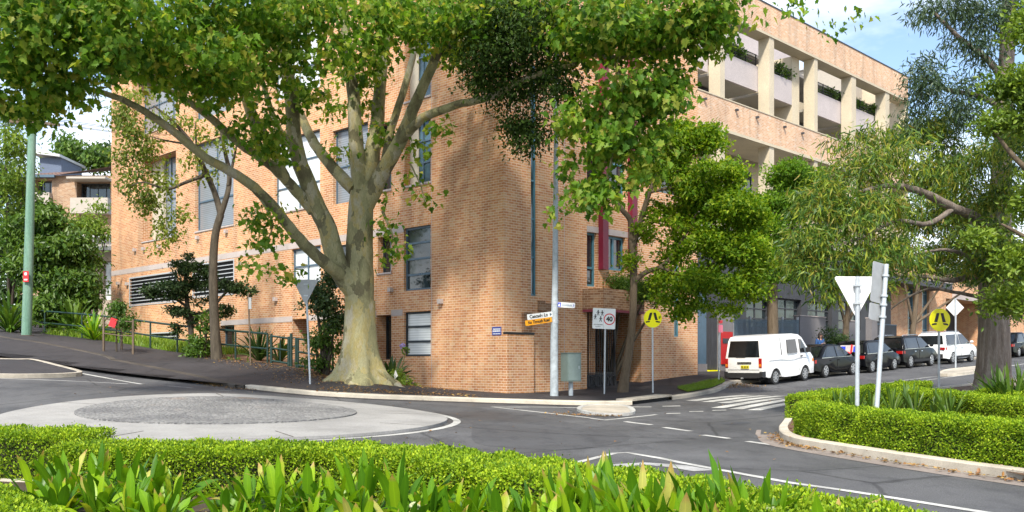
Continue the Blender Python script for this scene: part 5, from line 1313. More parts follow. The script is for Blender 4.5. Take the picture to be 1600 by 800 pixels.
# ------------------------------------------------------------------ the person on the footpath
def person(px,Y):
    g=on_ground(px,Y,.11); p=thing('person','person in a blue denim jacket with long dark hair looking down behind the black sedan','person',g)
    J={'pel':(0,0,.93),'sp':(0,.01,1.12),'ch':(0,0,1.30),'nk':(0,-.01,1.44),'hd':(0,-.05,1.55),'ht':(0,-.05,1.66)}
    ed=[('pel','sp'),('sp','ch'),('ch','nk'),('nk','hd'),('hd','ht')]; rad={'pel':.15,'sp':.125,'ch':.14,'nk':.055,'hd':.085,'ht':.07}
    for s,t in ((-1,'r'),(1,'l')):
        J.update({t+'sh':(s*.17,0,1.37),t+'el':(s*.22,-.02,1.10),t+'wr':(s*.08,-.24,1.16),t+'ha':(s*.045,-.29,1.19),t+'hp':(s*.09,0,.88),t+'kn':(s*.10,-.02,.48),t+'an':(s*.10,.02,.09),t+'to':(s*.11,-.15,.045)})
        rad.update({t+'sh':.065,t+'el':.045,t+'wr':.030,t+'ha':.036,t+'hp':.095,t+'kn':.06,t+'an':.042,t+'to':.038})
        ed+=[('ch',t+'sh'),(t+'sh',t+'el'),(t+'el',t+'wr'),(t+'wr',t+'ha'),('pel',t+'hp'),(t+'hp',t+'kn'),(t+'kn',t+'an'),(t+'an',t+'to')]
    def skin(names,name,mat,grow=0.0):
        names=list(names); me=bpy.data.meshes.new(name); idx={k:i for i,k in enumerate(names)}
        me.from_pydata([J[k] for k in names],[(idx[a],idx[b]) for a,b in ed if a in idx and b in idx],[]); o=bpy.data.objects.new(name,me); COL.objects.link(o)
        md=o.modifiers.new('skin','SKIN'); 
        for i,k in enumerate(names): me.skin_vertices[0].data[i].radius=(rad[k]+grow,)*2
        me.skin_vertices[0].data[0].use_root=True
        o.modifiers.new('sub','SUBSURF').levels=2; o.modifiers['sub'].render_levels=2; me.materials.append(mat); o.parent=p; return o
    skin(J.keys(),'body',M['skin'])
    skin(['sp','ch','rsh','lsh','rel','lel','rwr','lwr','pel'],'denim_jacket',M['denim'],.022)
    skin(['pel','rhp','lhp','rkn','lkn','ran','lan'],'trousers',M['trousers'],.014)
    m=MB(); hd=Vector((0,-.05,1.60)); m.ball(hd+Vector((0,.025,.02)),.098,.105,.12); m.ball(hd+Vector((0,.075,-.13)),.085,.06,.19); m.ball(hd+Vector((-.075,.0,-.12)),.035,.06,.17); m.ball(hd+Vector((.075,.0,-.12)),.035,.06,.17); m.build('hair',M['hair'],p,local=True)
    m=MB(); m.ball(hd+Vector((0,-.095,-.02)),.013,.022,.018); m.build('nose',M['skin'],p,local=True)
    for s in (-1,1):
        m=MB(); m.ball(hd+Vector((s*.032,-.078,.005)),.012,.008,.009); m.build('eye',M['signblack'],p,local=True)
        m=MB(); base=Vector((s*.045,-.29,1.19))
        for k in range(4): m.tube([base+Vector((s*(.02-.014*k),-.02,.01)),base+Vector((s*(.01-.014*k),-.06,.02)),base+Vector((-s*.02-.0*k,-.075,.0))],[.009,.008,.007],6)
        m.tube([base+Vector((-s*.02,0,.02)),base+Vector((-s*.035,-.035,.035))],[.01,.008],6); m.build('fingers',M['skin'],p,local=True)
    m=MB(); m.ball(hd+Vector((0,-.083,-.055)),.022,.008,.007); m.build('mouth',M['signred'],p,local=True)
    p.rotation_euler=(0,0,R(20))
    ph=thing('mobile_phone','dark phone held in both hands by the person behind the sedan','phone',Vector(g)+Matrix.Rotation(R(20),3,'Z')@Vector((0,-.345,1.22)))
    m=MB(); m.box((0,0,0),(.075,.010,.15),Matrix.Rotation(R(-35),3,'X')); m.build('body',M['plastic'],ph,local=True)
person(1281,46.5)
# ------------------------------------------------------------------ hedges
def hedge(label, path, w, ztop, size, dens, base=.12, group=None, h=None, ends=(True,True), rnd=.10):
    path=smooth_line([Vector(p) for p in path],6); pts=resample(path,.12); n=len(pts)
    zb=Tn([(p.x,p.y) for p in pts])+base; zt=(zb+h) if h else np.full(n,ztop)
    o=thing('hedge',label,'hedge',(pts[n//2].x,pts[n//2].y,float(zb[n//2])),group)
    P2=np.array([(p.x,p.y) for p in pts]); tg=np.gradient(P2,axis=0); tg=unit(tg); nm=np.stack([-tg[:,1],tg[:,0]],1)
    L_=n*.12; H_=float(np.mean(zt-zb)); area=L_*(w+2*H_)+2*w*H_; N=int(area*dens)
    i=RNG.random(N)*(n-1); i0=i.astype(int); f=(i-i0)[:,None]; i1=np.minimum(i0+1,n-1)
    c=P2[i0]*(1-f)+P2[i1]*f; tn=unit(tg[i0]); nn=unit(nm[i0]); b=zb[i0]; t=zt[i0]
    per=w+2*H_; q=RNG.random(N)*per; side=np.where(q<H_,-1,np.where(q<H_+w,0,1)); 
    lat=np.where(side==0,(q-H_)/w-.5,side*.5)*w; z=np.where(side==-1,q/H_,np.where(side==1,(q-H_-w)/H_,1.0))
    # rounded shoulders
    hgt=b+(t-b)*z; k=np.abs(lat)/(w/2); hgt=np.where(side==0,hgt-rnd*.55*np.maximum(0,(k-.75)/.25)**2,hgt)
    lat=np.where(side!=0,lat*(1-.0*z)-side*rnd*.6*np.maximum(0,(z-.8)/.2)**2,lat)
    out=np.where((side==0)[:,None],np.array([0,0,1.])[None],np.concatenate([nn*side[:,None],np.zeros((N,1))],1))
    # end caps
    ncap=int(2*w*H_*dens*.8); 
    pos=np.stack([c[:,0]+nn[:,0]*lat,c[:,1]+nn[:,1]*lat,hgt],1)
    caps=[]
    for e,(j,s) in zip(ends,((0,-1),(n-1,1))):
        if not e: continue
        m=ncap//2; la=(RNG.random(m)-.5)*w; zz=zb[j]+(zt[j]-zb[j])*RNG.random(m)
        pp=np.stack([P2[j,0]+nm[j,0]*la,P2[j,1]+nm[j,1]*la,zz],1); pos=np.concatenate([pos,pp]); out=np.concatenate([out,np.repeat(np.array([[tg[j,0]*s,tg[j,1]*s,0]]),m,0)])
    N=len(pos)
    bump=.45*(.035*np.sin(pos[:,0]*7+1.3*np.sin(pos[:,1]*5))+.03*np.sin(pos[:,1]*9+pos[:,2]*11)+.03*np.sin(pos[:,0]*17+pos[:,2]*13))
    dep=-np.abs(RNG.normal(size=N))*.065+np.where(RNG.random(N)<.06,RNG.random(N)*.05,0)
    pos=pos+out*(bump+dep)[:,None]
    d=unit(out*.8+RNG.normal(size=(N,3))*.7+np.array([0,0,.35])[None]); nr=unit(out+RNG.normal(size=(N,3))*.65+np.array([0,0,.4])[None])
    leaves('foliage',pos,d,nr,size*(.65+.6*RNG.random(N)),T_quad(.62,.14),M['l_hedge'],o)
    # inner mass of twigs
    mb=MB(); ww=w/2-.09
    for a in range(1,n-2,3):
        e=min(a+3,n-2)
        def q4(j,s,z): return (P2[j,0]+nm[j,0]*s*ww,P2[j,1]+nm[j,1]*s*ww,z)
        if a==1 : mb.add([q4(1,-1,zb[1]-.1),q4(1,1,zb[1]-.1),q4(1,1,zt[1]-.10),q4(1,-1,zt[1]-.10)],[(0,1,2,3)])
        if e==n-2: mb.add([q4(e,-1,zb[e]-.1),q4(e,1,zb[e]-.1),q4(e,1,zt[e]-.10),q4(e,-1,zt[e]-.10)],[(3,2,1,0)])
        for s in (-1,1): mb.quad(q4(a,s,zb[a]-.1),q4(e,s,zb[e]-.1),q4(e,s,zt[e]-.10),q4(a,s,zt[a]-.10))
        mb.quad(q4(a,-1,zt[a]-.10),q4(e,-1,zt[e]-.10),q4(e,1,zt[e]-.10),q4(a,1,zt[a]-.10))
    mb.build('twigs',M['hedgecore'],o)
    return o
def edge_path(l,zrel):
    out=[]
    for px,py in l:
        Y=-zrel*F/(py-HY); out.append(Vector(((px-800)/F*Y,Y)))
    return out
fe_=edge_path([(146,687),(260,688),(400,690),(560,691),(700,699),(800,710),(909,723),(1010,734),(1212,760),(1400,789),(1560,815)],-.85)
hedge('long clipped bright green hedge running across the foreground behind the strap leaved plants',offset_line(fe_,-.46),.92,CZ-.85,.032,5200)
hedge('taller clipped hedge block at the left end of the foreground hedge',[(-10.5,12.1),(-7.5,11.75),(-4.9,11.45)],.95,CZ-.77,.032,4200)
hedge('clipped hedge in the near bottom left corner of the foreground bed',[(-6.4,8.7),(-4.25,6.9),(-2.95,5.35),(-2.5,4.3)],.9,CZ-.83,.030,6500)
# right-hand bed: outer hedge round the tip, second and third rows
bedline=smooth_line(bf[1:],6)
inn=offset_line(bedline,.56)
backl=smooth_line(bb[2:],6)
o1=[p for p in inn]
tipb=G2([(1236,658)])[0]
front_path=[inn[k] for k in range(len(inn)-1,-1,-6)]
hb=G2([(1232,663),(1246,654),(1290,647),(1340,643)])
hedge('clipped hedge wrapping the kerbed tip of the right hand garden bed',front_path,.75,0,.036,4300,h=.57)
def gl(l,dz=.12): return [Vector(G(px,py,dz)[:2]) for px,py in l]
hedge('dark shaded back row of the clipped hedge in the right hand garden bed',gl([(1250,655),(1290,645),(1360,636),(1445,628)]),.7,0,.036,4000,h=.50)
hedge('inner clipped hedge running behind the two signs of the right hand bed',gl([(1395,640),(1450,643),(1520,651),(1590,660),(1680,671)]),.7,0,.036,4000,h=.46)
hedge('short clipped hedge at the foot of the big gum trunk by the right edge',gl([(1545,640),(1590,644),(1660,652)]),.8,0,.036,4000,h=.42)

# ------------------------------------------------------------------ strap-leaved plants
def strap_plant(name, label, base, n, Lr, wr, group, mat='clivia', el=(45,86), cat='plant', droop=.35, lean=None):
    o=thing(name,label,cat,base,group); vs=[];ts=[];uvs=[]; S=7
    for k in range(n):
        az=random.uniform(0,2*math.pi); e=R(random.uniform(*el)); L_=random.uniform(*Lr)*(.75+.25*math.sin(e)); w=random.uniform(*wr); c0=len(vs)
        d=Vector((math.cos(az)*math.cos(e),math.sin(az)*math.cos(e),math.sin(e))); s=Vector((-math.sin(az),math.cos(az),0)); tw=random.uniform(-.6,.6)
        s=(s*math.cos(tw)+d.cross(s)*math.sin(tw)); p=Vector(base)+Vector((math.cos(az),math.sin(az),0))*random.uniform(0,.05)
        fold=random.uniform(.12,.3); dr=droop*random.uniform(.2,1.3)
        for i in range(S+1):
            t=i/S; ww=w*(.62+.55*math.sin(min(1,t*1.25)*math.pi*.55))*(1 if t<.70 else max(.0,1-((t-.70)/.30)**2.3))
            if i==S: ww=.001
            nn=d.cross(s)
            if nn.z<0: nn=-nn
            vs+= [p-s*ww/2+nn*fold*ww*.5, p-nn*0, p+s*ww/2+nn*fold*ww*.5]
            d=(d+Vector((0,0,-dr/S*(.4+1.6*t)))).normalized(); p=p+d*L_/S
            if i: 
                a=c0+3*(i-1); b=c0+3*i; t0=(i-1)/S
                for (q,u) in (((a,a+1,b+1,b),((t0,0),(t0,.5),(t,.5),(t,0))),((a+1,a+2,b+2,b+1),((t0,.5),(t0,1),(t,1),(t,.5)))): ts.append(q); uvs+=list(u)
    me=bpy.data.meshes.new('leaves'); b=Vector(base); me.from_pydata([tuple(v-b) for v in vs],[],ts); ul=me.uv_layers.new(name='UVMap'); ul.data.foreach_set('uv',[c for q in uvs for c in q])
    me.polygons.foreach_set('use_smooth',[True]*len(ts)); me.update(); link('leaves',me,M[mat],o); return o
def seed_head(o,base,h,col='cream'):
    m=MB(); t=Vector(base)+Vector((random.uniform(-.08,.08),random.uniform(-.1,.02),h)); m.tube([Vector(base),t],[.012,.01],6); s=m.build('flower_stalk',M['l_bush'],o)
    m=MB(); m.ball(t,.03,nu=8,nv=6)
    for k in range(22):
        d=Vector((random.gauss(0,1),random.gauss(0,1),random.gauss(.4,.7))).normalized(); q=t+d*.036; m.ball(q,.012,nu=6,nv=4)
    m.build('seed_head',M[col],s)
GC='strap leaved plants in the foreground bed'
cl=[(55,700,8.9),(105,698,8.8),(150,694,8.9),(195,696,8.7),(232,705,8.6),(268,722,8.5),(90,735,8.2),(150,728,8.1),(205,735,8.0),(250,756,7.7),
 (352,748,8.0),(390,722,8.2),(435,716,8.2),(480,722,8.1),(525,717,8.0),(572,708,8.0),(622,712,7.8),(668,738,7.7),(705,752,7.5),(735,740,7.6),(780,752,7.2),
 (360,770,7.3),(420,762,7.2),(490,768,7.2),(560,765,7.1),(630,770,7.0),(700,782,6.9),(770,784,6.8),
 (830,750,7.0),(880,732,7.0),(925,722,6.9),(960,716,6.8),(1000,724,6.6),(1045,735,6.4),(1090,730,6.3),(1138,720,6.2),(1172,735,6.0),(1212,762,5.8),
 (850,775,6.4),(905,765,6.4),(955,762,6.3),(1010,768,6.1),(1065,770,6.0),(1120,768,5.9),(1170,780,5.8),(1288,758,5.55),(1262,792,5.5),(1305,795,5.45)]
LCL='clivia like plant with broad green and yellow strap leaves in the bed behind the front hedge'
LCL='plant with broad arching green and yellow strap leaves in the foreground bed'
for k,(px,py,Y) in enumerate(cl):
    x=(px-800)/F*Y; zt=(HY-(py+(7 if px<780 else 4)))/F*Y+CZ; b=Vector((x,Y,T(x,Y)+.12)); h=max(.30,zt-b.z)
    small=k in (46,)
    o=strap_plant('strap_plant',LCL,b,random.randint(20,30) if px<1250 else 10,(h*.82,h*1.18),(.045,.076),GC,el=(34,88),droop=1.05)
    if k in (25,37): seed_head(o,b,h*.80)
# plants of the same habit elsewhere
for px,Y,lab,n,h in ((146,44.0,'clump of long green strap leaves inside the pipe fence by the sapling',46,(.8,1.5)),(405,37.9,'broad dark green strap leaved clump against the pipe fence near the gate',60,(.8,1.5)),
     (437,37.6,'smaller dark green strap leaved clump right beside the garden gate',40,(.7,1.3)),(612,33.6,'clump of dark strap leaves between the plane tree roots and the brick wall',44,(.7,1.25))):
    g=on_ground(px,Y,.1); strap_plant('strap_plant',lab,g,n,h,(.06,.10),None,mat='clivia' if px==146 else 'l_bushdark',droop=.9,el=(35,85))
g=on_ground(588+35,33.4,.1); fl=thing('agapanthus_flower','tall stem with a lilac and green flower head against the lower window','flower',g)
m=MB(); t=P(634,548,33.4); m.tube([g,t],[.012,.010],6); m.build('stem',M['l_bush'],fl); m=MB()
for k in range(40):
    d=Vector((random.gauss(0,1),random.gauss(0,1),random.gauss(.2,.8))).normalized(); m.ball(t+d*.13,.03,nu=6,nv=4)
m.build('flower_head',M['l_lime'],fl)
m=MB(); t=P(629,541,33.5)
for k in range(26):
    d=Vector((random.gauss(0,1),random.gauss(0,1),random.gauss(.2,.8))).normalized(); m.ball(t+d*.09,.028,nu=6,nv=4)
m.build('lilac_head',M['purple'],fl)
# bed plants among the right-hand hedges
for i,(px,py) in enumerate(((1310,648),(1335,650),(1362,648),(1395,650),(1430,652),(1465,655),(1485,656),(1420,645))):
    g=G(px,py,.12)+Vector((0,0,.1)); strap_plant('strap_plant','low strap leaved plant growing between the clipped hedges of the right hand bed',g,22,(.45,.75),(.03,.05),'strap plants in the right hand bed','l_bush')
for px,Y in ((1560,20.5),(1580,20.0),(1598,20.3),(1618,20.0)):
    g=on_ground(px,Y,.12); strap_plant('strap_plant','dark strap leaved plant beside the gum trunk at the right edge',g,40,(.7,1.1),(.035,.055),'strap plants by the gum trunk','l_bush',droop=.8)

# ------------------------------------------------------------------ the plane tree
def tree(name,label,base,cat='tree',group=None): return thing(name,label,cat,base,group)
pb=on_ground(563,31.8,.08); pt=tree('plane_tree','huge mottled plane tree with spreading limbs in front of the brick corner',pb)
Yt=31.8
tr=[([pb+Vector((0,0,-.3)),P(563,592,Yt),P(564,560,Yt),P(563,500,Yt),P(561,440,Yt),P(562,370,Yt),P(566,300,Yt)],[.80,.62,.50,.46,.48,.43,.39]),
 # left leaning big limb from the fork
 ([P(556,455,Yt-.1),P(530,420,Yt-.3),P(512,360,Yt-.5),P(486,300,Yt-.7),P(462,230,Yt-1),P(455,150,Yt-1.5),P(440,60,Yt-2.2),P(430,-60,Yt-3)],[.38,.34,.30,.27,.24,.21,.17,.12]),
 # centre stems
 ([P(566,300,Yt),P(560,260,Yt+.1),P(556,220,Yt+.2),P(553,160,Yt+.2),P(545,90,Yt),P(530,-40,Yt)],[.32,.27,.24,.21,.17,.12]),
 ([P(570,305,Yt),P(580,250,Yt+.3),P(590,190,Yt+.6),P(595,120,Yt+1),P(610,20,Yt+1.5),P(620,-60,Yt+2)],[.32,.27,.23,.19,.15,.1]),
 ([P(572,320,Yt),P(600,265,Yt-.3),P(628,215,Yt-.7),P(650,160,Yt-1.1),P(690,70,Yt-1.8),P(720,0,Yt-2.4)],[.30,.25,.22,.18,.13,.09]),
 ([P(625,220,Yt-.7),P(660,185,Yt-1.5),P(710,165,Yt-2.5),P(770,150,Yt-3.6),P(830,120,Yt-4.5),P(900,100,Yt-5.5)],[.17,.14,.12,.10,.08,.05]),
 ([P(645,170,Yt-1.1),P(670,110,Yt-1),P(700,50,Yt-1.4),P(730,-20,Yt-2)],[.14,.12,.10,.07]),
 ([P(598,270,Yt-.3),P(612,200,Yt+.2),P(640,110,Yt+.5),P(660,20,Yt+.8)],[.15,.13,.11,.08]),
 # limb into the left from the fork base
 ([P(552,295,Yt),P(520,262,Yt+.3),P(492,225,Yt+.6),P(470,180,Yt+1),P(450,120,Yt+1.4)],[.22,.19,.17,.14,.10]),
 # two long low limbs sweeping left
 ([P(536,432,Yt-.4),P(500,405,Yt-1.2),P(460,365,Yt-2),P(420,315,Yt-2.8),P(380,280,Yt-3.6),P(320,245,Yt-4.6),P(250,190,Yt-5.8),P(190,155,Yt-6.8),P(120,135,Yt-7.8)],[.22,.19,.17,.155,.14,.12,.10,.08,.05]),
 ([P(490,330,Yt-.6),P(455,290,Yt-1.2),P(420,255,Yt-1.9),P(375,225,Yt-2.7),P(330,185,Yt-3.6),P(280,150,Yt-4.5),P(200,115,Yt-5.6),P(150,85,Yt-6.5)],[.20,.17,.15,.13,.11,.09,.07,.05]),
 ([P(448,282,Yt-1.2),P(425,230,Yt-1.5),P(395,175,Yt-2),P(370,110,Yt-2.7),P(330,40,Yt-3.5)],[.15,.13,.11,.09,.06]),
 ([P(420,255,Yt-1.9),P(400,215,Yt-2),P(380,150,Yt-2.5),P(350,70,Yt-3.2)],[.12,.10,.08,.05]),
 ([P(460,235,Yt-1),P(430,190,Yt-1.2),P(405,110,Yt-1.6)],[.12,.10,.06]),
 ([P(690,75,Yt-1.8),P(760,60,Yt-3),P(860,70,Yt-4.5),P(960,90,Yt-6),P(1060,70,Yt-7)],[.12,.10,.08,.06,.04]),
 ([P(960,90,Yt-6),P(975,160,Yt-6.4),P(960,230,Yt-6.6),P(945,290,Yt-6.6)],[.06,.05,.035,.02]),
 ([P(400,300,Yt-3),P(425,345,Yt-3.2),P(415,385,Yt-3.2)],[.05,.03,.015]),([P(598,330,Yt),P(615,372,Yt-.3),P(625,402,Yt-.4)],[.05,.03,.015]),([P(640,255,Yt),P(655,285,Yt),P(665,315,Yt)],[.03,.02,.01]),
]
def fluted_base(mb,base,prof,nl,n=36,seed=1.3):
    """trunk foot whose outline swells into a few rounded buttresses towards the ground"""
    rings=[]
    for h,r,am in prof:
        c=base+Vector((0,0,h))
        rings.append([c+Vector((math.cos(t),math.sin(t),0))*r*(1+am*(.6*math.cos(nl*t+seed)+.4*math.cos((nl+3)*t+2.1*seed)+.25*math.cos(2*t+.7))) for t in [2*math.pi*k/n for k in range(n)]])
    vs=[v for q in rings for v in q]; fs=[(i*n+k,i*n+(k+1)%n,(i+1)*n+(k+1)%n,(i+1)*n+k) for i in range(len(rings)-1) for k in range(n)]
    mb.smooth=True; mb.add(vs,fs)
d=Vector((math.cos(R(-25)),math.sin(R(-25)),0)); q=pb+d*1.45; q.z=T(q.x,q.y)+.10
tr.append(([pb+Vector((0,0,.40))+d*.55,pb+Vector((0,0,.20))+d*.95,q,q+d*.5-Vector((0,0,.12))],[.16,.11,.06,.02]))
limbs('trunk',tr,M['bark_plane'],pt,n=18,wob=.014,foot=(pb,[(-.35,1.22,.32),(-.02,1.04,.30),(.10,.90,.26),(.25,.78,.22),(.5,.69,.17),(.85,.60,.11),(1.3,.54,.07),(1.9,.51,.04),(2.6,.485,.02)],5))
PC=[(40,40,120,95,22,2.2,1500),(150,45,120,80,23,2.3,1500),(45,110,80,45,22.5,1.6,800),(10,160,36,26,22.5,1.0,260),(62,172,30,22,23,.8,150),(120,128,36,18,23,.9,160),
 (250,45,110,75,24.5,2.4,1400),(240,105,70,34,25,1.5,360),(350,55,105,85,26,2.4,1350),(330,150,90,45,27,1.6,520),(400,115,75,55,28,1.6,560),(470,35,110,66,27.5,2.4,1150),(470,150,60,34,30.5,1.2,300),
 (560,40,100,56,28.5,2.4,900),(545,165,40,22,32,.9,120),(570,100,70,34,31.5,1.2,300),(650,30,95,46,29.5,2.2,700),(730,30,95,55,28,2.4,900),(705,100,50,30,31.5,1.2,200),(830,20,105,50,28.5,2.0,700),
 (920,70,95,75,25.5,2.2,1400),(1010,60,95,80,25,2.2,1400),(1080,45,70,62,24.5,1.8,900),(1120,30,40,40,24.5,1.2,260),(985,150,85,60,25.5,1.8,1100),(1050,140,50,50,25,1.3,420),
 (950,215,62,55,25.3,1.4,760),(1000,225,50,60,25.3,1.3,420),(945,285,36,40,25.2,1.0,340),(905,190,32,50,25.6,.9,240),(930,315,22,18,25.2,.6,90),
 (400,205,60,35,28,1.1,330),(440,240,40,30,29.5,.9,170),(520,240,40,24,32,.9,110),(600,205,36,28,32.2,.9,90),(560,135,50,26,32.5,.9,120),(660,235,28,22,31,.6,60),(690,205,22,25,29.8,.6,60),
 (418,330,22,28,28.5,.6,90),(410,375,24,34,28.4,.6,120),(395,410,10,16,28.4,.4,36),(605,350,18,14,31.3,.5,42),(622,400,18,22,31.2,.5,60),(598,372,12,16,31.3,.4,30),(640,285,16,18,31.7,.4,30),(660,310,16,12,31.7,.4,36),(600,310,14,16,31.6,.4,30),
 (895,300,16,30,26,.6,60),(870,335,10,14,26,.4,20),(880,262,20,25,26,.7,70),(445,425,26,14,29,.5,50),(350,100,70,60,24.5,1.5,420),(480,100,70,40,27,1.6,330),(170,85,60,30,22,1.4,320),(500,10,900,36,26,4.5,3000)]
PC+=[(x,y,150,75,Y,3.2,650) for x,y,Y in ((60,-130,22),(250,-150,24),(430,-150,27),(620,-140,29),(800,-130,28),(960,-120,26.5),(520,-300,28),(330,-290,26),(720,-290,28.5),(900,-260,27.5),(560,-420,29),(180,-110,19.5),(420,-90,20.5))]
PC=[(a,b,c,d,e,f,int(n*1.02)) for a,b,c,d,e,f,n in PC]
crown('crown',PC,.205,T_lobed(),M['l_plane'],pt,'droop',per=12,spread=.24,shell=.7,sub=7,subr=.46)
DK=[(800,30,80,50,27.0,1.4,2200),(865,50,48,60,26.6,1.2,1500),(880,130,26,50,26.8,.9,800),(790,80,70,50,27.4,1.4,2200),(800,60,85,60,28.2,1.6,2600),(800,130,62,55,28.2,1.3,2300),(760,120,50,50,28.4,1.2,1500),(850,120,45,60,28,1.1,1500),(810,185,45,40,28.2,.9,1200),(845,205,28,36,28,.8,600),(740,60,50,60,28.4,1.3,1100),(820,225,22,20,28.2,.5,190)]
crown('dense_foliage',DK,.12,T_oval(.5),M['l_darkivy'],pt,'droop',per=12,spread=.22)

# ------------------------------------------------------------------ slender tree, layered shrub, garden trees on the left
Ys=37.8; g=on_ground(340,Ys,.08); s=tree('slender_tree','slender tree with sparse yellow green leaves inside the fence left of the plane tree',g)
limbs('trunk',[([g-Vector((0,0,.2)),P(336,520,Ys),P(333,430,Ys),P(336,370,Ys),P(345,335,Ys)],[.26,.19,.165,.15,.14]),
 ([P(345,335,Ys),P(335,300,Ys),P(318,262,Ys-.4),P(300,225,Ys-.8),P(270,190,Ys-1.2),P(240,165,Ys-1.5)],[.13,.11,.10,.08,.06,.03]),
 ([P(345,335,Ys),P(356,300,Ys),P(358,270,Ys+.3),P(350,230,Ys+.4),P(340,180,Ys+.4)],[.12,.10,.09,.07,.03]),
 ([P(356,290,Ys),P(365,250,Ys),P(375,200,Ys-.2)],[.07,.05,.02]),
 ([P(318,262,Ys-.4),P(308,235,Ys-.2),P(305,190,Ys)],[.07,.05,.02]),
 ([P(325,272,Ys-.3),P(290,285,Ys-.9),P(262,295,Ys-1.3),P(225,285,Ys-1.8),P(205,290,Ys-2)],[.08,.065,.05,.03,.015]),
 ([P(300,225,Ys-.8),P(272,222,Ys-1),P(240,215,Ys-1.4)],[.05,.035,.015])],M['bark_dark'],s,n=10)
crown('crown',[(205,185,30,40,Ys-1,.9,480),(225,225,40,38,Ys-1.2,1.0,560),(205,270,32,40,Ys-1.5,.9,480),(245,270,34,30,Ys-1.2,.8,300),(225,325,34,34,Ys-1.5,.8,380),(255,360,22,28,Ys-1.3,.6,230),(280,330,20,30,Ys-1.2,.6,150),(265,200,30,28,Ys-1.2,.7,250),(300,240,30,30,Ys-.7,.7,160),(225,150,40,24,Ys-1,.9,240),(250,385,10,14,Ys-1.3,.4,60),(330,215,40,30,Ys,.9,160),(290,180,30,20,Ys-.6,.7,130),(330,265,26,24,Ys,.6,90),(245,310,22,18,Ys-1.4,.5,120),(180,175,16,30,Ys-1,.5,120),(268,295,22,14,Ys-1.2,.5,90),(355,245,18,26,Ys,.6,70)],.16,T_oval(.55),M['l_thin'],s,'droop',per=7,spread=.22)
Yc=39.2; g=on_ground(300,Yc,.05); s=tree('layered_tree','dark cloud shaped small tree with flat layered foliage in front of the wall louvres',g)
limbs('trunk',[([g-Vector((0,0,.2)),P(298,510,Yc),P(292,470,Yc),P(290,430,Yc),P(292,405,Yc)],[.12,.11,.09,.07,.03]),([P(293,480,Yc),P(270,465,Yc-.2),P(240,458,Yc-.4)],[.06,.05,.02]),([P(296,500,Yc),P(330,482,Yc),P(350,460,Yc-.2),P(370,445,Yc-.3)],[.07,.06,.05,.02]),([P(338,478,Yc),P(345,500,Yc)],[.03,.015])],M['bark_dark'],s)
crown('crown',[(292,402,8,5,Yc,.3,176),(292,422,28,13,Yc,.8,1520),(265,450,36,10,Yc-.4,.8,1520),(238,458,24,7,Yc-.5,.6,672),(298,440,24,12,Yc,.7,832),(275,488,26,8,Yc-.2,.6,672),(345,445,30,10,Yc-.1,.7,1024),(375,452,24,10,Yc-.3,.6,768),(325,428,18,8,Yc,.5,416),(350,485,18,10,Yc,.5,448),(300,495,22,14,Yc,.6,672),(278,465,22,8,Yc-.3,.5,448),(315,470,14,8,Yc,.4,208),(280,515,14,8,Yc,.4,256)],.13,T_oval(.5),M['l_pine'],s,'up',per=14,spread=.10)
g=on_ground(182,38.6,.12); s=tree('sapling','bushy dark green sapling inside the timber guard on the left footpath',g)
limbs('trunk',[([g,P(182,520,38.6),P(184,480,38.6)],[.04,.035,.02])],M['bark_dark'],s,n=6)
crown('crown',[(190,492,22,20,38.6,.55,620),(183,478,12,8,38.6,.3,130),(200,505,15,14,38.5,.4,260)],.15,T_oval(.45),M['l_bush'],s,'droop',per=8,spread=.12)
Yb=47.0; 
def bushtree(name,label,px,Y,base_py,cl,size,tmpl,mat,mode='droop',per=10,spread=.25,stem=True,bark='bark_dark',cat='tree'):
    b=on_ground(px,Y,.05); s=tree(name,label,b,cat); topc=max(cl,key=lambda c:-c[1]); ls=[]
    for c in cl[:6]: ls.append(([b-Vector((0,0,.15)),b.lerp(P(c[0],c[1],c[4]),.5)+Vector((0,0,.1)),P(c[0],c[1],c[4])],[.09,.06,.02]))
    if stem: limbs('trunk',ls,M[bark],s,n=7)
    crown('crown',cl,size,tmpl,M[mat],s,mode,per,spread); return s
bushtree('bushy_tree','large rounded bushy garden tree right of the timber pole',85,50.5,520,[(70,345,50,30,50,1.4,2550),(95,390,55,45,50,1.8,4420),(60,420,45,45,50,1.5,2720),(110,435,42,40,49.5,1.4,3230),(80,480,50,28,49,1.3,2550),(35,375,40,34,50.5,1.4,1870),(125,470,25,18,49.5,.9,714),(70,328,26,12,50,.8,510)],.30,T_oval(.42),'l_bush',per=10,spread=.3)
bushtree('bushy_tree','tall mid green tree filling the left edge between the houses and the power pole',-20,58,500,[(-10,300,40,50,58,2,1500),(10,390,40,50,58,2,1800),(-20,450,50,50,58,2,1400),(25,470,40,40,57,1.8,1200),(45,320,22,26,60,1.2,600)],.30,T_oval(.45),'l_bushdark',per=10,spread=.35)
bushtree('bushy_tree','lime green bushy tree at the left edge behind the timber pole',15,52,520,[(10,230,36,46,50,1.6,1200),(12,290,36,36,50,1.4,900),(25,330,40,22,51,1.3,900),(40,260,18,22,50,.8,260),(8,185,25,25,50,1,300)],.24,T_oval(.4),'l_lime',per=8,spread=.3)
bushtree('bushy_tree','yellow green foliage spilling over the terrace balcony beside the brick block',148,58,480,[(140,350,34,22,58,1.3,800),(165,365,14,12,58,.7,260),(110,352,24,14,58,1.0,380),(150,325,18,14,58,.8,200)],.24,T_oval(.4),'l_lime',per=8,spread=.3)
for px,Y,lab in ((15,47,'drooping fern like shrub at the left edge below the bushy tree'),(118,47.5,'arching palm like shrub under the bushy garden tree by the fence')):
    g=on_ground(px,Y,.05); strap_plant('fern_shrub',lab,g,90,(1.2,2.3),(.08,.14),None,'l_bush',el=(30,85),droop=1.6,cat='shrub')
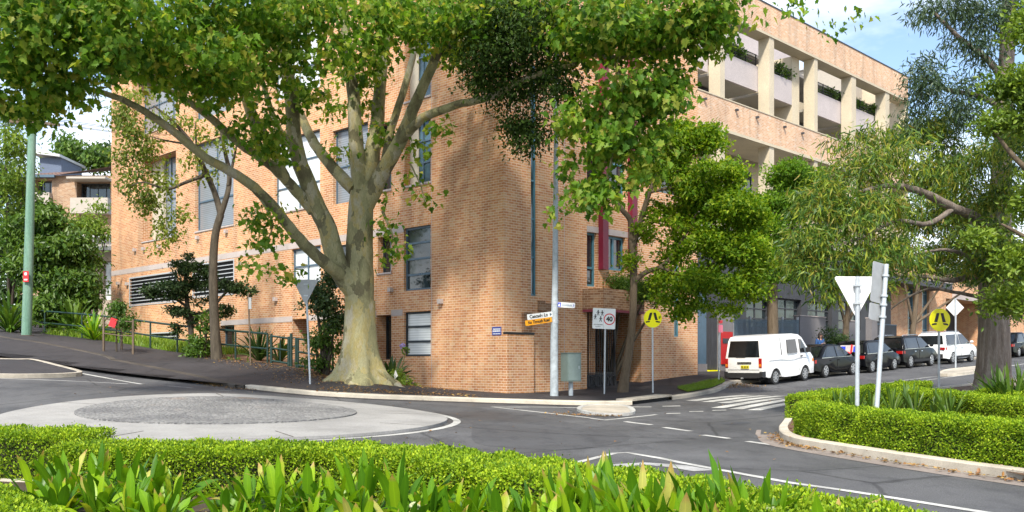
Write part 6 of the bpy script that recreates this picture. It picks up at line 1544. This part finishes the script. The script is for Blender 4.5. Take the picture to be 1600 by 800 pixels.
for px,Y,cl,lab in ((120,90,[(118,235,26,26,90,2.0,1200),(148,247,28,16,90,1.8,900),(104,220,10,14,90,1.0,160)],'rounded green tree on the hill crest behind the terrace roof'),(165,96,[(168,238,14,20,96,1.6,420),(180,255,18,16,96,1.8,380)],'darker tree on the hill crest against the brick block edge')):
    bushtree('hill_tree',lab,px,Y,300,cl,.42,T_oval(.5),'l_bush' if px==120 else 'l_bushdark',per=9,spread=.5)
# shrubs along the fence and by the tree
def shrub(label,px,Y,cl,size,mat,mode='up',tm=None,per=10,spread=.16): return bushtree('garden_shrub',label,px,Y,0,cl,size,tm or T_oval(.5),mat,mode,per,spread,True,'bark_dark','shrub')
shrub('leafy green shrub at the foot of the slender tree behind the fence',318,38.4,[(312,540,20,26,38.4,.6,620),(325,500,16,22,38.6,.5,360),(300,555,16,16,38.2,.5,260)],.15,'l_bush')
shrub('low yellow green shrub at the fence between slender tree and strap clump',362,38.2,[(360,570,20,14,38,.6,420),(385,578,22,9,37.6,.6,320),(285,572,14,8,39,.5,170)],.14,'l_bush')
shrub('tall dark shrub filling the gap between the give way sign and plane trunk',510,34.6,[(505,470,30,36,34.6,.9,1300),(515,430,24,26,34.8,.8,700),(490,450,22,20,34.6,.7,420),(525,500,24,30,34.4,.8,700)],.14,'l_bushdark','droop')
shrub('bright leafy climber growing on the railing behind the give way sign',500,34.8,[(492,535,22,28,34.6,.5,620),(518,530,20,34,34.5,.5,620),(500,565,28,14,34.4,.5,420)],.13,'l_bush','droop')
shrub('small light green ground plants beside the plane tree roots',640,32.6,[(632,592,22,10,32.6,.6,420),(612,585,16,10,32.8,.5,260),(648,604,8,7,32.5,.3,90),(634,598,22,6,32.2,.5,220)],.11,'l_lime','droop',spread=.10)
shrub('clipped dark bush in front of the grey wall behind the black sedan',1308,47.3,[(1305,535,20,26,48.4,.9,1500),(1318,548,14,20,48.6,.7,620),(1298,555,14,14,48.2,.7,420)],.12,'l_bushdark')
shrub('green shrub spilling from the brick planter above the entry',950,37.0,[(940,440,26,12,36.4,.6,1800),(975,446,30,14,36.2,.7,2000),(1012,455,30,22,35.6,.8,2200),(1030,470,18,16,35.4,.6,420),(925,434,12,8,36.6,.4,220)],.13,'l_bush','up',T_oval(.28)) 
for px,py,Yw,lab in ((1222,148,57,'potted shrub on an upper balcony of the brick wing left of the middle column'),(1150,100,53,'small balcony plant at the left end of the brick wing'),(1300,142,62,'leafy plants behind the balcony railing of the brick wing right of the middle column'),(1345,165,66,'plants trailing over the rightmost visible balcony of the brick wing')):
    u=WF.upx(px,-1.15); c=WF.p(u,z_pt+.35,-1.15); o=thing('balcony_plant',lab,'plant',WF.p(u,z_pt-.9,-1.15))
    kk=3 if px<1290 else 6
    pos,cen=clump_points([(tuple(WF.p(u+q*.7-.9,z_pt+.40,-1.15)),(.5,.35,.38),260) for q in range(kk)],8,.14); d,n=leaf_dirs(pos,cen,'up'); leaves('foliage',pos,d,n,.16*(.6+.6*RNG.random(len(pos))),T_oval(.5),M['l_bush'],o)
    m=MB(); m.fbox(WF,u-.9,u+.7*kk-.9,z_pt-.55,z_pt+.02,-1.4,-.99); m.build('planter_box',M['stone'],o)
mb=None
m=MB(); q=P(617,592,32.3); m.add([q,q+Vector((.10,.02,.10)),q+Vector((.02,0,.30)),q+Vector((-.04,.02,.12))],[(0,1,2,3)])
fl=thing('arum_flower','single white arum flower at the foot of the plane tree','flower',on_ground(617,32.3,.08)); m.build('petal',M['paper'],fl)
m=MB(); m.tube([fl.location,q],[.012,.01],6); m.build('stem',M['l_bush'],fl)
# grass inside the left fence
def grass(poly,n,hh,dz,seed=0):
    poly=[Vector(p) for p in poly]; xs=[p.x for p in poly]; ys=[p.y for p in poly]; out=[]
    def inside(x,y):
        c=False; j=len(poly)-1
        for i in range(len(poly)):
            a,b=poly[i],poly[j]
            if (a.y>y)!=(b.y>y) and x<(b.x-a.x)*(y-a.y)/(b.y-a.y)+a.x: c=not c
            j=i
        return c
    while len(out)<n:
        x=random.uniform(min(xs),max(xs)); y=random.uniform(min(ys),max(ys))
        if inside(x,y): out.append((x,y))
    out=np.array(out); pos=np.stack([out[:,0],out[:,1],Tn(out)+dz],1); N=len(pos)
    d=unit(RNG.normal(size=(N,3))*.35+np.array([0,0,1.])); nr=RNG.normal(size=(N,3))
    o=leaves('grass',pos,d,nr,hh*(.5+RNG.random(N)),np.array([(0,.03,0),(0,-.03,0),(.6,.02,.05),(.6,-.02,.05),(1,0,.16)])*np.array([1,1.6,1]),M['grassmat'],None) if False else leaves('grass',pos,d,nr,hh*(.5+RNG.random(N)),(np.array([(0,.05,0),(0,-.05,0),(.6,.035,.05),(.6,-.035,.05),(1,0,.16)]),[(0,1,3),(0,3,2),(2,3,4)]),M['grassmat'],None)
    o['kind']='stuff'
pf=[Vector((p.x,p.y)) for p in FP[1:7]]
grass(pf+[p+Vector((1.6,2.6)) for p in pf[::-1]],9000,.32,.05)
drape('garden_soil',pf+[p+Vector((6.5,6.5)) for p in pf[::-1]],.118,M['grassmat'],1.0)
gs=G2([(1058,607),(1075,613),(1110,606.5),(1133,597),(1128,592.5),(1095,599)],.11)
grass(gs,5000,.09,.13)
lb_=on_ground(400,37.5,.1)
drape('garden_soil',[Vector(on_ground(px,Y)[:2]) for px,Y in ((313,39.1),(368,37.8),(418,36.7),(470,35.6),(520,33.6),(600,32.4),(655,32.6),(640,35.2),(560,36.5),(440,41),(330,45))],.122,M['mulch'],1.0)

# ------------------------------------------------------------------ street trees on the right
Ya=32.6; g=on_ground(972,Ya,.09); s=tree('street_tree','glossy green street tree with a leaning trunk in front of the brick entry',g)
limbs('trunk',[([g-Vector((0,0,.2)),P(976,590,Ya),P(984,540,Ya),P(989,490,Ya),P(990,430,Ya),P(987,380,Ya)],[.24,.165,.145,.13,.12,.11]),
 ([P(987,380,Ya),P(985,345,Ya),P(970,325,Ya-.2),P(962,300,Ya-.3)],[.12,.10,.08,.04]),([P(988,385,Ya),P(1000,350,Ya),P(1015,300,Ya-.3),P(1040,250,Ya-.6),P(1060,210,Ya-.8)],[.12,.10,.08,.06,.03]),
 ([P(990,440,Ya),P(1010,425,Ya-.1),P(1035,415,Ya-.3),P(1060,385,Ya-.6),P(1090,330,Ya-.9)],[.10,.085,.07,.05,.03]),([P(1030,417,Ya-.3),P(1080,430,Ya-.7),P(1130,400,Ya-1.2),P(1170,370,Ya-1.4)],[.06,.05,.04,.02]),([P(1015,300,Ya-.3),P(1060,290,Ya-.8),P(1110,270,Ya-1)],[.06,.045,.02]),([P(1000,355,Ya),P(1030,345,Ya+.2),P(1070,350,Ya+.4)],[.05,.04,.02])],M['bark_brown'],s)
crown('crown',[(1060,230,60,40,Ya-.4,1.3,4009),(1110,215,36,32,Ya-.4,1.0,2369),(1030,260,50,40,Ya-.3,1.2,3098),(1100,285,60,46,Ya-.8,1.4,5285),(1150,330,50,46,Ya-1,1.3,4191),(1070,340,50,40,Ya-.2,1.1,2369),(1120,380,60,44,Ya-1,1.4,4920),(1180,395,40,40,Ya-1.2,1.2,2733),(1050,395,36,32,Ya-.2,.9,1275),(1100,440,55,36,Ya-.8,1.2,3462),(1160,450,42,28,Ya-1.2,1.1,2187),(1040,445,30,30,Ya-.4,.8,1093),(1185,350,28,30,Ya-1,.9,1093),(1140,270,22,40,Ya-.8,.7,1183),(1060,490,26,16,Ya-.5,.6,473),(1130,485,30,10,Ya-1,.7,473),(1045,478,30,16,Ya-.5,.6,420),(1085,475,30,16,Ya-.6,.6,420),(1030,330,26,26,Ya,.7,637),(990,410,20,26,Ya,.6,437),(1010,360,22,22,Ya,.6,473),(1110,320,30,26,Ya-.8,.8,1020)],.135,T_oval(.55),M['l_glossy'],s,'up',per=14,spread=.15,shell=.85,sub=11,subr=.36,flat=.6)
Yr=44.5; g=on_ground(1209,Yr,.1); s=tree('street_tree','rounded bright green street tree with its trunk rising behind the white van roof',g)
limbs('trunk',[([g-Vector((0,0,.2)),P(1208,540,Yr),P(1207,470,Yr),P(1208,420,Yr),P(1212,370,Yr),P(1215,330,Yr)],[.30,.26,.24,.2,.14,.08]),([P(1208,425,Yr),P(1190,380,Yr),P(1180,330,Yr)],[.12,.09,.04]),([P(1210,400,Yr),P(1240,350,Yr),P(1260,310,Yr)],[.12,.09,.04]),([P(1207,440,Yr),P(1175,420,Yr-.5),P(1150,390,Yr-.8)],[.09,.06,.03])],M['bark_brown'],s)
crown('crown',[(1235,275,42,30,Yr,1.5,3200),(1275,295,34,26,Yr,1.3,2240),(1215,310,34,26,Yr,1.3,1760),(1250,330,40,28,Yr-.3,1.4,2400),(1200,350,34,28,Yr-.5,1.3,1920),(1165,330,28,28,Yr-.6,1.1,1440),(1160,375,30,28,Yr-.8,1.1,1440),(1300,330,30,28,Yr,1.2,1280),(1190,400,36,26,Yr-.6,1.2,1600),(1255,385,40,30,Yr-.6,1.3,1760),(1290,370,34,26,Yr-.4,1.1,1120),(1180,440,30,26,Yr-.7,1.0,1120),(1235,430,30,26,Yr-.6,1.1,960)],.165,T_oval(.55),M['l_round'],s,'up',per=14,spread=.15,shell=.85,sub=9,subr=.42,flat=.7)
# big gum with the thick trunk
Yg=24.6; g=on_ground(1551,Yg,.08); s=tree('gum_tree','tall gum with a thick fibrous trunk and long hanging leaves on the right',g)
tl=[([g-Vector((0,0,.3)),g+Vector((0,0,.08)),P(1552,575,Yg),P(1553,520,Yg),P(1552,450,Yg),P(1556,390,Yg),P(1562,330,Yg),P(1566,250,Yg+.3),P(1570,150,Yg+.6),P(1574,60,Yg+.8),P(1578,-60,Yg+1)],[.58,.49,.41,.37,.35,.32,.28,.23,.20,.18,.14]),
 ([P(1550,440,Yg),P(1520,432,Yg-.3),P(1490,438,Yg-.6),P(1440,432,Yg-1),P(1400,430,Yg-1.2)],[.12,.085,.065,.05,.025]),
 ([P(1552,470,Yg),P(1500,458,Yg+.4),P(1450,452,Yg+.6),P(1410,470,Yg+.7),P(1390,485,Yg+.7)],[.06,.045,.035,.025,.012]),
 ([P(1556,390,Yg),P(1530,345,Yg-.5),P(1490,325,Yg-1),P(1440,300,Yg-1.6),P(1390,290,Yg-2.1),P(1340,300,Yg-2.5)],[.16,.13,.11,.09,.06,.03]),
 ([P(1490,325,Yg-1),P(1450,350,Yg-1.6),P(1400,345,Yg-2.2),P(1350,370,Yg-2.8),P(1300,385,Yg-3.2)],[.07,.06,.045,.03,.015]),
 ([P(1545,430,Yg),P(1510,400,Yg-.8),P(1470,390,Yg-1.3),P(1420,400,Yg-1.8)],[.07,.05,.035,.02]),
 ([P(1500,400,Yg-.8),P(1520,370,Yg-1),P(1512,330,Yg-1.2)],[.03,.02,.012]),
 ([P(1571,130,Yg+.6),P(1540,90,Yg+.6),P(1500,60,Yg+.6),P(1460,20,Yg+.5)],[.10,.08,.06,.03]),([P(1569,170,Yg+.5),P(1530,150,Yg+.9),P(1480,140,Yg+1.2),P(1440,120,Yg+1.3)],[.09,.07,.05,.025])]
for ang,L_ in ((-160,1.2),(-110,.8),(-40,.9),(20,1.0)):
    d=Vector((math.cos(R(ang)),math.sin(R(ang)),0)); q=g+d*L_; q.z=T(q.x,q.y)+.10
    tl.append(([g+Vector((0,0,.5))+d*.22,g+Vector((0,0,.16))+d*.5,q,q+d*.5-Vector((0,0,.1))],[.18,.12,.06,.03]))
limbs('trunk',tl,M['bark_gum'],s,n=16,wob=.008)
GCW=[(1560,300,34,44,23.6,.7,1300),(1545,370,32,30,23.4,.6,900),(1585,210,30,50,23.7,.7,1100),(1535,240,34,34,23.9,.6,800),(1575,400,30,30,23.5,.6,800),(1500,290,44,44,24.2,1.0,1100),(1495,370,44,34,24.0,.9,900),(1545,420,40,22,23.6,.6,600),(1250,395,40,34,22.2,1.0,800),(1300,330,50,44,22.3,1.1,900),(1290,300,55,60,22.4,1.4,1500),(1340,260,60,45,22.5,1.4,1500),(1400,250,55,45,22.8,1.4,1400),(1330,340,60,45,22,1.4,1500),(1390,330,60,45,22,1.4,1500),(1450,330,60,45,26.1,1.4,3120),(1280,370,45,42,21.8,1.2,1000),(1340,410,55,36,21.8,1.3,1200),(1265,420,34,30,21.9,1,650),(1290,455,36,26,22,0.9,460),(1400,390,50,36,22,1.2,1000),(1450,270,50,50,26.6,1.3,2640),(1440,205,50,32,26.9,1.2,2160),(1500,250,40,50,27.1,1.2,1680),(1500,340,45,40,26.6,1.2,1920),(1470,400,45,30,26.2,1.1,1440),(1560,330,36,60,26.1,1.2,2160),(1590,240,30,50,22.5,1.1,1488),(1535,420,40,34,26.6,1.1,1560),(1590,420,30,50,22.6,1.1,1560),(1360,450,36,22,22.4,0.9,300),(1480,190,34,30,27.2,1,1008),(1310,225,26,22,22.6,0.8,260),(1370,210,34,22,22.8,0.9,420),(1420,430,36,20,23,0.8,220)]
crown('crown',GCW,.21,T_narrow(.15),M['l_gum'],s,'hang',per=14,spread=.18,shell=.7,sub=9,subr=.40,flat=.8)
crown('upper_crown',[(1480,10,60,26,25,1.4,1400),(1540,20,50,40,25.2,1.4,1400),(1450,150,32,45,25.6,1.1,1200),(1440,110,24,30,25.7,.9,520),(1510,145,36,36,25.4,1.1,900),(1540,90,36,26,25,1.0,600),(1580,15,40,40,25,1.3,900),(1540,-110,90,70,25,2.4,1800),(1600,-240,80,70,25.5,2.2,1200),(1425,190,18,26,25.8,.7,300),(1500,185,30,22,25.4,.9,420),(1500,70,30,18,25.2,.8,320),(1555,150,30,30,25,.9,420)],.19,T_narrow(.17),M['l_gumblue'],s,'hang',per=10,spread=.20)
Yl=20.5; b=on_ground(1660,Yl,.1); s=tree('lime_leaved_tree','bright lime leaved tree leaning in over the right edge in front of the gum',b)
limbs('trunk',[([b-Vector((0,0,.2)),P(1655,500,Yl),P(1640,400,Yl),P(1625,300,Yl),P(1610,200,Yl),P(1600,100,Yl)],[.22,.2,.17,.13,.1,.05]),([P(1640,400,Yl),P(1600,370,Yl-.2),P(1565,350,Yl-.3)],[.07,.05,.02]),([P(1620,280,Yl),P(1580,240,Yl),P(1550,200,Yl)],[.07,.05,.02])],M['bark_brown'],s)
crown('crown',[(1585,132,30,24,Yl,.7,1764),(1560,190,24,14,Yl,.5,744),(1603,60,22,34,Yl,.7,1215),(1616,180,34,50,Yl,.9,1764),(1600,410,30,26,Yl,.7,1215),(1560,470,30,26,Yl+1.0,.6,823),(1618,300,28,50,Yl,.8,1370),(1604,20,18,16,Yl,.5,351),(1530,375,30,16,Yl+1,.5,509),(1600,480,26,34,Yl,.6,823)],.12,T_oval(.5),M['l_lime'],s,'up',per=12,spread=.16,shell=.6)
# dark slim trees further along the right footpath
for px,Y,lab,cl in ((1320,50.5,'slim dark trunked street tree behind the parked hatchback',[(1330,440,40,30,50,1.6,1100),(1370,420,40,30,50,1.6,1000),(1300,430,30,24,50,1.2,600)]),
                    (1425,55,'dark street tree shading the awning behind the four wheel drive',[(1440,400,50,30,55,1.8,1100),(1490,420,46,30,55,1.8,1000),(1530,440,40,26,56,1.6,700),(1400,380,40,30,54,1.6,800)]),
                    (1562,62,'shady street tree at the far right end of the street',[(1570,430,60,46,62,2.2,1600),(1620,400,60,60,62,2.4,1500),(1530,400,46,36,62,2,900),(1590,490,40,20,62,1.6,500)])):
    b=on_ground(px,Y,.1); s=tree('street_tree',lab,b); ls=[([b-Vector((0,0,.2)),b+Vector((.05,0,1.6)),P(cl[0][0],cl[0][1],cl[0][4])],[.2,.17,.08])]
    for c in cl[1:]: ls.append(([b+Vector((.05,0,2.0)),P(c[0],c[1],c[4])],[.1,.03]))
    limbs('trunk',ls,M['bark_brown'],s,n=8); crown('crown',cl,.2,T_oval(.4),M['l_bushdark'],s,'droop',per=10,spread=.3)
# ------------------------------------------------------------------ sky, sun, camera
SUN_EL=48.0; SUN_AZ=190.0      # azimuth measured clockwise from +Y, where the sun stands
w=bpy.data.worlds.new('World'); SC.world=w; w.use_nodes=True; nt=w.node_tree; nt.nodes.clear()
out=nt.nodes.new('ShaderNodeOutputWorld'); bg=nt.nodes.new('ShaderNodeBackground'); sky=nt.nodes.new('ShaderNodeTexSky')
sky.sky_type='NISHITA'; sky.sun_disc=False; sky.sun_elevation=R(SUN_EL); sky.sun_rotation=R(SUN_AZ); sky.air_density=1.0; sky.dust_density=.6; sky.ozone_density=1.0
tc=nt.nodes.new('ShaderNodeTexCoord'); mp=nt.nodes.new('ShaderNodeMapping'); mp.inputs['Scale'].default_value=(1,1,2.6); nt.links.new(tc.outputs['Generated'],mp.inputs['Vector'])
nz=nt.nodes.new('ShaderNodeTexNoise'); nz.inputs['Scale'].default_value=2.1; nz.inputs['Detail'].default_value=7; nz.inputs['Roughness'].default_value=.55; nt.links.new(mp.outputs[0],nz.inputs['Vector'])
rp=nt.nodes.new('ShaderNodeValToRGB'); rp.color_ramp.elements[0].position=.44; rp.color_ramp.elements[1].position=.64; nt.links.new(nz.outputs['Fac'],rp.inputs[0])
mx=nt.nodes.new('ShaderNodeMix'); mx.data_type='RGBA'; nt.links.new(rp.outputs[0],mx.inputs[0]); nt.links.new(sky.outputs[0],mx.inputs[6]); mx.inputs[7].default_value=(8.0,8.1,8.3,1)
nt.links.new(mx.outputs[2],bg.inputs[0]); bg.inputs[1].default_value=.125; nt.links.new(bg.outputs[0],out.inputs[0])
sd=bpy.data.lights.new('sun','SUN'); sd.energy=3.5; sd.angle=R(5.0); sd.color=(1,.93,.80); so=bpy.data.objects.new('sun',sd); COL.objects.link(so)
az=R(SUN_AZ); el=R(SUN_EL); dv=Vector((math.sin(az)*math.cos(el),math.cos(az)*math.cos(el),math.sin(el))); so.rotation_euler=(-dv).to_track_quat('-Z','Y').to_euler(); so.location=(0,-20,40)
cd_=bpy.data.cameras.new('camera'); cam=bpy.data.objects.new('camera',cd_); COL.objects.link(cam); cam.location=(0,0,CZ); cam.rotation_euler=(R(90),0,0)
cd_.sensor_width=36; cd_.lens=36*F/1600; cd_.shift_y=(HY-400)/1600; cd_.clip_start=.1; cd_.clip_end=4000; SC.camera=cam
SC.render.engine='CYCLES'; SC.cycles.use_denoising=True; SC.cycles.max_bounces=8; SC.cycles.diffuse_bounces=4; SC.cycles.glossy_bounces=3; SC.cycles.transmission_bounces=4; SC.cycles.transparent_max_bounces=4
SC.cycles.use_adaptive_sampling=True; SC.cycles.adaptive_threshold=.02
SC.view_settings.view_transform='Standard'; SC.view_settings.look='None'; SC.view_settings.exposure=1.0; SC.view_settings.gamma=1; SC.view_settings.use_curve_mapping=False
